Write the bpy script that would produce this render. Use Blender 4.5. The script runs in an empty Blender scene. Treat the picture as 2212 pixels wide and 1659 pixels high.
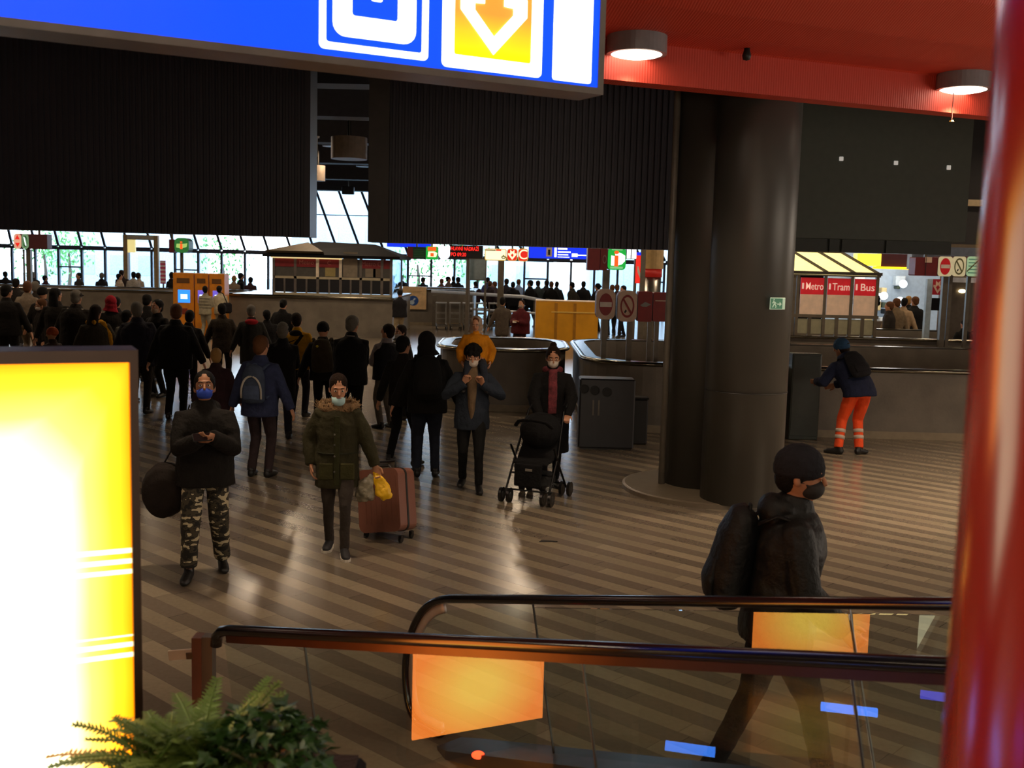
import bpy, bmesh, math, random
from mathutils import Vector, Matrix, Euler
random.seed(7)
C = bpy.context.scene.collection
SC = bpy.context.scene
PI = math.pi
R = math.radians

# ------------------------------------------------------------------ camera
F = 2300.0                      # focal length in pixels of the 2212 x 1659 frame
EYE = 2.65
PITCH = math.atan((829.5 - 568.0) / F)
ROLL = 0.026
CAM_M = Matrix.Rotation(PI / 2 - PITCH, 4, 'X') @ Matrix.Rotation(ROLL, 4, 'Z')
cd = bpy.data.cameras.new('camera')
cam = bpy.data.objects.new('camera', cd)
C.objects.link(cam)
cam.matrix_world = Matrix.Translation((0, 0, EYE)) @ CAM_M
cd.sensor_width = 36.0
cd.lens = F * 36.0 / 2212.0
cd.clip_start = 0.05
cd.clip_end = 400
cd.dof.use_dof = True
cd.dof.focus_distance = 11.0
cd.dof.aperture_fstop = 4.5
SC.camera = cam

# ------------------------------------------------------------------ world, exposure
wd = bpy.data.worlds.new('daylight')
SC.world = wd
wd.use_nodes = True
wn = wd.node_tree
wn.nodes.clear()
wo = wn.nodes.new('ShaderNodeOutputWorld')
wb = wn.nodes.new('ShaderNodeBackground')
wg = wn.nodes.new('ShaderNodeTexCoord')
wsep = wn.nodes.new('ShaderNodeSeparateXYZ')
wr = wn.nodes.new('ShaderNodeValToRGB')
wr.color_ramp.elements[0].position = 0.0
wr.color_ramp.elements[0].color = (0.80, 0.90, 1.0, 1)
wr.color_ramp.elements[1].position = 0.6
wr.color_ramp.elements[1].color = (0.55, 0.75, 1.0, 1)
wn.links.new(wg.outputs['Generated'], wsep.inputs[0])
wn.links.new(wsep.outputs['Z'], wr.inputs[0])
wn.links.new(wr.outputs[0], wb.inputs[0])
wb.inputs[1].default_value = 9.0
wn.links.new(wb.outputs[0], wo.inputs[0])
SC.view_settings.view_transform = 'Standard'
SC.view_settings.look = 'None'
SC.view_settings.gamma = 1.0
SC.view_settings.use_curve_mapping = False
SC.view_settings.exposure = 0.0
SC.cycles.use_denoising = True
SC.cycles.max_bounces = 8
SC.cycles.transparent_max_bounces = 16
SC.cycles.caustics_reflective = False
SC.cycles.caustics_refractive = False
SC.cycles.sample_clamp_indirect = 4.0


def ray(px, py):
    d = Vector(((px - 1106.0) / F, -(py - 829.5) / F, -1.0))
    return (CAM_M.to_3x3() @ d).normalized()


def at(px, py, Y):
    d = ray(px, py)
    return Vector((0, 0, EYE)) + d * (Y / d.y)


def atz(px, py, z=0.0):
    d = ray(px, py)
    return Vector((0, 0, EYE)) + d * ((z - EYE) / d.z)


def onplane(px, py, P, n):
    d = ray(px, py)
    o = Vector((0, 0, EYE))
    return o + d * ((P - o).dot(n) / d.dot(n))


# ------------------------------------------------------------------ materials
def lin(c):
    if isinstance(c, str):
        c = c.lstrip('#')
        c = [int(c[i:i + 2], 16) / 255 for i in (0, 2, 4)]
        c = [x / 12.92 if x <= 0.04045 else ((x + 0.055) / 1.055) ** 2.4 for x in c]
    return (c[0], c[1], c[2], 1.0)


MATS = {}


def mat(name, col, rough=0.6, metal=0.0, bump=0.0, bscale=60.0, var=0.12, vscale=8.0, emit=None, estr=0.0, coat=0.0, spec=0.5):
    if name in MATS:
        return MATS[name]
    m = bpy.data.materials.new(name)
    m.use_nodes = True
    nt = m.node_tree
    b = nt.nodes['Principled BSDF']
    b.inputs['Roughness'].default_value = rough
    b.inputs['Metallic'].default_value = metal
    b.inputs['Specular IOR Level'].default_value = spec
    if coat:
        b.inputs['Coat Weight'].default_value = coat
        b.inputs['Coat Roughness'].default_value = 0.15
    c = lin(col)
    tc = nt.nodes.new('ShaderNodeTexCoord')
    nz = nt.nodes.new('ShaderNodeTexNoise')
    nz.inputs['Scale'].default_value = vscale
    nz.inputs['Detail'].default_value = 4
    nt.links.new(tc.outputs['Object'], nz.inputs['Vector'])
    rp = nt.nodes.new('ShaderNodeValToRGB')
    rp.color_ramp.elements[0].position = 0.3
    rp.color_ramp.elements[1].position = 0.7
    rp.color_ramp.elements[0].color = tuple(x * (1 - var) for x in c[:3]) + (1,)
    rp.color_ramp.elements[1].color = tuple(min(1, x * (1 + var)) for x in c[:3]) + (1,)
    nt.links.new(nz.outputs['Fac'], rp.inputs[0])
    nt.links.new(rp.outputs[0], b.inputs['Base Color'])
    if bump:
        n2 = nt.nodes.new('ShaderNodeTexNoise')
        n2.inputs['Scale'].default_value = bscale
        n2.inputs['Detail'].default_value = 5
        nt.links.new(tc.outputs['Object'], n2.inputs['Vector'])
        bp = nt.nodes.new('ShaderNodeBump')
        bp.inputs['Strength'].default_value = bump
        bp.inputs['Distance'].default_value = 0.02
        nt.links.new(n2.outputs['Fac'], bp.inputs['Height'])
        nt.links.new(bp.outputs[0], b.inputs['Normal'])
    if emit is not None:
        b.inputs['Emission Color'].default_value = lin(emit)
        b.inputs['Emission Strength'].default_value = estr
    MATS[name] = m
    return m


def cloth(col, rough=0.9):
    return mat('cloth_' + str(col).strip('#') + ('' if rough == 0.9 else '_%d' % int(rough * 100)), col, rough, bump=0.5, bscale=35, var=0.18, vscale=14, spec=0.25)


def glow(name, col, s):
    return mat('glow_' + name, col, 0.4, emit=col, estr=s, var=0.03)


STEEL = mat('brushed_steel', '#8d8a84', 0.28, 1.0, bump=0.05, bscale=120)
DSTEEL = mat('dark_steel', '#4a4744', 0.3, 1.0)
BLACKRUB = mat('black_rubber', '#0b0b0c', 0.32, coat=0.35)
BLACKPL = mat('black_plastic', '#101012', 0.45)
WHITEP = mat('white_paint', '#d8d4cc', 0.5)
SKIN = mat('skin_light', '#b98465', 0.55, var=0.1, vscale=25)
SKIN2 = mat('skin_tan', '#9a6a4c', 0.55, var=0.1, vscale=25)
STONE = mat('parapet_stone', '#6f675c', 0.5, bump=0.15, bscale=25, var=0.2, vscale=2.2)
PIPE = mat('rail_bronze_steel', '#7d776a', 0.18, 1.0, var=0.1)
GREYPAINT = mat('grey_paint', '#57544f', 0.5)
DARKWALL = mat('dark_corrugated_metal', '#33323c', 0.45, 0.0, var=0.1, vscale=1.5)


def glass_mat(name, tint=(0.93, 0.97, 0.95), ior=1.5, rough=0.0, gain=1.0):
    m = bpy.data.materials.new(name)
    m.use_nodes = True
    nt = m.node_tree
    nt.nodes.clear()
    out = nt.nodes.new('ShaderNodeOutputMaterial')
    mix = nt.nodes.new('ShaderNodeMixShader')
    tr = nt.nodes.new('ShaderNodeBsdfTransparent')
    tr.inputs[0].default_value = (*tint, 1)
    gl = nt.nodes.new('ShaderNodeBsdfGlossy')
    gl.inputs['Roughness'].default_value = rough
    fr = nt.nodes.new('ShaderNodeFresnel')
    fr.inputs[0].default_value = ior
    mu = nt.nodes.new('ShaderNodeMath')
    mu.operation = 'MULTIPLY'
    mu.inputs[1].default_value = gain
    mu.use_clamp = True
    geo = nt.nodes.new('ShaderNodeNewGeometry')
    inv = nt.nodes.new('ShaderNodeMath')
    inv.operation = 'SUBTRACT'
    inv.inputs[0].default_value = 1.0
    nt.links.new(geo.outputs['Backfacing'], inv.inputs[1])
    m2 = nt.nodes.new('ShaderNodeMath')
    m2.operation = 'MULTIPLY'
    nt.links.new(fr.outputs[0], m2.inputs[0])
    nt.links.new(inv.outputs[0], m2.inputs[1])
    nt.links.new(m2.outputs[0], mu.inputs[0])
    nt.links.new(mu.outputs[0], mix.inputs[0])
    nt.links.new(tr.outputs[0], mix.inputs[1])
    nt.links.new(gl.outputs[0], mix.inputs[2])
    nt.links.new(mix.outputs[0], out.inputs[0])
    return m


GLASS = glass_mat('balustrade_glass', gain=2.3)
WINGLASS = glass_mat('facade_glass', (0.86, 0.93, 0.97))

# ------------------------------------------------------------------ mesh builder


class MB:
    def __init__(self):
        self.v = []
        self.f = []
        self.mi = []
        self.cur = 0

    def add(self, vs, fs):
        b = len(self.v)
        self.v += [Vector(p) for p in vs]
        self.f += [tuple(b + i for i in f) for f in fs]
        self.mi += [self.cur] * len(fs)
        return self

    def box(self, c, s, rot=None, bev=0.0):
        c = Vector(c)
        hx, hy, hz = s[0] / 2, s[1] / 2, s[2] / 2
        if bev > 0:
            b = min(bev, hx * .99, hy * .99, hz * .99)
            pts = []
            for sx in (-1, 1):
                for sy in (-1, 1):
                    for sz in (-1, 1):
                        pts += [(sx * (hx - b), sy * (hy - b), sz * hz), (sx * (hx - b), sy * hy, sz * (hz - b)), (sx * hx, sy * (hy - b), sz * (hz - b))]
            bm = bmesh.new()
            for p in pts:
                bm.verts.new(p)
            bmesh.ops.convex_hull(bm, input=bm.verts)
            bm.verts.index_update()
            vs = [v.co.copy() for v in bm.verts]
            fs = [[v.index for v in f.verts] for f in bm.faces]
            bm.free()
        else:
            vs = [Vector((sx * hx, sy * hy, sz * hz)) for sx in (-1, 1) for sy in (-1, 1) for sz in (-1, 1)]
            fs = [(0, 1, 3, 2), (4, 6, 7, 5), (0, 4, 5, 1), (2, 3, 7, 6), (0, 2, 6, 4), (1, 5, 7, 3)]
        if rot is not None:
            vs = [rot @ v for v in vs]
        return self.add([v + c for v in vs], fs)

    def mm(self, lo, hi, bev=0.0):
        lo, hi = Vector(lo), Vector(hi)
        return self.box((lo + hi) / 2, hi - lo, None, bev)

    def bar(self, a, b, w, t=None, up=(0, 0, 1)):
        a, b = Vector(a), Vector(b)
        t = t or w
        d = (b - a)
        L = d.length
        d.normalize()
        s = d.cross(Vector(up))
        if s.length < 1e-4:
            s = d.cross(Vector((1, 0, 0)))
        s.normalize()
        u = s.cross(d)
        m = Matrix((s, d, u)).transposed()
        return self.box((a + b) / 2, (w, L, t), m)

    def tube(self, pts, rad, seg=10, ref=None, caps=True, closed=False):
        pts = [Vector(p) for p in pts]
        n = len(pts)
        if not isinstance(rad, list):
            rad = [rad] * n
        vs, fs = [], []
        prev = None
        for i, p in enumerate(pts):
            if closed:
                t = pts[(i + 1) % n] - pts[i - 1]
            else:
                t = pts[min(i + 1, n - 1)] - pts[max(i - 1, 0)]
            if t.length < 1e-9:
                t = Vector((0, 0, 1))
            t.normalize()
            if ref is not None:
                s = Vector(ref)
            elif prev is not None:
                s = prev
            else:
                s = Vector((1, 0, 0)) if abs(t.x) < 0.9 else Vector((0, 1, 0))
            s = s - t * s.dot(t)
            if s.length < 1e-6:
                s = t.orthogonal()
            s.normalize()
            prev = s
            u = t.cross(s)
            r = rad[i]
            rx, ry = r if isinstance(r, (list, tuple)) else (r, r)
            for k in range(seg):
                a = 2 * PI * k / seg
                vs.append(p + s * (rx * math.cos(a)) + u * (ry * math.sin(a)))
        m = n if closed else n - 1
        for i in range(m):
            j = (i + 1) % n
            for k in range(seg):
                k2 = (k + 1) % seg
                fs.append((i * seg + k, i * seg + k2, j * seg + k2, j * seg + k))
        if caps and not closed:
            fs.append(tuple(range(seg - 1, -1, -1)))
            fs.append(tuple((n - 1) * seg + k for k in range(seg)))
        return self.add(vs, fs)

    def ell(self, c, r, seg=12, rings=8, rot=None):
        c = Vector(c)
        vs, fs = [], []
        for i in range(1, rings):
            th = PI * i / rings
            for k in range(seg):
                a = 2 * PI * k / seg
                vs.append(Vector((r[0] * math.sin(th) * math.cos(a), r[1] * math.sin(th) * math.sin(a), r[2] * math.cos(th))))
        vs.append(Vector((0, 0, r[2])))
        vs.append(Vector((0, 0, -r[2])))
        T, B = len(vs) - 2, len(vs) - 1
        for i in range(rings - 2):
            for k in range(seg):
                k2 = (k + 1) % seg
                fs.append((i * seg + k, (i + 1) * seg + k, (i + 1) * seg + k2, i * seg + k2))
        for k in range(seg):
            k2 = (k + 1) % seg
            fs.append((T, k, k2))
            fs.append((B, (rings - 2) * seg + k2, (rings - 2) * seg + k))
        if rot is not None:
            vs = [rot @ v for v in vs]
        return self.add([v + c for v in vs], fs)

    def lathe(self, prof, c=(0, 0, 0), seg=32):
        c = Vector(c)
        vs, fs = [], []
        n = len(prof)
        for r, z in prof:
            for k in range(seg):
                a = 2 * PI * k / seg
                vs.append(c + Vector((r * math.cos(a), r * math.sin(a), z)))
        for i in range(n - 1):
            for k in range(seg):
                k2 = (k + 1) % seg
                fs.append((i * seg + k, i * seg + k2, (i + 1) * seg + k2, (i + 1) * seg + k))
        if prof[0][0] > 1e-6:
            fs.append(tuple(range(seg - 1, -1, -1)))
        if prof[-1][0] > 1e-6:
            fs.append(tuple((n - 1) * seg + k for k in range(seg)))
        return self.add(vs, fs)

    def prism(self, poly, o, u, v, depth):
        """2-D polygon (in u, v from o) extruded by depth along u x v."""
        o, u, v = Vector(o), Vector(u), Vector(v)
        w = u.cross(v).normalized() * depth
        n = len(poly)
        vs = [o + u * a + v * b for a, b in poly] + [o + u * a + v * b + w for a, b in poly]
        fs = [tuple(range(n - 1, -1, -1)), tuple(range(n, 2 * n))]
        for i in range(n):
            j = (i + 1) % n
            fs.append((i, j, n + j, n + i))
        return self.add(vs, fs)

    def sheet(self, rows, closed=False):
        """grid of points"""
        n, m = len(rows), len(rows[0])
        vs = [p for r_ in rows for p in r_]
        fs = []
        for i in range(n - 1):
            for k in range(m if closed else m - 1):
                k2 = (k + 1) % m
                fs.append((i * m + k, i * m + k2, (i + 1) * m + k2, (i + 1) * m + k))
        return self.add(vs, fs)

    def build(self, name, m, parent=None, smooth=False, rm=0.0, sm=0, disp=0.0, dscale=0.12, recalc=True, thick=0.0):
        me = bpy.data.meshes.new(name)
        me.from_pydata([tuple(p) for p in self.v], [], self.f)
        ms = m if isinstance(m, (list, tuple)) else [m]
        for x in ms:
            me.materials.append(x)
        if len(ms) > 1:
            me.polygons.foreach_set('material_index', self.mi)
        if recalc:
            bm = bmesh.new()
            bm.from_mesh(me)
            bmesh.ops.recalc_face_normals(bm, faces=bm.faces)
            bm.to_mesh(me)
            bm.free()
        if smooth:
            me.polygons.foreach_set('use_smooth', [True] * len(me.polygons))
        me.update()
        o = bpy.data.objects.new(name, me)
        C.objects.link(o)
        if parent is not None:
            o.parent = parent
        if thick:
            s = o.modifiers.new('t', 'SOLIDIFY')
            s.thickness = thick
            s.offset = 0
        if rm:
            r_ = o.modifiers.new('r', 'REMESH')
            r_.mode = 'VOXEL'
            r_.voxel_size = rm
            r_.use_smooth_shade = True
        if sm:
            s = o.modifiers.new('s', 'SMOOTH')
            s.factor = 0.5
            s.iterations = sm
        if disp:
            t = bpy.data.textures.get('folds%d' % int(dscale * 1000))
            if t is None:
                t = bpy.data.textures.new('folds%d' % int(dscale * 1000), 'CLOUDS')
                t.noise_scale = dscale
                t.noise_depth = 2
            s = o.modifiers.new('d', 'DISPLACE')
            s.texture = t
            s.strength = disp
            s.mid_level = 0.5
            s.texture_coords = 'LOCAL'
        return o


def tag(o, label, cat, group=None, kind=None):
    if label:
        o['label'] = label
    if cat:
        o['category'] = cat
    if group:
        o['group'] = group
    if kind:
        o['kind'] = kind
    return o


def thing(name, label, cat, loc=(0, 0, 0), rz=0.0, group=None):
    o = bpy.data.objects.new(name, None)
    o.empty_display_size = 0.2
    C.objects.link(o)
    o.location = loc
    o.rotation_euler = (0, 0, rz)
    return tag(o, label, cat, group)


def struct(name, mb, m, **k):
    o = mb.build(name, m, **k)
    o['kind'] = 'structure'
    return o


def text(name, body, size, loc, rot, m, parent=None, ext=0.002, align='CENTER', sx=1.0, bold=0.0):
    cu = bpy.data.curves.new(name, 'FONT')
    cu.body = body
    cu.size = size
    cu.extrude = ext
    cu.offset = bold
    cu.align_x = align
    cu.align_y = 'CENTER'
    t = bpy.data.objects.new(name, cu)
    C.objects.link(t)
    t.location = loc
    t.rotation_euler = rot
    t.scale = (sx, 1, 1)
    bpy.context.view_layer.update()
    me = bpy.data.meshes.new_from_object(t.evaluated_get(bpy.context.evaluated_depsgraph_get()))
    bpy.data.objects.remove(t)
    o = bpy.data.objects.new(name, me)
    me.materials.clear()
    me.materials.append(m)
    C.objects.link(o)
    o.location = loc
    o.rotation_euler = rot
    o.scale = (sx, 1, 1)
    if parent is not None:
        o.parent = parent
    return o


def rrect(w, h, r, n=5, c=(0, 0)):
    r = min(r, w / 2 - 1e-4, h / 2 - 1e-4)
    out = []
    for cx, cy, a0 in ((w / 2 - r, h / 2 - r, 0), (-w / 2 + r, h / 2 - r, 90), (-w / 2 + r, -h / 2 + r, 180), (w / 2 - r, -h / 2 + r, 270)):
        for i in range(n + 1):
            a = R(a0 + 90 * i / n)
            out.append((c[0] + cx + r * math.cos(a), c[1] + cy + r * math.sin(a)))
    return out


def lamp(name, loc, power, col, size=0.2, spot=None, blend=0.6, rot=(0, 0, 0)):
    l = bpy.data.lights.new(name, 'SPOT' if spot else 'POINT')
    l.energy = power
    l.color = col
    l.shadow_soft_size = size
    if spot:
        l.spot_size = R(spot)
        l.spot_blend = blend
    o = bpy.data.objects.new(name, l)
    C.objects.link(o)
    o.location = loc
    o.rotation_euler = rot
    return o


WARM = (1.0, 0.76, 0.52)

# ================================================================== the setting
def wpart(root, name, mb, m, **k):
    """a part given in world coordinates (root unrotated)"""
    L = Vector(root.location)
    mb.v = [p - L for p in mb.v]
    return mb.build(name, m, root, **k)


def subpart(root, par, name, mb, m, **k):
    L = Vector(root.location)
    mb.v = [p - L for p in mb.v]
    return mb.build(name, m, par, **k)


# floor: polished stone, bands of two greys laid on the diagonal
fm = bpy.data.materials.new('striped_stone_floor')
fm.use_nodes = True
nt = fm.node_tree
N, Lk = nt.nodes, nt.links
bs = N['Principled BSDF']


def math_node(op, a=None, b=None):
    n = N.new('ShaderNodeMath')
    n.operation = op
    for i, x in enumerate((a, b)):
        if x is None:
            continue
        if isinstance(x, (int, float)):
            n.inputs[i].default_value = x
        else:
            Lk.new(x, n.inputs[i])
    return n.outputs[0]


tcf = N.new('ShaderNodeTexCoord')
mp = N.new('ShaderNodeMapping')
mp.inputs['Rotation'].default_value = (0, 0, R(-47.5 + 90) * 1.0)
Lk.new(tcf.outputs['Object'], mp.inputs[0])
sp = N.new('ShaderNodeSeparateXYZ')
Lk.new(mp.outputs[0], sp.inputs[0])
u_, v_ = sp.outputs['X'], sp.outputs['Y']          # u along the bands, v across
BAND = 0.156
row = math_node('FLOOR', math_node('DIVIDE', v_, BAND))
par_ = math_node('MODULO', math_node('ADD', row, 1000.0), 2.0)
wn1 = N.new('ShaderNodeTexWhiteNoise')
wn1.noise_dimensions = '1D'
Lk.new(row, wn1.inputs['W'])
off = math_node('MULTIPLY', wn1.outputs['Value'], 0.8)
tile = math_node('FLOOR', math_node('DIVIDE', math_node('ADD', u_, off), 0.9))
cmb = N.new('ShaderNodeCombineXYZ')
Lk.new(row, cmb.inputs[0])
Lk.new(tile, cmb.inputs[1])
wn2 = N.new('ShaderNodeTexWhiteNoise')
wn2.noise_dimensions = '2D'
Lk.new(cmb.outputs[0], wn2.inputs['Vector'])
nzf = N.new('ShaderNodeTexNoise')
nzf.inputs['Scale'].default_value = 30
nzf.inputs['Detail'].default_value = 6
Lk.new(tcf.outputs['Object'], nzf.inputs['Vector'])
big = N.new('ShaderNodeTexNoise')
big.inputs['Scale'].default_value = 0.5
big.inputs['Detail'].default_value = 3
Lk.new(tcf.outputs['Object'], big.inputs['Vector'])
mxf = N.new('ShaderNodeMix')
mxf.data_type = 'RGBA'
mxf.inputs['A'].default_value = lin('#8f826f')
mxf.inputs['B'].default_value = lin('#71665a')
Lk.new(par_, mxf.inputs['Factor'])
k1 = math_node('ADD', math_node('MULTIPLY', wn2.outputs['Value'], 0.26), 0.78)
k2 = math_node('ADD', math_node('MULTIPLY', nzf.outputs['Fac'], 0.3), 0.85)
k3 = math_node('ADD', math_node('MULTIPLY', big.outputs['Fac'], 0.3), 0.85)
kk = math_node('MULTIPLY', math_node('MULTIPLY', k1, k2), k3)
fu = math_node('FRACT', math_node('DIVIDE', math_node('ADD', u_, off), 0.9))
fv = math_node('FRACT', math_node('DIVIDE', v_, BAND))
gj = math_node('MINIMUM', math_node('GREATER_THAN', fu, 0.006), math_node('GREATER_THAN', fv, 0.016))
gk = math_node('ADD', math_node('MULTIPLY', gj, 0.35), 0.65)
kk = math_node('MULTIPLY', kk, gk)
vm = N.new('ShaderNodeVectorMath')
vm.operation = 'SCALE'
Lk.new(mxf.outputs['Result'], vm.inputs[0])
Lk.new(kk, vm.inputs['Scale'])
Lk.new(vm.outputs[0], bs.inputs['Base Color'])
rg = math_node('ADD', math_node('MULTIPLY', nzf.outputs['Fac'], 0.10), 0.155)
Lk.new(rg, bs.inputs['Roughness'])
bs.inputs['Specular IOR Level'].default_value = 0.5
bpf = N.new('ShaderNodeBump')
bpf.inputs['Strength'].default_value = 0.12
bpf.inputs['Distance'].default_value = 0.01
tl = math_node('ADD', math_node('MULTIPLY', wn2.outputs['Value'], 0.25), math_node('MULTIPLY', nzf.outputs['Fac'], 0.15))
Lk.new(tl, bpf.inputs['Height'])
Lk.new(bpf.outputs[0], bs.inputs['Normal'])
struct('floor', MB().mm((-40, -9, -0.2), (40, 62, 0)), fm)

PAVE = mat('pavement_grey', '#8e9190', 0.8, bump=0.2)
struct('pavement', MB().mm((-90, 62, -0.25), (70, 130, -0.05)), PAVE)

# shell: side walls, back wall, ceiling
WPAINT = mat('wall_dark_paint', '#37353a', 0.7)
BEIGEW = mat('wall_beige_cladding', '#8a765d', 0.6)
CEILM = mat('ceiling_dark_grey', '#3b3c44', 0.7)
struct('wall_left', MB().mm((-40.3, -9, 0), (-40, 62, 7)), WPAINT)
struct('wall_right', MB().mm((40, -9, 0), (40.3, 62, 7)), WPAINT)
struct('wall_back', MB().mm((-40, -9.3, 0), (40, -9, 7)), WPAINT)
struct('wall_facade_east', MB().mm((10.6, 60, 0), (40, 60.4, 7)), WPAINT)
struct('wall_facade_west', MB().mm((-40, 60, 0), (-33.4, 60.4, 7)), WPAINT)
struct('ceiling', MB().mm((-40, -9, 6.9), (40, 64, 7.15)), CEILM)
for i, y in enumerate((22, 27, 33, 40, 48, 56)):
    struct('ceiling_beam', MB().mm((-33, y, 6.15), (33, y + 0.7, 6.9)), CEILM)

# glazed front: one bay after the other, upright pane below, raking pane above
FRAMEM = mat('facade_frame_grey', '#6a6772', 0.5)
x0f, step, zt, Yf = -33.4, 1.305, 2.88, 60.0
sk = Vector((-0.885, 1.0, 1.93)) * 2.1
n = 0
nb = 33
for i in range(nb):
    xa, xb = x0f + i * step, x0f + (i + 1) * step
    n += 1
    b = MB()
    b.mm((xa - 0.06, Yf - 0.09, 0), (xa + 0.06, Yf + 0.09, zt))
    b.mm((xa + 0.06, Yf - 0.11, zt - 0.13), (xb - 0.06, Yf + 0.11, zt + 0.1))
    b.mm((xa + 0.06, Yf - 0.05, 0), (xb - 0.06, Yf + 0.05, 0.1))
    if i % 5 == 1:
        b.mm((xa + 0.06, Yf - 0.05, 1.75), (xb - 0.06, Yf + 0.05, 1.83))
    f = struct('window_%d' % n, b, FRAMEM)
    MB().mm((xa + 0.06, Yf - 0.01, 0.1), (xb - 0.06, Yf + 0.01, zt - 0.13)).build('pane', WINGLASS, f)
    n += 1
    b = MB()
    p = Vector((xa, Yf, zt + 0.1))
    b.bar(p, p + sk, 0.13, 0.16, up=(0, -1, 0.5))
    b.bar(p + sk * 0.52, p + sk * 0.52 + Vector((step, 0, 0)), 0.03, 0.05)
    f = struct('window_%d' % n, b, FRAMEM)
    q = Vector((step, 0, 0))
    MB().add([p, p + q, p + q + sk, p + sk], [(0, 1, 2, 3)]).build('pane', WINGLASS, f)
struct('facade_head_beam', MB().mm((-40, Yf + 1.95, 6.55), (40, Yf + 2.5, 6.95)), mat('facade_beam_dark', '#2c3440', 0.6))

# outside, seen through the glass: blocks of the street and trees
bld = [(-31, 86, 11, 6, 9, '#b9c2c9'), (-14, 92, 9, 7, 10, '#a7b3bd'), (-1, 88, 8, 6, 8.5, '#c2c6c8'), (11, 96, 9, 7, 11, '#aeb8bf')]
for i, (x, y, w, d, h, c) in enumerate(bld):
    t = thing('street_building', ['wide pale block across the street behind the parked queue', 'pale grey block beyond the glass behind the ticket machines',
              'pale block beyond the glass behind the metro kiosk', 'tall grey block beyond the glass under the blue signs'][i], 'building', (x, y, -0.05))
    MB().mm((-w / 2, -d / 2, 0), (w / 2, d / 2, h)).build('wall', mat('facade_render' + c, c, 0.8), t)
    MB().mm((-w / 2 - 0.2, -d / 2 - 0.2, h), (w / 2 + 0.2, d / 2 + 0.2, h + 0.3)).build('roof', mat('roof_grey', '#6c6f74', 0.7), t)
    for a in range(int(w // 2.2)):
        for bq in range(int(h // 2.6)):
            MB().mm((-w / 2 + 0.7 + a * 2.2, -d / 2 - 0.03, 1 + bq * 2.6), (-w / 2 + 1.7 + a * 2.2, -d / 2 + 0.02, 2.5 + bq * 2.6)).build('window', mat('pale_window', '#a9b6c0', 0.4), t)
LEAFM = mat('street_tree_leaf', '#5f9a4a', 0.7, var=0.3, vscale=3)
for i, (px, py, Y, s) in enumerate([(95, 545, 74, 2.3), (148, 540, 78, 2.0), (480, 560, 76, 2.2), (902, 570, 75, 2.4), (1010, 560, 80, 2.2)]):
    p = at(px, py, Y)
    t = thing('street_tree', ['slim street tree seen through the glass beside the maroon sign', 'second street tree through the glass beside the maroon sign', 'street tree through the glass above the ticket machines',
              'street tree through the glass beside the metro kiosk roof', 'street tree through the glass under the red text display'][i], 'tree', (p.x, Y, -0.05))
    MB().tube([(0, 0, 0), (0.1, 0, 1.2), (0, 0, p.z)], [0.16, 0.12, 0.07], 8).build('trunk', mat('bark', '#5b4a3a', 0.9), t)
    b = MB()
    for k in range(260):
        q = Vector((random.gauss(0, .45), random.gauss(0, .45), random.gauss(0, .4))) * s
        q.z += p.z
        e = Euler((random.random() * 6, random.random() * 6, random.random() * 6)).to_matrix()
        b.add([q + e @ Vector(c) for c in ((-.16, 0, 0), (0, -.08, .03), (.16, 0, 0), (0, .08, .03))], [(0, 1, 2, 3)])
    b.build('foliage', LEAFM, t, recalc=False)

# hanging dark ribbed walls with the slot between them
def ribbed(name, xa, xb, Y, z0, z1, pitch=0.09, amp=0.022):
    n = int((xb - xa) / pitch)
    pts = []
    for i in range(n):
        x = xa + i * pitch
        pts += [(x, 0), (x + pitch * .4, 0), (x + pitch * .5, amp), (x + pitch * .9, amp)]
    pts.append((xb, 0))
    rows = [[Vector((x, Y - y, z0)) for x, y in pts], [Vector((x, Y - y, z1)) for x, y in pts]]
    b = MB().sheet(rows)
    b.mm((xa, Y + 0.002, z0), (xb, Y + 0.5, z1))
    return struct(name, b, DARKWALL)


za = (at(0, 496, 16).z + at(660, 511, 16).z) / 2
ribbed('wall_hanging_west', -9.5, at(664, 400, 16).x, 16.0, za, 6.9)
zb = (at(850, 524, 16).z + at(1440, 540, 16).z) / 2
xr0 = at(797, 400, 16).x
ribbed('wall_hanging_middle', xr0 + 0.3, at(1475, 400, 16).x, 16.0, zb, 6.9)
struct('trim_1', MB().mm((xr0, 15.93, zb), (xr0 + 0.3, 16.5, 6.9)), mat('trim_grey_brown', '#3c3734', 0.5))
struct('trim_2', MB().mm((at(660, 400, 16).x, 15.96, za), (at(668, 400, 16).x + .02, 16.5, 6.9)), DARKWALL)
# slab on the other side of the columns, its recessed band below
GREENW = mat('wall_dark_green_grey', '#4b534d', 0.5, var=0.06)
xs0, xs1 = at(1640, 400, 19).x, at(2094, 400, 19).x
zs = (at(1720, 514, 19).z + at(2090, 522, 19).z) / 2
struct('wall_hanging_east', MB().mm((xs0, 19, zs), (xs1, 19.8, 6.9)), GREENW)
b = MB()
zs2 = (at(1720, 544, 19.5).z + at(2080, 550, 19.5).z) / 2
b.mm((xs0, 19.35, zs2), (xs1 - 0.1, 19.7, zs))
for px in (1794, 1821, 1917):
    x = at(px, 530, 19.3).x
    b.mm((x - .02, 19.3, zs2), (x + .02, 19.35, zs))
struct('trim_3', b, mat('trim_green_black', '#2b322d', 0.5))
for i, (px, py) in enumerate([(1817, 343), (1935, 352), (2049, 362)]):
    p = at(px, py, 18.99)
    o = MB().box((0, 0, 0), (0.075, 0.02, 0.075), None, 0.008).build('square_marker', mat('marker_white', '#e8e4dc', 0.4, emit='#e8e4dc', estr=0.35))
    o.location = (p.x, 18.98, p.z)
    tag(o, ['small white square on the dark green slab beside the column', 'middle small white square of three on the green slab', 'small white square on the green slab closest to the red post'][i], 'marker', 'white squares on the green slab')
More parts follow.
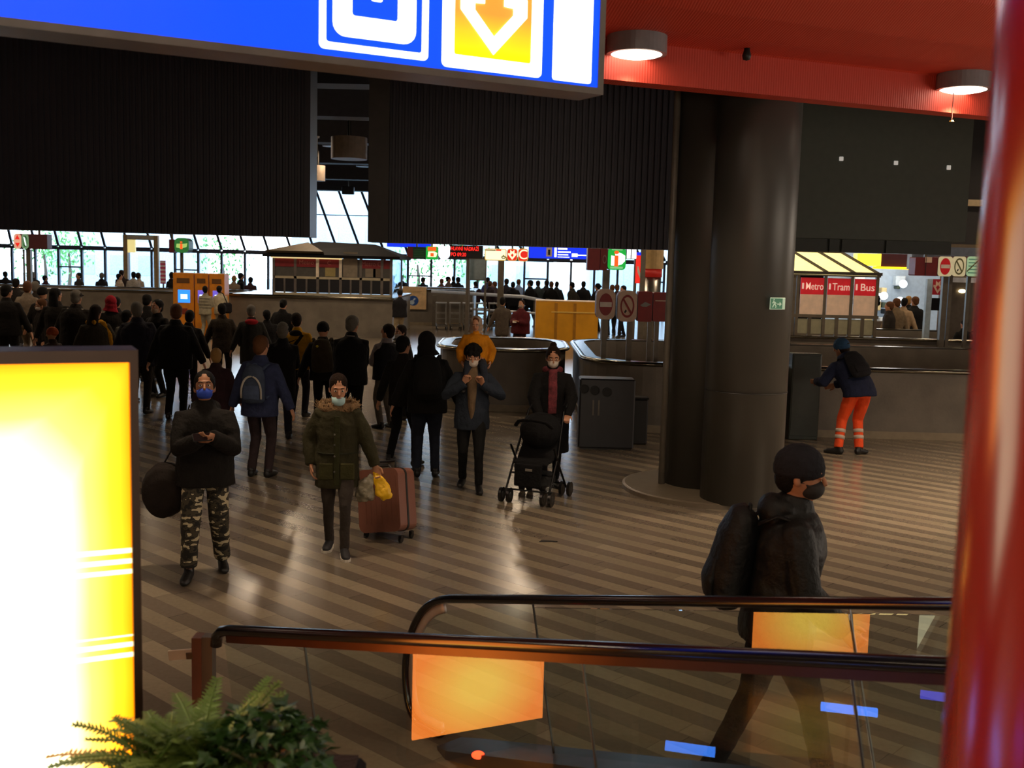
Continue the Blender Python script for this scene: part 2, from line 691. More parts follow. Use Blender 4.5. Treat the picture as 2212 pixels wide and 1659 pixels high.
# plain walls behind on that side
struct('wall_shops', MB().mm((12.2, 37, 0), (40, 37.3, 6.9)), BEIGEW)
struct('wall_beyond_slab', MB().mm((9.0, 24.6, 3.35), (11.6, 25.0, 6.9)), mat('wall_upper_black', '#201d1e', 0.6))
struct('trim_4', MB().mm((9.6, 24.4, 4.2), (11.8, 24.6, 4.34)), mat('trim_cream', '#c9b48f', 0.5))
struct('trim_5', MB().mm((9.6, 26.0, 2.75), (11.6, 26.3, 3.3)), mat('trim_pale_blue', '#9aa6b8', 0.5))

# red vault over the near side of the hall
REDM = bpy.data.materials.new('red_ribbed_vault')
REDM.use_nodes = True
nt2 = REDM.node_tree
b2 = nt2.nodes['Principled BSDF']
b2.inputs['Base Color'].default_value = lin('#c23c28')
b2.inputs['Roughness'].default_value = 0.55
tc2 = nt2.nodes.new('ShaderNodeTexCoord')
mp2 = nt2.nodes.new('ShaderNodeMapping')
mp2.inputs['Rotation'].default_value = (0, 0, R(-8))
wv = nt2.nodes.new('ShaderNodeTexWave')
wv.inputs['Scale'].default_value = 11
bp2 = nt2.nodes.new('ShaderNodeBump')
bp2.inputs['Strength'].default_value = 0.25
bp2.inputs['Distance'].default_value = 0.01
nt2.links.new(tc2.outputs['Object'], mp2.inputs[0])
nt2.links.new(mp2.outputs[0], wv.inputs['Vector'])
nt2.links.new(wv.outputs['Fac'], bp2.inputs['Height'])
nt2.links.new(bp2.outputs[0], b2.inputs['Normal'])
va, vb = atz(1310, 171, 4.42), atz(2130, 251, 4.42)
vd = (vb - va).normalized()
vn = Vector((vd.y, -vd.x, 0))        # towards the camera
if vn.y > 0:
    vn = -vn
zc = onplane(1310, 84, va, vn).z
prof = [(-0.25, 6.9), (-0.25, 4.42), (0, 4.42), (0.0, zc), (0.03, zc + .015), (0.5, zc + 0.02), (1.0, zc + 0.1), (1.6, zc + 0.32), (2.1, zc + 0.75), (2.4, zc + 1.3), (2.5, 6.9)]
rows = []
nseg = 14
for i in range(nseg + 1):
    q = va + vd * (-26 + 48 * i / nseg)
    rows.append([Vector((q.x, q.y, 0)) + vn * a + Vector((0, 0, z)) for a, z in prof])
struct('ceiling_red_vault', MB().sheet(rows), REDM, recalc=True)

# twin round columns on one low round plinth
COLM = mat('column_dark_metal', '#4d4c49', 0.42, 0.3, var=0.06, vscale=1.5)
colA = at(1621, 640, 11.9)
colB = at(1530, 640, 12.75)
struct('column', MB().lathe([(0.455, 0.05), (0.455, 6.9)], (colA.x, colA.y, 0), 48), COLM, smooth=True)
struct('column', MB().lathe([(0.45, 0.05), (0.45, 6.9)], (colB.x, colB.y, 0), 48), COLM, smooth=True)
cs = MB().tube([(colA.x + .457 * math.cos(a), colA.y + .457 * math.sin(a), 1.3) for a in [2 * PI * i / 48 for i in range(48)]], .005, 6, closed=True)
struct('column_seam', cs, mat('seam_dark', '#1c1b1a', .5))
struct('column_plinth', MB().lathe([(1.06, 0.0), (1.06, 0.05), (1.03, 0.06), (0.0, 0.06)], ((colA.x + colB.x) / 2 - .05, 12.6, 0), 64), mat('plinth_stone', '#6a5f50', 0.4))
pp = at(1456, 400, 12.6)
o = MB().tube([(0, 0, 0.06), (0, 0, 6.9)], 0.04, 14).build('lit_edge_strip', mat('lit_edge_grey', '#77726a', 0.4), smooth=True)  # added strip, its paler grey stands for the column's lit edge
o.location = (pp.x, pp.y, 0)
tag(o, 'slim grey strip standing for the lit edge of the dark round columns', 'pipe')

# big glossy red post close to the camera
RP = mat('post_red_gloss', '#b3200f', 0.22, coat=0.6, var=0.04, vscale=3)
rx = at(2116, 829, 1.3).x
t = thing('red_post', 'glossy bright red round post standing close in front', 'post', (rx + 0.165, 1.3, 0))
MB().lathe([(0.165, 0.03), (0.165, 6.85)], (0, 0, 0), 48).build('shaft', RP, t, smooth=True)
MB().lathe([(0.24, 0.0), (0.24, 0.03), (0.17, 0.04)], (0, 0, 0), 48).build('foot_plate', DSTEEL, t)

# stairwell parapets with their metal rims
def ring(xa, xb, ya, yb, r, n=8, off=0.0):
    return [Vector((p[0], p[1], 0)) for p in rrect(xb - xa + 2 * off, yb - ya + 2 * off, max(r + off, 0.05), n, ((xa + xb) / 2, (ya + yb) / 2))]


def parapet(label, xa, xb, ya, yb, r, h=1.1, th=0.22):
    t = thing('stairwell_parapet', label, 'parapet', ((xa + xb) / 2, (ya + yb) / 2, 0), 0, 'stone stairwell parapets')
    out, inn = ring(xa, xb, ya, yb, r), ring(xa, xb, ya, yb, r, off=-th)
    b = MB()
    rows = []
    for o_, i_ in zip(out, inn):
        rows.append([o_, o_ + Vector((0, 0, h)), i_ + Vector((0, 0, h)), i_])
    rows.append(rows[0])
    b.sheet(rows)
    wpart(t, 'wall', b, STONE)
    b = MB()
    b.tube([p + Vector((0, 0, h + 0.0)) for p in ring(xa, xb, ya, yb, r, off=0.03)], (0.035, 0.05), 10, closed=True, ref=(0, 0, 1))
    wpart(t, 'rail', b, PIPE, smooth=True)
    b = MB()
    mid = ring(xa, xb, ya, yb, r, off=-0.02)
    mi2 = ring(xa, xb, ya, yb, r, off=-th + 0.02)
    rows = [[a + Vector((0, 0, h + 0.004)), a + Vector((0, 0, h + 0.03)), c + Vector((0, 0, h + 0.03)), c + Vector((0, 0, h + 0.004))] for a, c in zip(mid, mi2)]
    rows.append(rows[0])
    b.sheet(rows)
    wpart(t, 'coping', b, mat('coping_dark', '#453f37', 0.25, 0.6), smooth=False)
    b = MB()
    rows = [[a, a + Vector((0, 0, 0.12)), c + Vector((0, 0, 0.12)), c] for a, c in zip(ring(xa, xb, ya, yb, r, off=0.015), out)]
    rows.append(rows[0])
    b.sheet(rows)
    wpart(t, 'skirting', b, mat('skirting_stone', '#8a7c66', 0.5))
    return t


parapet('long stone parapet the man in orange trousers leans on', 1.2, 13.5, 16.9, 22.2, 1.1)
parapet('short round-ended stone parapet behind the child in yellow', -1.35, 0.98, 18.9, 21.9, 0.9)
parapet('far stone parapet in front of the yellow lit snack shop', 5.6, 13.5, 25.0, 29.0, 0.5)
parapet('long low parapet under the row of people by the glass', -25.0, -9.8, 38.2, 41.8, 0.8, 1.3)
parapet('stone parapet carrying the white notice with the blue emblem', -4.9, -1.7, 44.0, 48.0, 0.4, 1.45)

# ================================================================== near things
AD2 = ((-1.61, 3.02), (-1.55, 3.78), 0.15)
# ---- lit advertising case at the left
pr = at(298, 752, 2.9)
pl_ = at(0, 764, 2.752)
du = Vector((pr.x - pl_.x, pr.y - pl_.y, 0)).normalized()
zt_ = (pr.z + pl_.z) / 2
Wd = 1.42
t = thing('advertising_case', 'tall free-standing advertising case glowing white and yellow beside the fern', 'advertising case', (pr.x - du.x * Wd / 2, pr.y - du.y * Wd / 2 + 0.0, 0), math.atan2(du.y, du.x))
CASE = mat('case_bronze', '#3a2a20', 0.35, 0.5)
b = MB()
fw = 0.022
b.mm((Wd / 2 - fw, 0, 0.25), (Wd / 2, 0.16, zt_))
b.mm((-Wd / 2, 0, 0.25), (-Wd / 2 + fw, 0.16, zt_))
b.mm((-Wd / 2 + fw, 0, zt_ - 0.034), (Wd / 2 - fw, 0.16, zt_))
b.mm((-Wd / 2 + fw, 0, 0.25), (Wd / 2 - fw, 0.16, 0.33))
b.mm((-Wd / 2 + fw, 0.10, 0.33), (Wd / 2 - fw, 0.16, zt_ - 0.034))
b.build('case_frame', CASE, t)
MB().mm((-Wd / 2 + 0.1, -0.12, 0), (Wd / 2 - 0.1, 0.28, 0.25)).build('plinth', CASE, t)
am = bpy.data.materials.new('backlit_poster')
am.use_nodes = True
nt = am.node_tree
pb = nt.nodes['Principled BSDF']
tc = nt.nodes.new('ShaderNodeTexCoord')
sp = nt.nodes.new('ShaderNodeSeparateXYZ')
nt.links.new(tc.outputs['Generated'], sp.inputs[0])


def mn(nt, op, a, b=None, c=None):
    n = nt.nodes.new('ShaderNodeMath')
    n.operation = op
    for i, x in enumerate((a, b, c)):
        if x is None:
            continue
        if isinstance(x, (int, float)):
            n.inputs[i].default_value = x
        else:
            nt.links.new(x, n.inputs[i])
    return n.outputs[0]


# overexposed glow put into the emission colour: pale middle, orange edges, thin stripes
gx, gz = sp.outputs['X'], sp.outputs['Z']
er = mn(nt, 'SUBTRACT', 1.0, gx)
et = mn(nt, 'SUBTRACT', 1.0, gz)
nz = nt.nodes.new('ShaderNodeTexNoise')
nz.inputs['Scale'].default_value = 5.0
nt.links.new(tc.outputs['Generated'], nz.inputs['Vector'])
nn = mn(nt, 'MULTIPLY', mn(nt, 'SUBTRACT', nz.outputs['Fac'], 0.5), 0.16)
edge = mn(nt, 'MINIMUM', mn(nt, 'DIVIDE', er, 0.15), mn(nt, 'DIVIDE', et, 0.13))
cor = mn(nt, 'MULTIPLY', mn(nt, 'ADD', mn(nt, 'DIVIDE', er, 0.34), mn(nt, 'DIVIDE', et, 0.25)), 0.75)
edge = mn(nt, 'MINIMUM', edge, cor)
band = mn(nt, 'MULTIPLY', mn(nt, 'GREATER_THAN', mn(nt, 'SINE', mn(nt, 'MULTIPLY', gz, 420.0)), 0.2), mn(nt, 'LESS_THAN', mn(nt, 'ABSOLUTE', mn(nt, 'SUBTRACT', mn(nt, 'ABSOLUTE', mn(nt, 'SUBTRACT', gz, 0.66)), 0.062)), 0.018))
edge = mn(nt, 'ADD', mn(nt, 'ADD', edge, nn), mn(nt, 'MULTIPLY', band, 0.8))
cr = nt.nodes.new('ShaderNodeValToRGB')
cr.color_ramp.elements[0].position = 0.0
cr.color_ramp.elements[0].color = (0.85, 0.19, 0.0, 1)
cr.color_ramp.elements[1].position = 1.0
cr.color_ramp.elements[1].color = (1, 0.93, 0.62, 1)
e = cr.color_ramp.elements.new(0.25)
e.color = (1.0, 0.42, 0.012, 1)
e = cr.color_ramp.elements.new(0.55)
e.color = (1.0, 0.60, 0.09, 1)
nt.links.new(edge, cr.inputs[0])
nt.links.new(cr.outputs[0], pb.inputs['Emission Color'])
nt.links.new(cr.outputs[0], pb.inputs['Base Color'])
pb.inputs['Emission Strength'].default_value = 3.0
MB().mm((-Wd / 2 + fw, 0.03, 0.33), (Wd / 2 - fw, 0.05, zt_ - 0.034)).build('poster', am, t)

# ---- two more lit cases, known from their reflections in the balustrade glass, and the blue strip lights
def warm_poster(name, c_mid, c_edge, stren):
    m = bpy.data.materials.new(name)
    m.use_nodes = True
    nt = m.node_tree
    pb = nt.nodes['Principled BSDF']
    tc = nt.nodes.new('ShaderNodeTexCoord')
    mpg = nt.nodes.new('ShaderNodeMapping')
    mpg.inputs['Location'].default_value = (-1.0, 0.0, -0.75)
    mpg.inputs['Scale'].default_value = (2.0, 0.0, 5.0)
    gr = nt.nodes.new('ShaderNodeTexGradient')
    gr.gradient_type = 'SPHERICAL'
    nt.links.new(tc.outputs['Generated'], mpg.inputs[0])
    nt.links.new(mpg.outputs[0], gr.inputs[0])
    cr = nt.nodes.new('ShaderNodeValToRGB')
    cr.color_ramp.elements[0].color = c_edge
    cr.color_ramp.elements[1].color = c_mid
    cr.color_ramp.elements[1].position = 0.75
    nt.links.new(gr.outputs['Fac'], cr.inputs[0])
    nt.links.new(cr.outputs[0], pb.inputs['Emission Color'])
    nt.links.new(cr.outputs[0], pb.inputs['Base Color'])
    pb.inputs['Emission Strength'].default_value = stren
    return m


def ad_case(label, a, c, z0, z1, m):
    a, c = Vector((a[0], a[1], 0)), Vector((c[0], c[1], 0))
    u = (c - a).normalized()
    t = thing('advertising_case', label, 'advertising case', (a + c) / 2, math.atan2(u.y, u.x))
    w = (c - a).length / 2
    MB().mm((-w - .03, 0.012, 0), (w + .03, .16, z1 + .04)).build('case_frame', CASE, t)
    MB().mm((-w, 0, z0), (w, 0.012, z1)).build('poster', m, t)
    return t


ad_case('orange lit advertising case mirrored in the glass of the balustrade and ramp', AD2[0], AD2[1], AD2[2], 1.75, warm_poster('orange_poster', (1.0, .60, .09, 1), (1.0, .25, .035, 1), 8.2))
# ---- big blue direction sign overhead
sL, sR = at(0, 52, 3.58), at(1303, 207, 4.69)
zs_ = (sL.z + sR.z) / 2
sd = Vector((sR.x - sL.x, sR.y - sL.y, 0)).normalized()
sn = Vector((sd.y, -sd.x, 0))
so = Vector((sR.x, sR.y, zs_))          # bottom corner at its far end, front face
t = thing('direction_sign', 'large backlit blue direction sign hanging overhead with an orange arrow square', 'sign', so, math.atan2(sd.y, sd.x))
SH, SL, SD = 0.95, 4.6, 0.2
SFR = mat('sign_frame_grey', '#6f6a68', 0.4, 0.4)
b = MB()
b.mm((-SL, 0, 0), (0, SD, 0.028))
b.mm((-SL, 0, SH - 0.028), (0, SD, SH))
b.mm((-0.028, 0, 0.028), (0, SD, SH - 0.028))
b.mm((-SL, 0, 0.028), (-SL + 0.028, SD, SH - 0.028))
b.mm((-SL + 0.028, SD - 0.03, 0.028), (-0.028, SD, SH - 0.028))
b.build('sign_frame', SFR, t)
BLUE = mat('sign_blue_backlit', '#0a3cff', 0.3, emit='#0a46ff', estr=1.25, var=0.05)
MB().mm((-SL + 0.028, 0.006, 0.028), (-0.028, 0.05, SH - 0.028)).build('sign_face', BLUE, t)
WHT = glow('sign_white', '#ffffff', 2.2)
for x in (-0.35, -2.3, -4.2):
    MB().tube([(x, SD / 2, SH), (x, SD / 2, 6.9 - zs_)], 0.018, 8).build('hanger', DSTEEL, t)


def suv(px, py):
    p = onplane(px, py, so, sn) - so
    return p.dot(sd), p.z


def sprism(name, poly, m, y0, par=t, th=0.004):
    return MB().prism([(a, c) for a, c in poly], (0, y0, 0), (1, 0, 0), (0, 0, 1), th).build(name, m, par)


# first pictogram: white rounded outline, thick rounded inner frame, small stroke
a0, c0 = suv(690, 102)
a1, c1 = suv(925, 132)
cb = (c0 + c1) / 2
wq = a1 - a0
cx = (a0 + a1) / 2
lw = 0.026
OBLUE = BLUE


def frame2(outer, inner):
    """ring between two outlines with the same number of points"""
    b = MB()
    n = len(outer)
    rows = []
    for i in range(n + 1):
        o_, i_ = outer[i % n], inner[i % n]
        rows.append([Vector((o_[0], 0, o_[1])), Vector((o_[0], -0.004, o_[1])), Vector((i_[0], -0.004, i_[1])), Vector((i_[0], 0, i_[1]))])
    b.sheet(rows)
    return b


def place(b, dy):
    for p in b.v:
        p.y += dy
    return b


o1 = rrect(wq, wq, 0.02, 5, (cx, cb + wq / 2))
i1 = rrect(wq - 2 * lw, wq - 2 * lw, 0.012, 5, (cx, cb + wq / 2))
place(frame2(o1, i1), 0.006).build('pictogram_border', WHT, t)
w2 = wq * 0.76
o1 = rrect(w2, w2, 0.05, 5, (cx, cb + wq / 2))
i1 = rrect(w2 - 0.15, w2 - 0.15, 0.012, 5, (cx, cb + wq / 2 + 0.005))
place(frame2(o1, i1), 0.006).build('pictogram_frame', WHT, t)
px_, pz_ = suv(815, 6)
sprism('pictogram_stroke', rrect(0.045, 0.16, 0.008, 3, (px_, pz_ + 0.085)), WHT, 0.006)
# orange arrow square
a0, c0 = suv(955, 143)
a1, c1 = suv(1170, 168)
cb = (c0 + c1) / 2
wq = a1 - a0
cx = (a0 + a1) / 2
lw = 0.052
place(frame2(rrect(wq, wq, 0.022, 5, (cx, cb + wq / 2)), rrect(wq - 2 * lw, wq - 2 * lw, 0.01, 5, (cx, cb + wq / 2))), 0.006).build('arrow_border', WHT, t)
om = bpy.data.materials.new('arrow_orange_print')
om.use_nodes = True
nt = om.node_tree
pb = nt.nodes['Principled BSDF']
tc = nt.nodes.new('ShaderNodeTexCoord')
sp = nt.nodes.new('ShaderNodeSeparateXYZ')
nt.links.new(tc.outputs['Generated'], sp.inputs[0])
cr = nt.nodes.new('ShaderNodeValToRGB')
cr.color_ramp.elements[0].position = 0.05
cr.color_ramp.elements[0].color = (1, 0.62, 0.0, 1)
cr.color_ramp.elements[1].position = 0.5
cr.color_ramp.elements[1].color = (0.85, 0.24, 0.03, 1)
nt.links.new(sp.outputs['Z'], cr.inputs[0])
nt.links.new(cr.outputs[0], pb.inputs['Emission Color'])
nt.links.new(cr.outputs[0], pb.inputs['Base Color'])
pb.inputs['Emission Strength'].default_value = 1.3
wi = wq - 2 * lw
sprism('arrow_field', rrect(wi, wi, 0.01, 3, (cx, cb + wq / 2)), om, 0.006, th=0.002)
_, tipz = suv(1064, 118)
tw = wq * 0.33
sh = wq * 0.16


def arrow(cx, tz, w, s, hh, top):
    return [(cx, tz), (cx + w, tz + hh), (cx + w, tz + hh + 0.07), (cx + s, tz + hh + 0.03 - 0.0), (cx + s, top), (cx - s, top), (cx - s, tz + hh + 0.03), (cx - w, tz + hh + 0.07), (cx - w, tz + hh)]


top_ = cb + wq - lw - 0.02
oa = arrow(cx, tipz, tw, sh + 0.012, tw * 1.08, top_)
ia = arrow(cx, tipz + 0.07, tw - 0.062, sh - 0.028, (tw - 0.062) * 1.08, top_ - 0.03)
place(frame2(oa, ia), 0.002).build('arrow', WHT, t)
# white panel at the end
a0, c0 = suv(1194, 171)
a1, c1 = suv(1277, 182)
wq = a1 - a0
place(MB().prism(rrect(wq, 0.62, 0.012, 3, ((a0 + a1) / 2, (c0 + c1) / 2 + 0.31)), (0, 0, 0), (1, 0, 0), (0, 0, 1), 0.004), 0.006).build('white_panel', WHT, t)
a2, c2_ = suv(1236, -22)
text('number', '1', 0.3, (a2, -0.002, c2_ + 0.12), (PI / 2, 0, 0), mat('sign_black', '#101010', 0.5), t)

# ---- downlights on the red vault
LAMPHOUS = mat('lamp_housing_grey', '#85858b', 0.4, 0.2)
LG = glow('lamp', '#fff0d8', 9.0)
dl = []
for px, py in [(1375, 118), (2080, 206)]:
    dl.append(onplane(px, py, va + vn * 0.16, vn))
stepv = (dl[1] - dl[0])
for k in range(-5, 4):
    p = dl[0] + stepv * k
    p.z = dl[0].z
    t = thing('downlight', {0: 'round grey downlight on the red ceiling beside the blue sign', 1: 'round grey downlight on the red ceiling beside the red post'}.get(k, 'round grey downlight along the red ceiling edge hidden from view'),
              'ceiling light', p, 0, 'downlights on the red ceiling' if k in (0, 1) else 'hidden downlights on the red ceiling')
    MB().lathe([(0.255, 0.0), (0.285, 0.0), (0.285, 0.24), (0, 0.24)], seg=40).build('housing', LAMPHOUS, t)
    MB().lathe([(0.0, -0.035), (0.12, -0.03), (0.21, -0.012), (0.252, 0.004), (0.252, 0.03), (0, 0.03)], seg=40).build('lens', LG, t, smooth=True)
    lamp('downlight_beam', (p.x, p.y, p.z - 0.06), 1150 if k >= 1 else 340, WARM, 0.18, 112, 0.9)
# sprinkler stub under the vault and a camera-like sensor
p = onplane(1613, 120, va + vn * 0.2, vn)
t = thing('ceiling_sensor', 'small black sensor under the red ceiling between the two downlights', 'sensor', p)
MB().lathe([(0.0, -0.05), (0.035, -0.04), (0.045, 0.0), (0.03, 0.05), (0.02, 0.14), (0, 0.14)], seg=20).build('housing', BLACKPL, t, smooth=True)
p = onplane(2056, 256, va + vn * 0.12, vn)
t = thing('sprinkler', 'tiny brass sprinkler under the downlight by the red post', 'sprinkler', p)
MB().tube([(0, 0, -0.03), (0.0, 0, zc + 0.03 - p.z)], 0.006, 8).build('pipe', mat('pipe_dull', '#4a2018', .5) if True else mat('brass', '#c8a254', 0.3, 1.0), t)
MB().lathe([(0.0, -0.04), (0.028, -0.035), (0.02, -0.02), (0, -0.02)], seg=12).build('deflector', mat('brass', '#c8a254', 0.3, 1.0), t)

# ---- balustrade in front and the moving ramp behind it
f0, f1 = at(476, 1361, 4.78), at(2066, 1439, 2.96)
r0, r1 = at(952, 1293, 5.7), at(2074, 1305, 3.62)
fd = (f1 - f0)
rd = (r1 - r0)
fd, rd = fd.normalized(), rd.normalized()
fh = Vector((fd.x, fd.y, 0)).normalized()
fn = Vector((fh.y, -fh.x, 0))               # horizontal normal of the front glass
if fn.y > 0:
    fn = -fn
fp = fn.cross(fd)
if fp.z < 0:
    fp = -fp                               # up, square to the slope
FRONT = (fd, fh, fn, fp)
rh = Vector((rd.x, rd.y, 0)).normalized()
rn = Vector((rh.y, -rh.x, 0))
if rn.y > 0:
    rn = -rn
rp = rn.cross(rd)
if rp.z < 0:
    rp = -rp
RAIL = mat('handrail_black', '#0c0a0a', 0.22, coat=0.5)
RAILU = mat('handrail_bronze_foot', '#4a2f22', 0.3, 0.6)


def along(P0, px):
    """distance along the slope from P0 where the column px crosses (solved on the rail line)"""
    lo, hi = -2.0, 8.0
    for _ in range(50):
        m_ = (lo + hi) / 2
        q = P0 + fd * m_ - Vector((0, 0, EYE))
        l = CAM_M.to_3x3().transposed() @ q
        x = 1106 + F * l.x / -l.z if l.z < -0.05 else 9e9
        if x < px:
            lo = m_
        else:
            hi = m_
    return lo


SEAL = mat('glass_seal_dark', '#1a1815', 0.4)


def glazing(root, P0, marks, drop, zmin=0.02):
    """panes between marks (distances along the slope) with dark joints"""
    for a, c in zip(marks[:-1], marks[1:]):
        b = MB()
        pts = []
        for s_ in (a + 0.006, c - 0.006):
            q = P0 + fd * s_
            lo = q - fp * drop
            if lo.z < zmin:
                lo = q - fp * ((q.z - zmin) / fp.z)
            pts += [lo, q - fp * 0.02]
        p = [pts[0], pts[2], pts[3], pts[1]]
        b.add([x + fn * 0.006 for x in p] + [x - fn * 0.006 for x in p], [(0, 1, 2, 3), (7, 6, 5, 4), (0, 4, 5, 1), (1, 5, 6, 2), (2, 6, 7, 3), (3, 7, 4, 0)])
        wpart(root, 'glass_pane', b, GLASS)
    for s_ in marks[1:-1]:
        q = P0 + fd * s_
        lo = q - fp * drop
        if lo.z < zmin:
            lo = q - fp * ((q.z - zmin) / fp.z)
        wpart(root, 'glass_joint', MB().bar(lo, q, 0.005, 0.010, up=fn), SEAL)


# front balustrade
ft = thing('glass_balustrade', 'sloping glass balustrade with a black rail and brown end post behind the fern', 'balustrade', (f0.x, f0.y, 0))
Lf = (f1 - f0).dot(fd) + 0.5
path = [f0 - fd * 0.045 - fp * 0.075, f0 - fd * 0.03 - fp * 0.03, f0 - fp * 0.006 + fd * 0.01, f0 + fd * 0.06]
for i in range(1, 14):
    path.append(f0 + fd * (0.06 + (Lf - 0.06) * i / 13))
wpart(ft, 'handrail', MB().tube(path, (0.028, 0.026), 14, ref=fn), RAIL, smooth=True)
wpart(ft, 'rail_foot', MB().bar(f0 + fd * 0.05 - fp * 0.036, f0 + fd * Lf - fp * 0.036, 0.036, 0.03, up=fn), RAILU)
mk = [0.02] + [along(f0, px) for px in (655, 1255, 1836)] + [Lf]
glazing(ft, f0 - fp * 0.03, mk, 1.0)
q = at(437, 1376, 4.83)
wpart(ft, 'end_post', MB().mm((q.x - 0.045, q.y - 0.02, 0), (q.x + 0.0, q.y + 0.06, q.z)), mat('post_brown', '#6e4436', 0.45))
wpart(ft, 'end_post', MB().mm((q.x + 0.0, q.y - 0.015, 0), (q.x + 0.05, q.y + 0.05, q.z + 0.003)), mat('post_grey', '#5b534c', 0.45))
p = at(390, 1414, 4.82)
t = thing('card_tag', 'cream card tag sticking out from the brown balustrade post', 'tag', p)
MB().box((0, 0, 0), (0.112, 0.012, 0.046), Matrix.Rotation(R(-6), 3, 'Y')).build('card', mat('tag_cream', '#d9c7ad', 0.5), t)
MB().box((0.045, -0.004, -0.002), (0.03, 0.016, 0.03), Matrix.Rotation(R(-6), 3, 'Y')).build('clip', STEEL, t)

# moving ramp
rt = thing('moving_ramp', 'moving ramp with black handrail loop rising between glass sides', 'escalator', (r0.x, r0.y, 0))
fd, fh, fn, fp = rd, rh, rn, rp
Lr = (r1 - r0).dot(fd) + 0.5
loop = [onplane(px, py, r0, fn) for px, py in [(952, 1642), (925, 1622), (903, 1585), (886, 1525), (878, 1450), (886, 1380), (906, 1330), (930, 1304)]]
for p in loop:
    p.z = max(p.z, 0.03)
path = loop + [r0 + fd * 0.03] + [r0 + fd * (Lr * i / 12) for i in range(1, 13)]
for _ in range(2):          # smooth the loop
    pn = [path[0]]
    for a, c in zip(path[:-1], path[1:]):
        pn += [a.lerp(c, 0.25), a.lerp(c, 0.75)]
    path = pn + [path[-1]]
wpart(rt, 'handrail', MB().tube(path, (0.036, 0.024), 14, ref=fn), RAIL, smooth=True)
cen = onplane(985, 1465, r0, fn)
inn = []
for p in path[:34]:
    d = (cen - p).normalized()
    inn.append(p + d * 0.045)
wpart(rt, 'handrail_guide', MB().tube(inn, (0.012, 0.03), 8, ref=fn), mat('guide_aluminium', '#b0a7a2', 0.4, 0.3), smooth=True)
# end glass follows the loop
end = [p + (cen - p).normalized() * 0.06 for p in path[:34]]
j1 = along(r0, 1150)
tail = [r0 + fd * (j1 - 0.006) - fp * 0.02, onplane(1160, 1622, r0, fn)]
poly = end + tail
b = MB()
nP = len(poly)
b.add([p + fn * 0.006 for p in poly] + [p - fn * 0.006 for p in poly], [tuple(range(nP)), tuple(range(2 * nP - 1, nP - 1, -1))])
wpart(rt, 'glass_pane', b, GLASS)
mk = [j1] + [along(r0, px) for px in (1833,)] + [Lr]
glazing(rt, r0 - fp * 0.02, mk, 0.93)
wpart(rt, 'glass_joint', MB().bar(r0 + fd * j1 - fp * 0.02, r0 + fd * j1 - fp * 0.93, 0.005, 0.01, up=fn), SEAL)
# deck that carries the glass
dk0, dk1 = onplane(1005, 1606, r0, fn), onplane(1470, 1657, r0, fn)
dkd = (dk1 - dk0).normalized()
DECK = mat('deck_grey_steel', '#6d6a70', 0.35, 0.8)
w = fn * 0.14
far_ = -fn * 0.10
bt = dk0 - fh * 0.12
bt.z = max(bt.z - 0.12, 0.02)
b = MB()
e1 = dk0 + dkd * 2.7
vs = [dk0 + w, dk0 + far_, e1 + far_, e1 + w]
lo = [Vector((p.x, p.y, max(p.z - 0.28, 0.0))) for p in vs]
tip = [bt + w * 0.7, bt + far_ * 0.7]
tl_ = [Vector((p.x, p.y, 0)) for p in tip]
b.add(vs + lo + tip + tl_, [(0, 1, 2, 3), (0, 3, 7, 4), (1, 5, 6, 2), (2, 6, 7, 3), (0, 8, 9, 1), (8, 10, 11, 9), (0, 4, 10, 8), (1, 9, 11, 5), (4, 7, 6, 5, 11, 10)])
wpart(rt, 'deck', b, DECK)
b = MB()
sh_ = fn * 0.36
vs = [dk0 + w - Vector((0, 0, .08)), dk0 + w + sh_ - Vector((0, 0, .08)), e1 + w + sh_ - Vector((0, 0, .08)), e1 + w - Vector((0, 0, .08))]
b.add(vs + [p - Vector((0, 0, 0.02)) for p in vs], [(0, 1, 2, 3), (7, 6, 5, 4), (0, 4, 5, 1), (1, 5, 6, 2), (2, 6, 7, 3), (3, 7, 4, 0)])
wpart(rt, 'pallet_belt', b, mat('pallet_dark', '#2a2a2e', 0.4, 0.8))
q = onplane(1033, 1631, dk0 + w + Vector((0, 0, 0.0)), fn)
rl = MB().ell((q.x, q.y, q.z), (0.035, 0.02, 0.022), 14, 8)
wpart(rt, 'signal_lamp', rl, glow('red_signal', '#ff3a1c', 5.0), smooth=True)

fd, fh, fn, fp = FRONT


def glass_src(px, py, z):
    """point at height z whose mirror image in the front glass is seen at that pixel"""
    d, g = ray(px, py), Vector((0, 0, EYE))
    h = g + d * ((f0 - g).dot(fn) / d.dot(fn))
    v = h + d * ((h.z - z) / -d.z)
    return v - fn * 2 * ((v - f0).dot(fn))


for (xa, ya, xb, yb, g), lab in zip(((1440, 1608, 1547, 1623, 9), (1775, 1524, 1897, 1538, 12), (1990, 1498, 2092, 1511, 5)),
                                    ('blue strip light on a low post, mirrored beside the walking legs', 'brightest blue strip light on a low post, mirrored in the glass past the joint', 'dim violet strip light on a low post, mirrored by the red post')):
    a, c = glass_src(xa, ya, .55), glass_src(xb, yb, .55)
    m_ = (a + c) / 2
    t = thing('strip_light', lab, 'light', (m_.x, m_.y, 0), 0, 'blue strip lights on low posts')
    wpart(t, 'tube', MB().tube([a, c], .022, 12), glow('strip_blue%d' % g, '#4a55ff' if g == 5 else '#3f86ff', g), smooth=True)
    wpart(t, 'post', MB().tube([(m_.x, m_.y, 0), (m_.x, m_.y, .53)], .012, 8), DSTEEL)

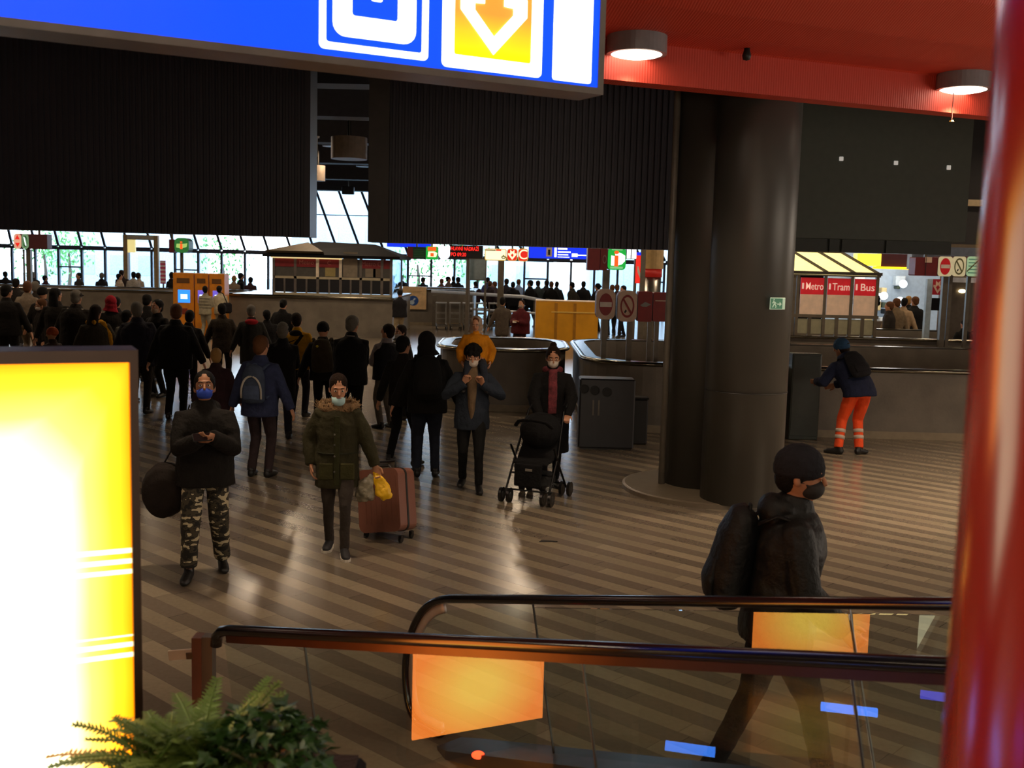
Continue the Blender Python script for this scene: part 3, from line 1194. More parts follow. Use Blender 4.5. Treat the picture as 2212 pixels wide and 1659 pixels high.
# ---- fern and leafy plant in one tall trough
fc = at(405, 1640, 2.6)
t = thing('planter', 'tall dark trough holding the fern below the bright advertising case', 'planter', (fc.x + 0.08, fc.y + 0.02, 0))
b = MB()
b.mm((-0.28, -0.13, 0), (0.36, 0.13, fc.z - 0.05), 0.015)
b.build('trough', mat('trough_dark', '#0e0c0b', 0.6, spec=.2), t)
MB().mm((-0.26, -0.11, fc.z - 0.05), (0.34, 0.11, fc.z - 0.04)).build('soil', mat('soil', '#2a1d14', 0.95, bump=0.6), t)


def frond(b, base, az, length, arch, lean, pin=0.075, npair=26):
    """one arching fern frond with toothed leaflets"""
    d = Vector((math.cos(az), math.sin(az), 0))
    s = Vector((-d.y, d.x, 0))
    pts = []
    for i in range(npair + 1):
        u = i / npair
        ang = lean - arch * u
        if i == 0:
            p = Vector(base)
        else:
            p = pts[-1] + (d * math.cos(ang) + Vector((0, 0, math.sin(ang)))) * (length / npair)
        pts.append(p)
    b.tube(pts[::2] + ([pts[-1]] if npair % 2 else []), 0.0028, 5)
    for i in range(3, npair + 1):
        u = i / npair
        w = pin * math.sin(PI * min(1, 0.12 + 0.88 * (1 - u))) ** 0.6 * (0.35 + 0.65 * (1 - u)) + 0.006
        tdir = (pts[i] - pts[i - 1]).normalized()
        up = s.cross(tdir)
        for sg in (-1, 1):
            wv = random.uniform(-.25, .1)
            e = s * sg * w + tdir * w * 0.28 + up * wv * w
            hw = length / npair * 0.46
            m1 = pts[i] + e * 0.45
            b.add([pts[i] - tdir * hw * .6, pts[i] + tdir * hw * .6, m1 + tdir * hw * 1.0, pts[i] + e, m1 - tdir * hw * 0.9], [(0, 1, 2, 4), (4, 2, 3)])


FERN = mat('fern_green', '#566f26', 0.55, var=0.35, vscale=6)
FERNB = mat('fern_orange_glow', '#a8772e', 0.6, var=0.3, vscale=6)  # orange light from the advertising case put into the leaf colour
t = thing('potted_fern', 'bushy green fern with arching fronds overlapping the bright advertising case', 'fern', (fc.x, fc.y, fc.z - 0.04))
rnd = random.Random(3)
for i in range(74):
    az = rnd.uniform(0, 2 * PI)
    L = rnd.uniform(0.16, 0.29)
    b = MB()
    frond(b, (rnd.uniform(-.1, .12), rnd.uniform(-.08, .08), 0), az, L, rnd.uniform(0.5, 1.7), rnd.uniform(0.45, 1.3), rnd.uniform(.04, .055))
    b.build('frond', FERN, t, recalc=False)
for az, L, lean, arch in [(2.9, 0.30, 0.75, 0.9), (3.25, 0.33, 0.45, 0.7), (3.4, .32, 0.25, 0.5), (2.7, .28, 1.0, 1.3), (0.35, 0.30, .95, 0.5), (0.7, .28, 1.0, .4), (1.4, .24, 1.2, .3), (0.1, .30, .7, .6), (2.2, .26, 1.0, .8)]:
    b = MB()
    frond(b, (rnd.uniform(-.06, .06), 0, 0), az, L, arch, lean, .062)
    b.build('frond', FERN, t, recalc=False)
for az, L, lean, arch in [(3.0, 0.34, 0.35, 0.6), (3.3, .31, 0.15, .5), (2.5, .22, 1.0, 1.9)]:
    b = MB()
    frond(b, (-0.05, 0, 0), az, L, arch, lean, .05)
    o = b.build('frond', FERNB, t, recalc=False)
    o['label'] = 'frond tinted with the orange glow of the case'
lc = at(575, 1668, 2.57)
IVY = mat('ivy_green', '#2f5020', 0.45, var=0.35, vscale=9)
t = thing('leafy_pot_plant', 'dense dark green broad-leaved plant growing beside the fern', 'plant', (lc.x, lc.y, fc.z - 0.04))
b = MB()
for i in range(330):
    th, ph = rnd.uniform(0, 2 * PI), rnd.uniform(0.05, 1.35)
    rr = rnd.uniform(.55, 1.0)
    c = Vector((0.2 * math.sin(ph) * math.cos(th) * rr, 0.15 * math.sin(ph) * math.sin(th) * rr, 0.19 * math.cos(ph) * rr + 0.01))
    e = (Euler((rnd.uniform(-.7, .7), rnd.uniform(-.7, .7), th))).to_matrix()
    s = rnd.uniform(.022, .042)
    vs = [Vector(q) * s for q in ((-.2, 0, 0), (.25, -.7, .15), (.55, -.25, .1), (1.25, 0, -.1), (.55, .25, .1), (.25, .7, .15), (.3, 0, 0))]
    b.add([c + e @ q for q in vs], [(0, 1, 6), (1, 2, 6), (2, 3, 6), (3, 4, 6), (4, 5, 6), (5, 0, 6)])
b.build('foliage', IVY, t, recalc=False)
b = MB()
for i in range(14):
    a = rnd.uniform(0, 6.28)
    b.tube([(0, 0, 0), (.05 * math.cos(a), .05 * math.sin(a), .07), (.13 * math.cos(a), .1 * math.sin(a), .12)], 0.004, 5)
b.build('stem', mat('stem_brown', '#4c4a26', 0.7), t)

# ---- recycling bins and control cabinet by the parapet
p = atz(1308, 972, 0)
t = thing('recycling_bin', 'dark grey recycling bin with three round openings in front of the stone parapet', 'bin', (p.x, p.y + 0.2, 0))
BING = mat('bin_grey', '#232327', 0.45)
MB().mm((-.4, -.2, .02), (.4, .2, 1.03), 0.02).build('body', BING, t)
for i, x in enumerate((-.335, -.18, -.005)):
    MB().lathe([(.058, 0), (.07, 0), (.07, .012), (.058, .012), (.056, .004), (0, .004)], seg=28).build('opening', mat('bin_hole', '#070707', 0.6), t).matrix_local = Matrix.Translation((x, -.2, .88 - .02 * i)) @ Matrix.Rotation(PI / 2, 4, 'X')
for x in (-.2, -.12):
    MB().mm((x - .012, -.206, .5), (x + .012, -.2, .72)).build('door_gap', mat('bin_slot', '#5a5246', 0.4), t)
MB().mm((-.36, -.16, 0), (.36, .16, .02)).build('foot', BLACKPL, t)
p2 = atz(1380, 965, 0)
t = thing('ash_bin', 'small black bin standing against the recycling bin', 'bin', (p2.x + .0, p2.y + .3, 0))
MB().mm((-.1, -.12, 0), (.14, .12, .68), 0.02).build('body', mat('bin_black', '#1d1d1f', 0.45), t)
MB().mm((-.11, -.13, .68), (.15, .13, .71), 0.01).build('lid', BLACKPL, t)
p = atz(1734, 950, 0)
t = thing('control_cabinet', 'tall dark green metal cabinet between the round column and the leaning man', 'cabinet', (p.x, p.y + .12, 0))
CABG = mat('cabinet_green', '#2b322c', 0.45)
MB().mm((-.23, -.12, 0), (.23, .12, 1.36), 0.01).build('body', CABG, t)
MB().mm((-.21, -.128, .06), (.21, -.12, 1.33), 0.004).build('cabinet_door', CABG, t)

# ---- litter
for i, (px, py, c, s) in enumerate([(1184, 1170, '#1c1713', (.09, .03)), (886, 1075, '#d8cdb8', (.05, .04))]):
    p = atz(px, py)
    o = MB().add([(-s[0], -s[1], .004), (s[0], -s[1] * .4, .01), (s[0] * .8, s[1], .004), (-s[0] * .7, s[1] * .6, .012), (-s[0], -s[1], 0), (s[0], -s[1] * .4, .0), (s[0] * .8, s[1], 0), (-s[0] * .7, s[1] * .6, 0)],
                 [(0, 1, 2, 3), (7, 6, 5, 4), (0, 4, 5, 1), (1, 5, 6, 2), (2, 6, 7, 3), (3, 7, 4, 0)]).build('litter_scrap', mat('litter' + c, c, 0.8))
    o.location = (p.x, p.y, 0.0)
    tag(o, ['dark scrap lying on the striped floor before the stroller', 'pale paper scrap on the floor beside the pink suitcase'][i], 'litter')

# ================================================================== signs, kiosks and far furniture
MAROON = mat('sign_maroon', '#641a1c', 0.45)
REDS = mat('sign_red', '#8e1a1c', 0.4)
CREAM = mat('sign_cream', '#d8b9a2', 0.5)
POLE = mat('pole_grey', '#6d665c', 0.4, 0.6)


def sbox(x0, y0, x1, y1, Y):
    """world rectangle of an upright sign seen in that pixel box at depth Y"""
    a, c = at(x0, (y0 + y1) / 2, Y), at(x1, (y0 + y1) / 2, Y)
    z1, z0 = at((x0 + x1) / 2, y0, Y).z, at((x0 + x1) / 2, y1, Y).z
    return a.x, c.x, z0, z1


class Sign:
    """sign case with a face; decorations are given in face units 0..1"""

    def __init__(s, name, label, px, Y, depth=0.25, case=MAROON, face=None, r=0.08, cat='sign', group=None, face_name='face', inset=0.0):
        x0, x1, z0, z1 = sbox(*px, Y)
        s.w, s.h = x1 - x0, z1 - z0
        s.t = thing(name, label, cat, ((x0 + x1) / 2, Y, (z0 + z1) / 2), 0, group)
        rr = r * min(s.w, s.h) * 2
        poly = rrect(s.w, s.h, max(rr, 0.004), 4)
        b = MB()
        b.prism(poly, (0, depth, 0), (1, 0, 0), (0, 0, 1), depth)
        b.build('case', case, s.t)
        if face is not None:
            poly = rrect(s.w - 2 * inset, s.h - 2 * inset, max(rr - inset, 0.004), 4)
            MB().prism(poly, (0, 0.0, 0), (1, 0, 0), (0, 0, 1), 0.012).build(face_name, face, s.t)

    def poly(s, name, pts, m, layer=1, th=0.006):
        pts = [((a - .5) * s.w, (c - .5) * s.h) for a, c in pts]
        ar = sum(pts[i][0] * pts[(i + 1) % len(pts)][1] - pts[(i + 1) % len(pts)][0] * pts[i][1] for i in range(len(pts)))
        if ar < 0:
            pts.reverse()
        return MB().prism(pts, (0, -0.012 - 0.006 * (layer - 1), 0), (1, 0, 0), (0, 0, 1), th).build(name, m, s.t)

    def rect(s, name, a0, c0, a1, c1, m, layer=1):
        return s.poly(name, [(a0, c0), (a1, c0), (a1, c1), (a0, c1)], m, layer)

    def disc(s, name, a, c, ra, rc, m, layer=1, inner=0.0, n=28):
        outer = [(a + ra * math.cos(2 * PI * i / n), c + rc * math.sin(2 * PI * i / n)) for i in range(n)]
        if not inner:
            return s.poly(name, outer, m, layer)
        inn = [(a + ra * inner * math.cos(2 * PI * i / n), c + rc * inner * math.sin(2 * PI * i / n)) for i in range(n)]
        y = -0.012 - 0.006 * (layer - 1)
        rows = []
        for i in range(n + 1):
            o_, i_ = outer[i % n], inn[i % n]
            f = lambda q, yy: Vector(((q[0] - .5) * s.w, yy, (q[1] - .5) * s.h))
            rows.append([f(o_, y), f(o_, y - .006), f(i_, y - .006), f(i_, y)])
        return MB().sheet(rows).build(name, m, s.t)

    def text(s, name, body, a, c, hgt, m, layer=1, maxw=None, align='CENTER'):
        o = text(name, body, hgt * s.h * 1.35, ((a - .5) * s.w, -0.013 - 0.006 * (layer - 1), (c - .5) * s.h), (PI / 2, 0, 0), m, s.t, 0.003, align)
        if maxw:
            wdt = o.dimensions.x
            bb = [v[0] for v in o.bound_box]
            wdt = max(bb) - min(bb)
            if wdt > 0:
                o.scale.x = maxw * s.w / wdt
        return o

    def pole(s, name, a, width=0.07, ztop=None, zbot=0.0, y=0.1, m=None):
        x = (a - .5) * s.w
        zt = -s.h / 2 if ztop is None else ztop
        return MB().mm((x - width / 2, y - width / 2, zbot - s.t.location.z), (x + width / 2, y + width / 2, zt)).build(name, m or POLE, s.t)


W_E = glow('white_face', '#f6fbff', 1.6)
CR_E = glow('cream_face', '#ffedc0', 1.25)
GR_E = glow('green_face', '#16a83c', 0.8)
RD_E = glow('red_face', '#d8241a', 0.9)
BL_E = glow('blue_face', '#0a30e8', 1.0)
GREEN = mat('sign_green', '#1f6b3a', 0.45)
DGREEN = mat('sign_dark_green', '#123a26', 0.45)
OR_E = glow('orange_mark', '#ff5a1e', 1.0)
BLK = mat('mark_black', '#151515', 0.5)
WHM = mat('mark_white', '#e0d2c6', 0.5)


def no_entry(s, a=.5, c=.5, ra=.36, rc=.37, m=REDS, wm=WHM):
    s.disc('no_entry_disc', a, c, ra, rc, m)
    s.rect('no_entry_bar', a - ra * .86, c - rc * .22, a + ra * .86, c + rc * .22, wm, 2)


def no_smoke(s, a=.5, c=.5, ra=.36, rc=.37, m=REDS):
    s.disc('prohibition_ring', a, c, ra, rc, m, 1, .8)
    s.poly('prohibition_bar', [(a - ra * .72, c + rc * .58), (a - ra * .55, c + rc * .72), (a + ra * .72, c - rc * .58), (a + ra * .55, c - rc * .72)], m, 2)
    s.poly('cigarette', [(a - ra * .45, c - rc * .5), (a - ra * .2, c - rc * .28), (a - ra * .05, c - rc * .42), (a - ra * .3, c - rc * .62)], BLK)


def down_arrow(s, a, c, ra, rc, m, mi=None):
    def sh(k):
        return [(a, c - rc * k), (a + ra * k, c + rc * .05), (a + ra * .95 * k, c + rc * .35 * k), (a + ra * .5 * k, c + rc * .25 * k), (a + ra * .5 * k, c + rc * k), (a, c + rc * .62 * k), (a - ra * .5 * k, c + rc * k), (a - ra * .5 * k, c + rc * .25 * k), (a - ra * .95 * k, c + rc * .35 * k), (a - ra * k, c + rc * .05)]
    s.poly('arrow', sh(1), m)
    if mi:
        s.poly('arrow_core', [(a, c - rc * .5), (a + ra * .42, c + rc * .02), (a + ra * .18, c + rc * .1), (a, c + rc * .35), (a - ra * .18, c + rc * .1), (a - ra * .42, c + rc * .02)], mi, 2)


def info_i(s, wm=W_E):
    s.poly('hand_mark', [(.18, .2), (.38, .2), (.38, .62), (.18, .66)], wm)
    s.poly('finger_mark', [(.52, .2), (.78, .26), (.95, .42), (.95, .66), (.7, .78), (.40, .82), (.40, .68), (.52, .62)], wm)
    s.rect('letter_i', .36, .16, .58, .66, OR_E, 2)
    s.disc('letter_i_dot', .47, .80, .13, .08, OR_E, 3)
    s.rect('caption', .14, .05, .84, .15, mat('pale_green_mark', '#8fe0a0', 0.5, emit='#8fe0a0', estr=.5), 2)
    s.rect('caption', .2, .9, .8, .97, mat('pale_green_mark', '#8fe0a0', 0.5), 1)


# ---- signs by the metro stairs in the middle distance
Y = 17.9
s = Sign('no_entry_sign', 'rounded white sign with red no-entry disc on a pole over the parapet', (1288, 625, 1329, 690), Y, .3, MAROON, CREAM, .16)
no_entry(s)
s.pole('pole', .5, .085, None, 0.0, .15)
s = Sign('no_smoking_sign', 'rounded white sign with crossed-out cigarette ring beside the no-entry disc', (1334, 628, 1376, 695), Y, .3, MAROON, CREAM, .16)
no_smoke(s)
s.pole('pole', .7, .085, None, 0.0, .15)
s = Sign('red_sign_box', 'dark red sign box with a pale mark between no-smoking sign and column', (1378, 630, 1409, 695), Y, .3, REDS, None, .05)
s.poly('pale_mark', [(.15, .55), (.5, .66), (.9, .58), (.6, .5), (.3, .5)], mat('mark_grey', '#8f8a86', .4), 1)
s.pole('pole', .95, .07, None, 0.0, .15)
s = Sign('red_sign_box', 'second dark red sign box half hidden by the round column', (1411, 632, 1450, 695), Y, .3, REDS, None, .05)
s.rect('pale_line', .1, .70, .9, .735, CREAM)
s.pole('pole', .3, .07, None, 0.0, .15)
Y = 24
s = Sign('maroon_sign_box', 'unlit maroon sign box hanging beside the glowing green information sign', (1269, 535, 1296, 584), Y, .4, MAROON, None, .05)
s.pole('hanger', .5, .06, 6.9 - s.t.location.z, s.t.location.z + s.h / 2, .2)
s = Sign('information_sign', 'glowing green and white information sign with a red letter i by the maroon box', (1313, 536, 1352, 583), Y, .5, DGREEN, GR_E, .1)
info_i(s)
s.pole('pole', .0, .16, None, 0.0, .3)
s = Sign('maroon_sign_box', 'brownish sign box with a faint loop on it, touching the green information sign', (1297, 536, 1312, 584), Y, .4, MAROON, None, .05)
s.disc('loop_mark', .6, .5, .3, .2, mat('mark_mauve', '#7a5a58', .5), 1, .65)
s.pole('hanger', .5, .06, 6.9 - s.t.location.z, s.t.location.z + s.h / 2, .2)
s = Sign('white_lit_sign', 'two bright white lit squares close behind the green information sign', (1353, 537, 1375, 560), 30, .3, BLK, None, .05)
s.rect('lit_square', .05, .05, .42, .95, W_E)
s.rect('lit_square', .52, .05, .98, .95, W_E)
s.pole('hanger', .5, .06, 6.9 - s.t.location.z, s.t.location.z + s.h / 2, .2)
s = Sign('poster_stand', 'narrow red poster with white swoosh on grey posts near the column', (1373, 545, 1388, 612), 30, .12, POLE, RD_E, .03)
s.rect('poster_band', .1, .9, .9, 1.0, BL_E)
s.poly('swoosh', [(.2, .55), (.4, .55), (.9, .15), (.8, .1), (.3, .35)], WHM)
s.pole('post', 0.0, .08, s.h / 2, 0, .05)
s.pole('post', 1.05, .14, s.h / 2 + .1, 0, .05)
x0, x1, z0, z1 = sbox(1393, 540, 1436, 581, 31)
t = thing('snack_kiosk', 'round beige kiosk with a red lit band and steel counter beside the column', 'kiosk', ((x0 + x1) / 2, 31.6, 0))
rk = (x1 - x0) / 2 + .05
MB().lathe([(rk, z0), (rk, z1 + .5)], seg=24).build('canopy', mat('kiosk_beige', '#a98c5c', .5), t)
zb_ = at(1415, 599, 31).z
MB().lathe([(rk - .03, zb_), (rk - .03, z0)], seg=24).build('red_band', mat('kiosk_red', '#a01c14', .4, emit='#a01c14', estr=.25), t, smooth=True)
MB().lathe([(rk - .05, 0), (rk - .05, zb_)], seg=24).build('counter', STEEL, t, smooth=True)

# ---- row of hanging signs under the ribbed wall
def hang(s, a=.5, w=.06):
    s.pole('hanger', a, w, 6.9 - s.t.location.z, s.t.location.z + s.h / 2, .1)


s = Sign('blue_route_sign', 'blue lit strip of a route sign beside the metro kiosk roof ridge', (836, 520, 931, 534), 50, .3, BLK, BL_E, .02)
for i, a in enumerate((.02, .13, .22, .42, .62)):
    s.rect('white_lettering', a, .62, a + .08 + .05 * (i % 3), .88, W_E)
hang(s)
s = Sign('green_shop_sign', 'dark green sign with pale lines and maroon end next to the white oval', (880, 533, 920, 560), 40, .3, MAROON, DGREEN, .03)
for k in range(5):
    s.rect('text_line', .35, .2 + .14 * k, .9, .25 + .14 * k, GREEN)
s.rect('maroon_end', 0, 0, .3, 1, MAROON)
hang(s)
s = Sign('information_sign', 'small glowing green information sign with red mark beside the white oval', (920, 532, 946, 561), 40, .35, DGREEN, GR_E, .06)
s.poly('hand_mark', [(.15, .2), (.85, .2), (.95, .5), (.7, .62), (.2, .6)], CR_E)
s.rect('red_mark', .38, .25, .66, .5, OR_E, 2)
s.rect('orange_band', .15, .68, .85, .95, OR_E)
hang(s)
s = Sign('white_lit_sign', 'white glowing rounded sign next to the red text display', (947, 532, 972, 561), 40, .3, POLE, W_E, .3)
hang(s)
s = Sign('text_display', 'black LED display with two lines of red running text', (972, 530, 1043, 558), 38, .3, BLACKPL, None, .02)
LED = glow('led_red', '#ff2420', 2.0)
s.text('led_line', 'HLAVNÍ NÁDRAŽÍ', .45, .72, .30, LED, 1, .84)
s.text('led_line', 'PO 09:20', .26, .27, .30, LED, 1, .46)
hang(s, .8)
s.pole('pole', .55, .12, -s.h / 2, 0, .15)
s = Sign('yellow_lit_sign', 'cream lit sign with red strip and small green arrow beside the red text display', (1047, 537, 1094, 563), 38, .3, mat('frame_yellow', '#d9b75a', .4, emit='#d9b75a', estr=.5), CR_E, .08, inset=.03)
s.rect('red_strip', .52, .82, .76, .93, RD_E)
s.rect('grey_strip', .04, .82, .5, .90, mat('mark_tan', '#a08a60', .5))
s.disc('round_mark', .87, .3, .1, .14, mat('mark_olive', '#6a8a3a', .5), 1, .5)
s.rect('round_mark_stem', .85, .3, .89, .5, mat('mark_olive', '#6a8a3a', .5), 2)
hang(s)
s = Sign('metro_arrow_sign', 'small lit red square sign with white down arrow beside the letter C', (1095, 537, 1118, 564), 38, .3, mat('frame_yellow', '#d9b75a', .4), RD_E, .14, inset=.03)
down_arrow(s, .5, .5, .4, .4, CR_E, RD_E)
hang(s)
s = Sign('metro_line_sign', 'small lit red square sign with a white letter C', (1119, 537, 1141, 565), 38, .3, mat('frame_yellow', '#d9b75a', .4), RD_E, .14, inset=.03)
s.text('letter', 'C', .5, .5, .78, CR_E, 1)
hang(s)
s = Sign('blue_direction_sign', 'long blue lit direction sign with white pictogram and lines of writing', (1142, 531, 1268, 560), 36, .35, mat('sign_frame_black', '#26242c', .5), BL_E, .02, inset=.02)
s.rect('pictogram', .30, .18, .40, .86, WHM)
s.rect('pictogram_core', .33, .3, .37, .7, BLK, 2)
s.rect('white_block', .44, .15, .48, .86, W_E)
for a0, c0, a1, c1 in ((.50, .72, .66, .84), (.50, .50, .72, .60), (.50, .3, .68, .38), (.74, .2, .84, .46), (.84, .3, .99, .38), (.50, .14, .7, .2)):
    s.rect('white_lettering', a0, c0, a1, c1, W_E)
hang(s, .1)
hang(s, .9)
s = Sign('glass_notice_board', 'greyish glass notice board standing under the red text display', (1012, 558, 1051, 606), 40, .08, POLE, mat('notice_dark_glass', '#5d7078', .15), .02, inset=.04)
s.pole('leg', .05, .08, -s.h / 2, 0, .04)
s.pole('leg', .95, .08, -s.h / 2, 0, .04)
for nm, px, Y, lab in (('sign_pole', 1082, 41, 'dark pole standing behind the row of luggage trolleys under the cream sign'),):
    p = at(px, 600, Y)
    o = MB().mm((-.12, -.12, 0), (.12, .12, 2.9)).build('lighting_pole', POLE)
    o.location = (p.x, Y, 0)
    tag(o, lab, 'pole')
    o.name = 'sign_pole'

# ---- left side signs
Y = 34
s = Sign('no_entry_sign', 'pale red oval no-entry sign on the pole above the waiting queue', (30, 504, 46, 538), Y, .3, MAROON, mat('sign_pink', '#f2b39a', .5, emit='#f2b39a', estr=.5), .4)
s.poly('upper_half', [(.18, .62), (.82, .62), (.5, .9)], RD_E)
s.poly('lower_half', [(.18, .40), (.82, .40), (.5, .12)], RD_E)
s.pole('pole', 1.0, .05, -s.h / 2, 0, .15)
s = Sign('green_round_sign', 'small pale green rounded sign between the no-entry oval and maroon box', (47, 505, 62, 538), Y, .3, MAROON, mat('sign_pale_green', '#7fae86', .5, emit='#7fae86', estr=.35), .3)
s.disc('ring_mark', .5, .5, .32, .36, GREEN, 1, .75)
s.poly('ring_bar', [(.3, .75), (.4, .8), (.7, .25), (.6, .2)], W_E, 2)
s.pole('pole', .7, .14, -s.h / 2, 0, .15)
s = Sign('maroon_sign_box', 'plain maroon sign box over the waiting queue beside the pale green rounded sign', (63, 506, 102, 538), Y, .35, mat('sign_maroon_dark', '#4a1c22', .5), None, .02)
s.pole('hanger', .5, .06, 6.9 - s.t.location.z, s.t.location.z + s.h / 2, .1)
s = Sign('information_cube', 'dark green information cube sign with red letter i over the ticket machines', (377, 514, 408, 546), 37, .5, DGREEN, mat('sign_face_green', '#2f7a3a', .4, emit='#2f7a3a', estr=.5), .16)
s.poly('hand_mark', [(.12, .35), (.4, .3), (.4, .62), (.15, .6)], mat('mark_lime', '#a8d070', .5, emit='#a8d070', estr=.7))
s.poly('finger_mark', [(.55, .3), (.85, .4), (.9, .65), (.55, .6)], mat('mark_lime', '#a8d070', .5))
s.rect('letter_i', .4, .25, .56, .62, OR_E, 2)
s.rect('letter_i_dot', .41, .68, .55, .76, OR_E, 2)
s.pole('pole', .35, .1, -s.h / 2, 0, .25)
s = Sign('maroon_sign_box', 'thin maroon sign box set against the dark green information cube', (365, 517, 376, 546), 37, .4, MAROON, None, .05)
s.pole('hanger', .5, .06, 6.9 - s.t.location.z, s.t.location.z + s.h / 2, .1)
x0, x1, z0, z1 = sbox(268, 508, 343, 620, 46)
t = thing('cream_portal', 'tall cream and bronze portal frame by the glass behind the queue', 'portal', ((x0 + x1) / 2, 46.0, 0))
hw = (x1 - x0) / 2
PORT = mat('portal_tan', '#9b8560', .5)
MB().mm((-hw, -.1, 0), (-hw + .18, .1, z1)).build('post', PORT, t)
MB().mm((hw - .18, -.1, 0), (hw, .1, z1)).build('post', PORT, t)
MB().mm((-hw + .18, -.1, z1 - .2), (hw - .18, .1, z1)).build('crossbar', mat('portal_pale', '#b5b0a4', .5), t)
MB().mm((-hw + .18, -.06, z1 - .75), (-hw + .5, .06, z1 - .2)).build('lamp_box', glow('portal_lamp', '#e8d890', .9), t)
x0, x1, z0, z1 = sbox(346, 563, 358, 613, 46)
t = thing('striped_banner', 'narrow pink and red striped banner beside the cream portal', 'banner', ((x0 + x1) / 2, 46, 0))
MB().mm(((x0 - x1) / 2, -.02, z0), ((x1 - x0) / 2, .02, z1)).build('cloth', mat('banner_pink', '#d8507a', .6), t)
for k in range(6):
    zz = z0 + (z1 - z0) * (k + .35) / 6
    MB().mm(((x0 - x1) / 2, -.026, zz), ((x1 - x0) / 2, -.02, zz + .08)).build('stripe', mat('banner_white', '#f0d8e0', .6), t)
MB().mm((-.03, .02, 0), (.03, .08, z1)).build('pole', POLE, t)

# ---- yellow hoarding and luggage trolleys
x0, x1, z0, z1 = sbox(1157, 652, 1292, 722, 37)
t = thing('yellow_hoarding', 'large yellow-orange hoarding box behind the parapet and the no-entry sign', 'hoarding', ((x0 + x1) / 2, 37.5, 0))
hw = (x1 - x0) / 2
YEL = mat('hoarding_yellow', '#d99a12', .5, bump=.1, var=.1, vscale=2)
MB().mm((-hw, -.5, 0), (hw, .5, z1)).build('sheeting', YEL, t)
for a in (-.35, .25):
    MB().mm((hw * a - .05, -.53, .05), (hw * a + .05, -.5, z1 - .05)).build('batten', mat('hoarding_dark', '#a8720c', .5), t)
MB().mm((-hw * .5, -.54, z1 * .72), (hw * .9, -.5, z1 * .75)).build('strip', mat('hoarding_pale', '#e6c368', .5), t)
MB().mm((-hw, -.52, z1), (hw, .52, z1 + .03)).build('rim', mat('hoarding_rim', '#e3bd84', .5), t)


def trolley():
    t = thing('luggage_trolley', '', 'trolley', (0, 0, 0), 0, 'nested luggage trolleys')
    b = MB()
    for sx in (-.19, .19):
        b.bar((sx, -.4, .16), (sx, .4, .2), .05)
    b.bar((-.2, -.4, .16), (.2, -.4, .16), .06)
    for k in range(4):
        b.bar((-.19, -.2 + k * .15, .19), (.19, -.2 + k * .15, .19), .03)
    b.build('base_frame', STEEL, t)
    b = MB()
    for sx in (-.19, .19):
        b.bar((sx, .38, .18), (sx, .45, 1.0), .05)
    b.bar((-.2, .43, .62), (.2, .43, .62), .08)
    b.bar((-.2, .44, .4), (.2, .44, .4), .04)
    b.build('upright', STEEL, t)
    MB().tube([(-.22, .47, 1.02), (.22, .47, 1.02)], .035, 8).build('handle', mat('handle_pale', '#aeb6c0', .4), t)
    for sx in (-.18, .18):
        for sy in (-.34, .36):
            w = MB()
            w.tube([(sx - .02, sy, .085), (sx + .02, sy, .085)], .085, 14)
            w.build('wheel', BLACKRUB, t)
    return t


def copy_tree(o, parent=None):
    c = o.copy()
    C.objects.link(c)
    if parent is not None:
        c.parent = parent
    for ch in list(o.children):
        copy_tree(ch, c)
    return c


tr0 = trolley()
spots = [(955, 41.5), (985, 41.6), (1014, 41.8), (1042, 42.0), (1070, 42.2)]
tl = ['first luggage trolley of the row, next to the white notice', 'luggage trolley standing second in the row from the notice', 'middle luggage trolley of the nested row of five',
      'fourth luggage trolley of the row, counting from the white notice', 'last luggage trolley of the row, close to the grey-clad person']
for i, (px, Y) in enumerate(spots):
    o = tr0 if i == 0 else copy_tree(tr0)
    p = at(px, 650, Y)
    o.location = (p.x, Y, 0)
    o.rotation_euler = (0, 0, R(8))
    o['label'] = tl[i]
x0, x1 = at(930, 650, 43).x, at(1215, 650, 43).x
t = thing('guard_rail', 'pale steel guard rail running behind the luggage trolleys', 'rail', ((x0 + x1) / 2, 43.3, 0))
hw = (x1 - x0) / 2
MB().tube([(-hw, 0, 1.42), (hw * .4, 0, 1.3), (hw * .8, 0, 1.12)], .07, 10).build('top_rail', mat('rail_pale', '#b9c4d6', .35), t)
MB().tube([(-hw * .4, 0, .75), (hw, 0, .6)], .05, 10).build('mid_rail', mat('rail_pale', '#b9c4d6', .35), t)
for a in (-.95, -.4, .1, .6, .78):
    MB().mm((hw * a - .08, .05, 0), (hw * a + .08, .2, 1.25)).build('post', POLE, t)
# notice with the blue emblem on the parapet
s = Sign('notice_board', 'cream notice with a round blue emblem hung on the far stone parapet', (870, 619, 921, 668), 43.9, .05, mat('notice_cream', '#e0bd8d', .6), mat('notice_cream', '#e0bd8d', .6), .02)
s.disc('emblem', .45, .38, .22, .22, mat('emblem_blue', '#1f4f9c', .5))
s.disc('emblem_figure', .40, .30, .10, .10, mat('emblem_pale', '#bcd0e6', .5), 2)
s.poly('emblem_arm', [(.5, .5), (.56, .46), (.44, .34), (.4, .38)], mat('emblem_pale', '#bcd0e6', .5), 2)
s.rect('text_line', .2, .78, .8, .8, mat('notice_text', '#a08055', .6))
s.rect('text_line', .25, .72, .75, .74, mat('notice_text', '#a08055', .6))

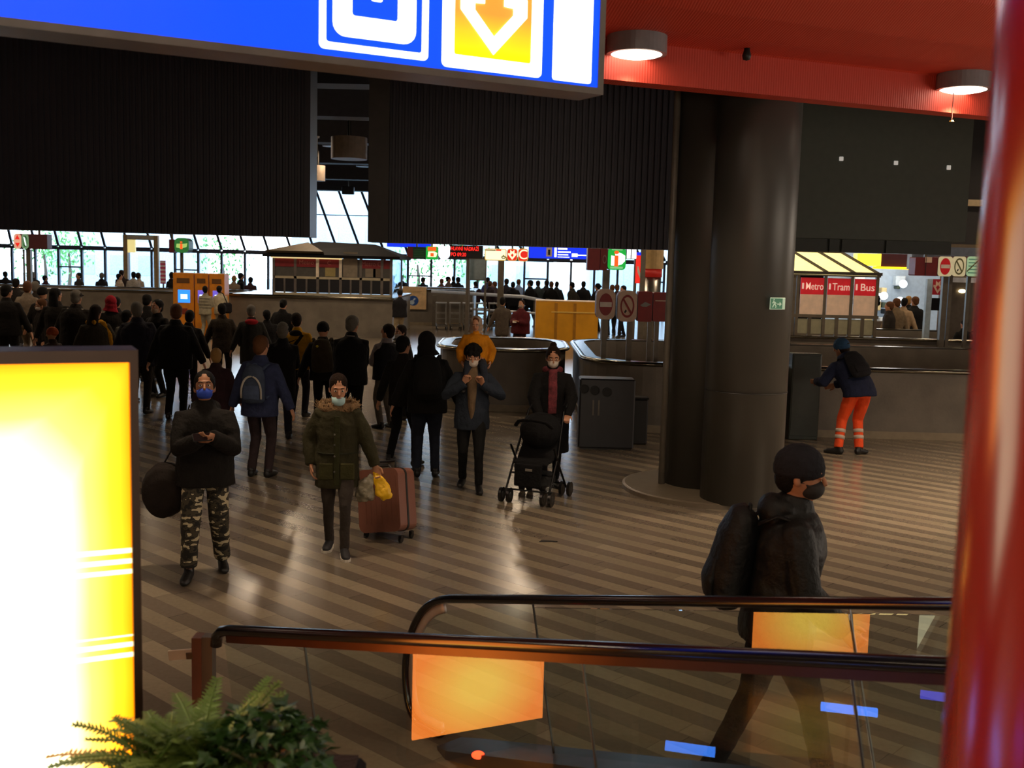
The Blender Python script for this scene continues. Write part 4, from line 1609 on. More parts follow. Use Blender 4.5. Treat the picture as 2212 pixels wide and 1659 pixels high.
# ---- ticket machines
ORA = mat('machine_orange', '#c67a10', .45)
for i, (xa, xb) in enumerate([(375, 421), (422, 452), (453, 487)]):
    x0, x1, z0, z1 = sbox(xa, 594, xb, 680, 35)
    w = x1 - x0
    t = thing('ticket_machine', ['orange ticket machine with a glowing blue screen', 'middle orange ticket machine in front of the plaid shirt', 'orange ticket machine the person in white uses'][i], 'ticket machine', ((x0 + x1) / 2, 35.2, 0), 0, 'orange ticket machines')
    z1 = 2.05
    MB().mm((-w / 2 + .01, -.3, 0), (w / 2 - .01, .3, z1), .02).build('cabinet', ORA, t)
    MB().mm((-w * .25, -.315, 1.08), (w * .32, -.3, 1.5), .01).build('screen', glow('machine_screen', '#2a7bff', 1.6) if i == 0 else glow('machine_screen_dim', '#6a5ad0', .8), t)
    MB().mm((-w * .12, -.325, 1.2), (w * .2, -.315, 1.36), .005).build('screen_window', glow('screen_white', '#cfe6ff', 1.5), t)
    MB().mm((-w * .3, -.315, 1.72), (w * .3, -.3, 1.88), .01).build('header', mat('machine_header', '#5e3a0c', .5), t)
    MB().mm((-w * .15, -.32, .7), (w * .2, -.3, .9), .01).build('tray', mat('machine_tray', '#7a2c10', .4), t)

# ---- metro kiosk with the hipped roof
Yk = 36.0
kx0, kx1 = at(498, 690, Yk).x, at(848, 690, Yk).x
hb = at(700, 640, Yk).z
t = thing('kiosk_podium', 'high stone podium under the dark-roofed metro stair kiosk', 'podium', ((kx0 + kx1) / 2, Yk + 3, 0))
hw = (kx1 - kx0) / 2
MB().mm((-hw, -3, 0), (hw, 3, hb - .06)).build('wall', STONE, t)
MB().mm((-hw - .05, -3.05, hb - .06), (hw + .05, 3.05, hb)).build('coping', mat('coping_dark', '#453f37', .25, .6), t)
MB().tube([(-hw, -3.09, hb - .03), (hw, -3.09, hb - .03)], .05, 8).build('rail', PIPE, t)
x0, x1 = at(586, 600, Yk).x, at(842, 600, Yk).x
zE, zR = at(700, 551, Yk).z, at(700, 522, Yk + 1.5).z
t = thing('metro_stair_kiosk', 'glazed metro stair kiosk with dark hipped roof and dark red name boards', 'kiosk', ((x0 + x1) / 2, Yk + .4, hb + .004))
hw = (x1 - x0) / 2
hE, hR = zE - hb, zR - hb
KFR = mat('kiosk_frame_steel', '#77716c', .4, .6)
dep = 3.2
# roof: hip at one end, gable-like pale slope over the lit bay at the other
b = MB()
ov = .32
xr = [-hw - ov, hw + ov]
r0_, r1_ = Vector((-hw + 1.25, dep / 2, hR)), Vector((hw - .75, dep / 2, hR - .05))
e_ = [Vector((xr[0], -ov, hE)), Vector((xr[1], -ov, hE)), Vector((xr[1], dep + ov, hE)), Vector((xr[0], dep + ov, hE))]
b.add(e_ + [r0_, r1_] + [p - Vector((0, 0, .1)) for p in e_], [(0, 1, 5, 4), (1, 2, 5), (2, 3, 4, 5), (3, 0, 4), (0, 6, 7, 1), (1, 7, 8, 2), (2, 8, 9, 3), (3, 9, 6, 0), (9, 8, 7, 6)])
b.build('roof', mat('kiosk_roof_dark', '#0b0a0d', .8, spec=.2), t)
# pale tan gable panel in the roof over the lit bay
g = hw * .62
ga = Vector((-hw - .2, -ov - .02, hE + .03))
gb = Vector((-hw + 1.75, -ov - .02, hE + .03))
gc = Vector((-hw + 1.0, dep * .30, hR - .12))
b = MB()
up_ = Vector((0, -.1, .08))
b.add([ga + up_, gb + up_, gc + up_, ga + Vector((0, .1, 0)), gb + Vector((0, .1, 0)), gc + Vector((0, .1, 0))], [(0, 1, 2), (5, 4, 3), (0, 3, 4, 1), (1, 4, 5, 2), (2, 5, 3, 0)])
b.build('gable', mat('kiosk_gable_tan', '#6e6250', .6), t)
bays = [-hw, -hw + (717 - 628) / 256 * 0 + .0]
cols_px = [588, 632, 680, 730, 778, 824, 841]
cols = [at(p, 600, Yk).x - t.location.x for p in [586, 633, 682, 732, 776, 822, 842]]
for x in cols:
    MB().mm((x - .045, -.05, 0), (x + .045, .05, hE - .1)).build('post', KFR, t)
for x in (-hw, hw):
    MB().mm((x - .045, dep - .1, 0), (x + .045, dep, hE - .1)).build('post', KFR, t)
DPAN = mat('kiosk_panel_dark', '#15151b', .4)
GPAN = mat('kiosk_panel_grey', '#4a4844', .5)
for a, c in zip(cols[:-1], cols[1:]):
    MB().mm((a + .045, -.02, .1), (c - .045, .02, .58)).build('lower_pane', DPAN, t)
    if a > cols[0] - .01 and c < cols[-1] + .01 and (c - a) > .4:
        MB().mm(((a + c) / 2 - .03, -.04, .08), ((a + c) / 2 + .03, -.02, .6)).build('mullion', KFR, t)
    if (c - a) > .3:
        MB().mm((a + .045, -.02, .6), (c - .045, .02, hE - .42)).build('panel', GPAN, t)
MB().mm((-hw, -.05, .56), (hw, .03, .64)).build('sill_rail', mat('kiosk_sill', '#b4a98e', .4), t)
MB().mm((-hw, -.06, 0), (hw, .06, .08)).build('base_rail', mat('kiosk_sill', '#b4a98e', .4), t)
RBAND = mat('kiosk_red_band', '#7c1a20', .45)
zb0, zb1 = hE - .42, hE - .12


def ktext(body, a, c, hgt, col='#c9a9a0'):
    o = text('band_lettering', body, hgt, ((a + c) / 2, -.055, (zb0 + zb1) / 2), (PI / 2, 0, 0), mat('band_letter' + col, col, .5), t, .003)
    wd = o.bound_box[4][0] - o.bound_box[0][0]
    if wd > (c - a) * .9:
        o.scale.x = (c - a) * .9 / wd
    return o


for i, (a, c) in enumerate(zip(cols[:-1], cols[1:])):
    if c - a < .4:
        MB().mm((a + .045, -.02, zb0), (c - .045, .02, zb1)).build('red_band', RBAND, t)
        continue
    if i != 3:
        MB().mm((a + .045, -.05, zb0), (c - .045, .02, zb1)).build('red_band', RBAND, t)
    else:
        MB().mm((a + .045, -.03, zb0), (c - .045, .02, zb1)).build('panel', GPAN, t)
ktext('Metro', cols[1], cols[2], .2, '#b0665c')
ktext('C', cols[2], cols[3], .2, '#b0665c')
ktext('Metro C', cols[4], cols[5], .22, '#a05a5a')
PAPER = mat('notice_paper', '#857a6a', .7)
for a, c, z0, z1, m in ((cols[2] + .25, cols[2] + .60, .66, 1.25, mat('notice_yellowish', '#9a8a58', .7)), (cols[3] + .08, cols[4] - .12, .66, 1.5, PAPER), (cols[4] + .15, cols[4] + .5, .68, 1.0, PAPER), (cols[5] - .3, cols[5] - .05, .68, 1.1, mat('notice_brown', '#6a5c4c', .7))):
    MB().mm((a, -.035, z0), (c, -.02, z1)).build('notice', m, t)
MB().mm((cols[0] - .1, -.12, hE - .14), (cols[3] + .05, -.05, hE - .02)).build('light_strip', mat('strip_gold', '#e8cf94', .4, emit='#ffdf9c', estr=.9), t)
for x in (cols[2], cols[3]):
    MB().mm((x - .05, -.1, hE - .75), (x + .05, -.05, hE - .14)).build('lit_post', mat('post_lit', '#e8dcc8', .4), t)
for sx in (-1, 1):
    MB().mm((sx * hw - .02, .05, .1), (sx * hw + .02, dep - .1, hE - .12)).build('side_glass', WINGLASS, t)

# ---- lit metro, tram and bus kiosk on the right-hand parapet
Yk = 25.1
x0, x1, z0, z1 = sbox(1712, 595, 1899, 722, Yk)
t = thing('transport_kiosk', 'lit kiosk with red Metro, Tram and Bus boards and glowing sloping roof', 'kiosk', ((x0 + x1) / 2, Yk, 1.13))
hw = (x1 - x0) / 2
zz = lambda py: at(1800, py, Yk).z - 1.13
xx = lambda px: at(px, 640, Yk).x - (x0 + x1) / 2
KF = mat('kiosk_frame_brown', '#6b6050', .4, .5)
H = zz(592)
posts = [1722, 1781, 1838, 1893]
for px in posts + [1714]:
    MB().mm((xx(px) - .035, -.05, 0), (xx(px) + .035, .05, H)).build('post', KF, t)
for a, c in ((zz(597), H), (zz(684) - .03, zz(680))):
    MB().mm((xx(1712), -.055, a), (xx(1899), .05, c)).build('cross_rail', KF, t)
REDB = mat('board_red', '#c81420', .4, emit='#c81420', estr=.35)
CRB = mat('board_cream', '#cda987', .5, emit='#cdaa8c', estr=.25)
WL = mat('board_letter', '#f2c9b8', .4, emit='#f2c9b8', estr=.45)
zr0, zr1, zc0 = zz(637), zz(601), zz(680)
for (a, c), nm in zip(((1728, 1779), (1786, 1836), (1844, 1892)), ('Metro', 'Tram', 'Bus')):
    a_, c_ = xx(a), xx(c)
    bd = MB().mm((a_, -.03, zr0), (c_, .01, zr1)).build('red_board', REDB, t)
    MB().mm((a_, -.03, zc0), (c_, .01, zr0)).build('cream_board', CRB, t)
    wd = c_ - a_
    o = text('lettering', nm, .24, (a_ + wd * .58, -.035, (zr0 + zr1) / 2 - .01), (PI / 2, 0, 0), WL, t, .004, bold=.0015)
    want = wd * {'Metro': .74, 'Tram': .74, 'Bus': .62}[nm]
    wdt = o.bound_box[4][0] - o.bound_box[0][0]
    o.scale.x = want / wdt
    MB().mm((a_ + wd * .05, -.036, (zr0 + zr1) / 2 - .07), (a_ + wd * .13, -.03, (zr0 + zr1) / 2 + .07)).build('bullet', WL, t)
LOWP = mat('kiosk_low_pane', '#8d8362', .4, emit='#8d8362', estr=.12)
ps = [1722, 1751, 1781, 1810, 1838, 1866, 1893]
for a, c in zip(ps[:-1], ps[1:]):
    MB().mm((xx(a) + .04, -.01, .05), (xx(c) - .04, .01, zz(686) - .04)).build('lower_pane', LOWP, t)
    MB().mm((xx(c) - .04, -.03, 0), (xx(c) + .04, .03, zz(684))).build('mullion', KF, t)
# sloping glowing roof
LITR = mat('roof_opal', '#fff0b0', .4, emit='#ffe9a0', estr=.95)
zt0, zt1 = zz(590), at(1800, 546, Yk + 1.1).z - 1.13
sk_ = at(1712, 560, Yk).x - at(1760, 560, Yk).x
xs_ = [xx(p) for p in (1680, 1780, 1839, 1890)]
for a, c in zip(xs_[:-1], xs_[1:]):
    vs = [Vector((a, -.1, zt0)), Vector((c, -.1, zt0)), Vector((c + sk_, 1.1, zt1)), Vector((a + sk_, 1.1, zt1))]
    MB().add(vs + [v + Vector((0, .03, -.04)) for v in vs], [(0, 1, 2, 3), (7, 6, 5, 4), (0, 4, 5, 1), (1, 5, 6, 2), (2, 6, 7, 3), (3, 7, 4, 0)]).build('roof_pane', LITR, t)
b = MB()
for a in xs_[1:]:
    b.bar((a, -.14, zt0 + .02), (a + sk_, 1.1, zt1 + .02), .045, .05)
b.bar((xx(1700), -.12, zt0), (xx(1899), -.12, zt0), .06, .07)
b.bar((xx(1680), 1.12, zt1), (xs_[-1] + sk_, 1.12, zt1), .06, .07)
b.build('roof_frame', mat('roof_bar_dark', '#3a332a', .5), t)
# ---- snack shop behind it
Ys = 33.0
x0, x1 = at(1890, 640, Ys).x, at(2013, 640, Ys).x
t = thing('snack_shop', 'brightly lit snack shop with yellow and maroon fascia behind the transport kiosk', 'shop', ((x0 + x1) / 2, Ys, 0))
xx = lambda px: at(px, 640, Ys).x - (x0 + x1) / 2
zz = lambda py: at(1950, py, Ys).z
MB().mm((xx(1840), 2.6, 0), (xx(2100), 2.7, 3.3)).build('back_wall', mat('shop_back', '#9fb0bf', .4, emit='#b9cfe4', estr=.22), t)
MB().mm((xx(1896), -.05, zz(578)), (xx(1976), .3, zz(549))).build('fascia', mat('fascia_maroon', '#4a1620', .5), t)
MB().mm((xx(1845), -.1, zz(576)), (xx(1896), .3, zz(550))).build('yellow_sign', glow('shop_yellow', '#ffe23a', 1.9), t)
MB().mm((xx(1880), -.12, zz(582)), (xx(1976), -.04, zz(577))).build('yellow_tube', glow('shop_tube', '#ffd21e', 1.6), t)
rnd = random.Random(11)
for k in range(26):
    a = rnd.uniform(1900, 2000)
    zc_ = rnd.uniform(.9, 2.4)
    s_ = rnd.uniform(.05, .18)
    MB().mm((xx(a) - s_, 2.2, zc_ - s_), (xx(a) + s_, 2.55, zc_ + s_), .02).build('goods', mat('goods%d' % (k % 5), ['#e8eef2', '#3b4a3a', '#c9d8e4', '#20242a', '#d8c490'][k % 5], .5), t)
for k, (a, zc_) in enumerate([(1905, 2.0), (1912, 1.55), (1948, 1.9), (1985, 1.75), (1990, 2.3)]):
    MB().ell((xx(a), 1.6, zc_), (.13, .13, .13), 14, 8).build('globe_lamp', glow('shop_globe', '#eaf4ff', 3.0), t, smooth=True)
MB().mm((xx(1895), 1.0, 0), (xx(2010), 1.5, 1.1)).build('counter', mat('shop_counter', '#5a4f46', .4), t)
lamp('shop_light', (t.location.x, Ys + 1.3, 2.7), 60, (1, .93, .85), .4)
# ---- group of signs over there
Y = 24.6
s = Sign('maroon_sign_box', 'maroon sign box beside the cream no-entry sign by the red post', (1977, 556, 2025, 596), Y, .4, mat('sign_maroon_lit', '#6b141a', .45), None, .03)
s.rect('seam', .45, 0, .48, 1, BLK)
s.rect('cream_patch', .42, .72, .72, 1.02, CREAM)
s.pole('hanger', .5, .06, 6.9 - s.t.location.z, s.t.location.z + s.h / 2, .1)
CRL = mat('sign_cream_lit', '#d8cfa8', .5, emit='#d8cfa8', estr=.3)
s = Sign('no_entry_sign', 'lit cream sign with bright red no-entry disc near the red post', (2026, 554, 2057, 597), Y, .4, MAROON, CRL, .1)
no_entry(s, .5, .5, .36, .42, mat('disc_red', '#b8141c', .4, emit='#b8141c', estr=.25))
s.pole('pole', .8, .12, -s.h / 2, 0, .2)
s = Sign('no_smoking_sign', 'lit cream sign with a thin crossed-out ring near the red post', (2057, 554, 2086, 597), Y, .4, MAROON, CRL, .1)
no_smoke(s, .5, .5, .36, .42, mat('ring_olive', '#6a6a40', .5))
s.pole('pole', .2, .08, -s.h / 2, 0, .2)
s = Sign('green_crossed_sign', 'pale green sign with a diagonal line at the edge of the red post', (2088, 554, 2117, 597), Y, .4, MAROON, mat('sign_mint', '#a8cfa8', .5, emit='#a8cfa8', estr=.35), .1)
s.poly('diagonal', [(0.02, .2), (.02, .28), (.98, .95), (.98, .87)], mat('ring_olive', '#6a6a40', .5), 2)
for k in range(5):
    s.rect('text_line', .12, .15 + .17 * k, .8, .2 + .17 * k, mat('sign_teal', '#5fae98', .5))
s.pole('pole', .5, .08, -s.h / 2, 0, .2)
s = Sign('metro_arrow_sign', 'maroon panel with an outlined white down arrow beside the snack shop', (2011, 603, 2040, 637), 28, .1, POLE, mat('arrow_maroon', '#8a1620', .4, emit='#8a1620', estr=.2), .04)
down_arrow(s, .5, .5, .34, .42, CREAM, mat('arrow_maroon', '#8a1620', .4))
s.pole('post', -.1, .14, s.h / 2, 0, .05, mat('post_blue_white', '#9fb0bd', .4))
s.pole('post', 1.15, .2, s.h / 2, 0, .05, mat('post_taupe', '#5c5248', .4))
s.rect('cross_panel', .0, -1.0, 1, -.2, mat('panel_black_glass', '#17181c', .2))
x0, x1, z0, z1 = sbox(2052, 600, 2110, 728, 27)
t = thing('lift_wall', 'brushed metal wall panel with a small lamp near the red post', 'panel', ((x0 + x1) / 2, 27.2, 0))
t.name = 'metal_screen'
hw = (x1 - x0) / 2
MB().mm((-hw, 0, 0), (hw, .15, z1)).build('sheet', mat('screen_metal', '#5a5148', .4, .4), t)
MB().mm((-hw, -.06, z1 - .12), (hw, 0, z1)).build('white_edge', mat('edge_white', '#c4c6cc', .4), t)
MB().ell((.0, -.06, z1 - .34), (.1, .05, .05), 14, 8).build('lamp', glow('screen_lamp', '#ffe6b0', 4.0), t, smooth=True)
# exit sign on the column
p = at(1680, 656, colA.y - .47)
ang = math.asin(max(-1, min(1, (p.x - colA.x) / .475)))
q = Vector((colA.x + .478 * math.sin(ang), colA.y - .478 * math.cos(ang), p.z))
t = thing('exit_sign', 'small green emergency exit sign with running figure and arrow on the column', 'exit sign', q, ang)
EW = mat('exit_pale', '#b9d8c0', .4, emit='#b9d8c0', estr=.2)
EG = mat('exit_green', '#1d7a55', .4, emit='#1d7a55', estr=.15)
MB().mm((-.1, -.012, -.064), (.1, 0, .064), .004).build('plate', EW, t)
MB().mm((-.092, -.015, -.055), (.03 + .03, -.011, .055)).build('green_field', EG, t)
b = MB()
for a, c in (((-.062, .03), (-.048, .0)), ((-.05, .02), (-.075, .005)), ((-.048, .02), (-.025, .0)), ((-.048, .0), (-.07, -.04)), ((-.048, 0), (-.025, -.025)), ((-.025, -.025), (-.03, -.045))):
    b.bar((a[0], -.016, a[1]), (c[0], -.016, c[1]), .011, .003, up=(0, 1, 0))
b.ell((-.055, -.016, .042), (.009, .003, .009), 10, 6)
b.build('running_figure', EW, t)
b = MB().bar((-.01, -.016, -.005), (.025, -.016, -.005), .012, .003, up=(0, 1, 0))
b.prism([(.02, -.03), (.048, -.005), (.02, .02)], (0, -.0145, 0), (1, 0, 0), (0, 0, 1), .003)
b.build('arrow', EW, t)

# ---- drum lamps seen in the slot between the ribbed walls
for i, (x0_, y0_, x1_, y1_, Y, lab, em) in enumerate([(716, 297, 792, 344, 30, 'big beige drum lamp hanging in the slot between the two ribbed walls', 1.4), (672, 358, 702, 391, 38, 'small grey drum lamp low in the slot between the two ribbed walls', 6.0)]):
    a = at((x0_ + x1_) / 2, y1_, Y)
    tz = at((x0_ + x1_) / 2, y0_, Y).z
    w = (x1_ - x0_) / 2 * Y / F
    t = thing('drum_lamp', lab, 'ceiling light', (a.x, Y, a.z))
    MB().lathe([(w - .06, .0), (w, 0), (w, tz - a.z), (0, tz - a.z)], seg=36).build('drum', mat('drum_beige', '#7d6f62', .5), t, smooth=False)
    MB().lathe([(0, .01), (w - .04, .01), (w - .06, .03), (0, .03)], seg=36).build('lens', glow('drum_lens%d' % i, '#ffe0c0', em), t)
    MB().tube([(0, 0, tz - a.z), (0, 0, 6.9 - a.z)], .05, 8).build('stem', DSTEEL, t)
    lamp('drum_beam', (a.x, Y, a.z - .08), 150, WARM, .25, 150, .7)
p = at(681, 318, 24)
t = thing('security_camera', 'pale dome-ended security camera at the edge of the ribbed wall slot', 'camera', (p.x, 24, p.z))
MB().tube([(0, 0, -.2), (0, 0, .2)], [.05, .055], 14).build('body', mat('camera_white', '#9c958c', .4), t)
MB().lathe([(.09, .2), (.1, .24), (.0, .25)], seg=16).build('hood', mat('camera_white', '#9c958c', .4), t)
MB().tube([(0, 0, .24), (0, 0, 6.9 - p.z)], .025, 8).build('stem', DSTEEL, t)
x0, x1, z0, z1 = sbox(739, 403, 765, 420, 52)
t = thing('loudspeaker', 'dark box loudspeaker hanging before the raking glass in the slot', 'loudspeaker', ((x0 + x1) / 2, 52, (z0 + z1) / 2))
MB().mm(((x0 - x1) / 2, -.15, (z0 - z1) / 2), ((x1 - x0) / 2, .15, (z1 - z0) / 2), .03).build('case', BLACKPL, t)
MB().mm(((x0 - x1) / 2 + .03, -.17, (z0 - z1) / 2 + .03), ((x1 - x0) / 2 - .03, -.15, (z1 - z0) / 2 - .03)).build('grille', mat('grille', '#2a2a2e', .6), t)
MB().tube([(0, 0, (z1 - z0) / 2), (0, 0, 6.9 - (z0 + z1) / 2)], .03, 8).build('stem', DSTEEL, t)

# ================================================================== people
def ik(a, b, l1, l2, pole):
    d = b - a
    dist = max(min(d.length, (l1 + l2) * .999), abs(l1 - l2) + .01)
    n = d.normalized()
    x = (l1 * l1 - l2 * l2 + dist * dist) / (2 * dist)
    h = math.sqrt(max(l1 * l1 - x * x, 0))
    p = Vector(pole) - n * Vector(pole).dot(n)
    if p.length < 1e-5:
        p = n.orthogonal()
    p.normalize()
    return a + n * x + p * h, a + n * dist


def add_hand(b, wrist, d, pn, side, curl, k, thumb_in=0.5, spread=1.0):
    """palm, four unequal fingers and a thumb. d: where the palm points, pn: out of the palm, side: direction of the thumb"""
    d = d.normalized()
    pn = (pn - d * pn.dot(d)).normalized()
    s = d.cross(pn).normalized()
    if s.dot(side) < 0:
        s = -s
    b.tube([wrist - d * .02 * k, wrist + d * .03 * k, wrist + d * .085 * k, wrist + d * .1 * k], [(.026 * k, .02 * k), (.036 * k, .019 * k), (.042 * k, .017 * k), (.036 * k, .013 * k)], 10, ref=s)
    for i, (off, ln) in enumerate(((.031, .9), (.011, 1.0), (-.010, .95), (-.030, .75))):
        p = wrist + d * .09 * k + s * off * k * spread
        pts = [p - d * .015 * k, p]
        ang = 0
        for L, f in ((.042, .45), (.027, .9), (.021, .7)):
            ang += curl * f
            dd = d * math.cos(ang) + pn * math.sin(ang)
            pts.append(pts[-1] + dd * L * ln * k)
        b.tube(pts, [.0095 * k, .0098 * k, .009 * k, .0085 * k, .0072 * k], 7)
    p = wrist + d * .03 * k + s * .03 * k
    d1 = (d * .6 + s * .8 + pn * .25 * thumb_in).normalized()
    d2 = (d * .9 + s * (.35 - .5 * thumb_in) + pn * .5 * thumb_in).normalized()
    b.tube([p - d1 * .01 * k, p + d1 * .032 * k, p + d1 * .032 * k + d2 * .032 * k, p + d1 * .032 * k + d2 * .056 * k], [.014 * k, .0115 * k, .0105 * k, .008 * k], 8)


class Body:
    """A posed figure. Local axes: x its right, y where it faces, z up."""

    def __init__(s, h=1.75, lean=0.0, side=0.0, twist=0.0, feet=None, hands=None, head=(0, 0, 0), pel=None, wide=1.0, toe=(8, 8), elbows=None, footlift=(0, 0), knees=None):
        k = s.k = h / 1.75
        s.hk = k * 1.08
        s.h = h
        s.wide = wide
        feet = feet or ((-.11, 0.0), (.11, 0.0))
        s.ank = [Vector((f[0] * k, f[1] * k, (0.085 * k + footlift[i]))) for i, f in enumerate(feet)]
        s.toe = toe
        mid = (s.ank[0] + s.ank[1]) / 2
        stride = (s.ank[0] - s.ank[1]).length
        drop = 0.0
        pz = .93 * k
        leg = .865 * k
        s.P = Vector((mid.x, mid.y, pz)) if pel is None else Vector(pel) * k
        for i in (0, 1):
            hp = s.P + Vector(((-.09, .09)[i] * k, 0, -.02 * k))
            d2 = (hp.x - s.ank[i].x) ** 2 + (hp.y - s.ank[i].y) ** 2
            if d2 < (leg * .995) ** 2:
                zmax = math.sqrt((leg * .995) ** 2 - d2) + s.ank[i].z + .02 * k
                s.P.z = min(s.P.z, zmax)
        s.R = Matrix.Rotation(-lean, 3, 'X') @ Matrix.Rotation(side, 3, 'Y') @ Matrix.Rotation(twist, 3, 'Z')
        s.ax, s.sx, s.fy = s.R @ Vector((0, 0, 1)), s.R @ Vector((1, 0, 0)), s.R @ Vector((0, 1, 0))
        s.hip = [s.P + Vector((-.09 * k, 0, -.02 * k)), s.P + Vector((.09 * k, 0, -.02 * k))]
        s.knee = []
        for i in (0, 1):
            kp = (knees[i] if knees else (0, 1, 0))
            j, e = ik(s.hip[i], s.ank[i], .44 * k, .425 * k, kp)
            s.knee.append(j)
            s.ank[i] = e
        s.N = s.P + s.ax * .535 * k
        s.sh = [s.P + s.ax * .445 * k + s.sx * (-.172 * k * (wide * .5 + .5)), s.P + s.ax * .445 * k + s.sx * (.172 * k * (wide * .5 + .5))]
        hands = hands or (None, None)
        elbows = elbows or (None, None)
        s.elb, s.wr = [], []
        for i in (0, 1):
            sg = (-1, 1)[i]
            t = hands[i]
            if t is None:
                t = s.P + Vector((sg * .29 * k * (wide * .5 + .5), .05 * k, -.08 * k)) + (s.sh[i] - s.P - Vector((0, 0, .475 * k))) * .6
            else:
                t = s.P + s.R @ (Vector(t) * k)
            pole = s.R @ Vector(elbows[i] if elbows[i] else (sg * .5, -.6, -.5))
            j, e = ik(s.sh[i], t, .285 * k, .255 * k, pole)
            s.elb.append(j)
            s.wr.append(e)
        s.HR = Matrix.Rotation(head[2], 3, 'Z') @ s_rot(s.R, .55) @ Matrix.Rotation(-head[0], 3, 'X') @ Matrix.Rotation(head[1], 3, 'Y')
        s.neck = s.N + s.ax * .03 * k
        s.chin = s.neck + s.HR @ Vector((0, .02 * k, .015 * k))       # bottom of the head, at its axis

    def H(s, x, y, z):
        return s.chin + s.HR @ (Vector((x, y, z)) * s.hk)

    # ---- skin
    def skin(s, name, m, vox, fingers=True, hand=None):
        k = s.k
        b = MB()
        T = lambda d: s.P + s.ax * d * k
        b.tube([T(-.10), T(-.02), T(.16), T(.34), T(.45), T(.52), T(.56)], [(.12 * k, .08 * k), (.15 * k, .10 * k), (.125 * k, .085 * k), (.15 * k, .1 * k), (.14 * k, .08 * k), (.07 * k, .06 * k), (.052 * k, .055 * k)], 14, ref=s.sx)
        b.tube([s.N - s.ax * .03 * k, s.neck, s.H(0, -.012, .06)], [(.058 * k, .06 * k), (.052 * k, .056 * k), (.05 * k, .055 * k)], 12, ref=s.sx)
        rings = [(-.012, .02, .02, .045), (.0, .033, .036, .04), (.02, .046, .056, .026), (.05, .060, .076, .012), (.085, .068, .09, .0), (.12, .073, .097, -.006), (.155, .073, .098, -.01), (.185, .064, .088, -.012), (.208, .046, .064, -.014), (.222, .018, .026, -.016)]
        b.tube([s.H(0, y, z) for z, _, _, y in rings], [(a * s.hk, c * s.hk) for _, a, c, _ in rings], 18, ref=s.HR @ Vector((1, 0, 0)))
        b.tube([s.H(0, .085, .118), s.H(0, .100, .09), s.H(0, .108, .072), s.H(0, .09, .062)], [.007 * k, .011 * k, .0145 * k, .011 * k], 8)
        b.tube([s.H(-.045, .083, .125), s.H(0, .093, .128), s.H(.045, .083, .125)], .009 * k, 6)
        for sg in (-1, 1):
            b.ell(s.H(sg * .074, -.012, .09), (.012 * k, .019 * k, .032 * k), 8, 6, s.HR)
            b.ell(s.H(sg * .03, .088, .1), (.016 * k, .008 * k, .008 * k), 8, 6, s.HR)
        for i in (0, 1):
            b.tube([s.P + s.ax * .46 * k, s.sh[i], s.elb[i], s.wr[i]], [.05 * k, .05 * k, .04 * k, .026 * k], 10)
            b.tube([s.hip[i] + Vector((0, 0, .05)), s.knee[i], s.ank[i], s.ank[i] - Vector((0, 0, .03))], [.075 * k, .05 * k, .035 * k, .035 * k], 10)
            f = s.toed(i)
            b.tube([s.ank[i] - f * .03 * k, s.ank[i] + f * .12 * k - Vector((0, 0, .045 * k))], [.035 * k, .028 * k], 8)
            d = (s.wr[i] - s.elb[i]).normalized()
            sg = (-1, 1)[i]
            hd = (hand[i] if hand else None) or {}
            dd = s.R @ Vector(hd['d']) if 'd' in hd else d
            pn = s.R @ Vector(hd.get('pn', (-sg, 0, 0)))
            sd = s.R @ Vector(hd.get('side', (0, 1, 0.2)))
            if fingers:
                add_hand(b, s.wr[i], dd, pn, sd, hd.get('curl', .45), k, hd.get('thumb', .5))
            else:
                b.tube([s.wr[i], s.wr[i] + dd * .06 * k, s.wr[i] + dd * .15 * k], [(.025 * k, .02 * k), (.042 * k, .022 * k), (.03 * k, .016 * k)], 8)
                b.tube([s.wr[i] + dd * .03 * k, s.wr[i] + dd * .07 * k + sd.normalized() * .04 * k], .013 * k, 6)
        o = b.build(name, m, None, True, rm=vox, sm=2)
        s.o = o
        return o

    def toed(s, i):
        a = R(s.toe[i]) * (1, -1)[i]
        return Vector((-math.sin(a), math.cos(a), 0))

    # ---- clothing
    def trousers(s, m, vox, flare=1.0, cuff=0.0, name='trousers', disp=.012):
        k = s.k
        b = MB()
        w = s.wide
        b.tube([s.P + s.ax * .10 * k, s.P + Vector((0, 0, .02 * k)), s.P - Vector((0, 0, .06 * k)), s.P - Vector((0, 0, .11 * k))], [(.155 * k * w, .115 * k * w), (.17 * k * w, .125 * k * w), (.165 * k * w, .12 * k * w), (.10 * k, .09 * k)], 14, ref=(1, 0, 0))
        for i in (0, 1):
            a = s.ank[i] + (s.knee[i] - s.ank[i]).normalized() * cuff
            m1 = s.hip[i].lerp(s.knee[i], .5)
            m2 = s.knee[i].lerp(a, .5)
            b.tube([s.hip[i] + Vector((0, 0, .03)), m1, s.knee[i], m2, a - (s.knee[i] - a).normalized() * .02 * k], [.092 * k * w, .086 * k * w, .068 * k * flare, .06 * k * flare, .056 * k * flare], 12)
        return b.build(name, m, s.o, True, rm=vox, sm=2, disp=disp, dscale=.09)

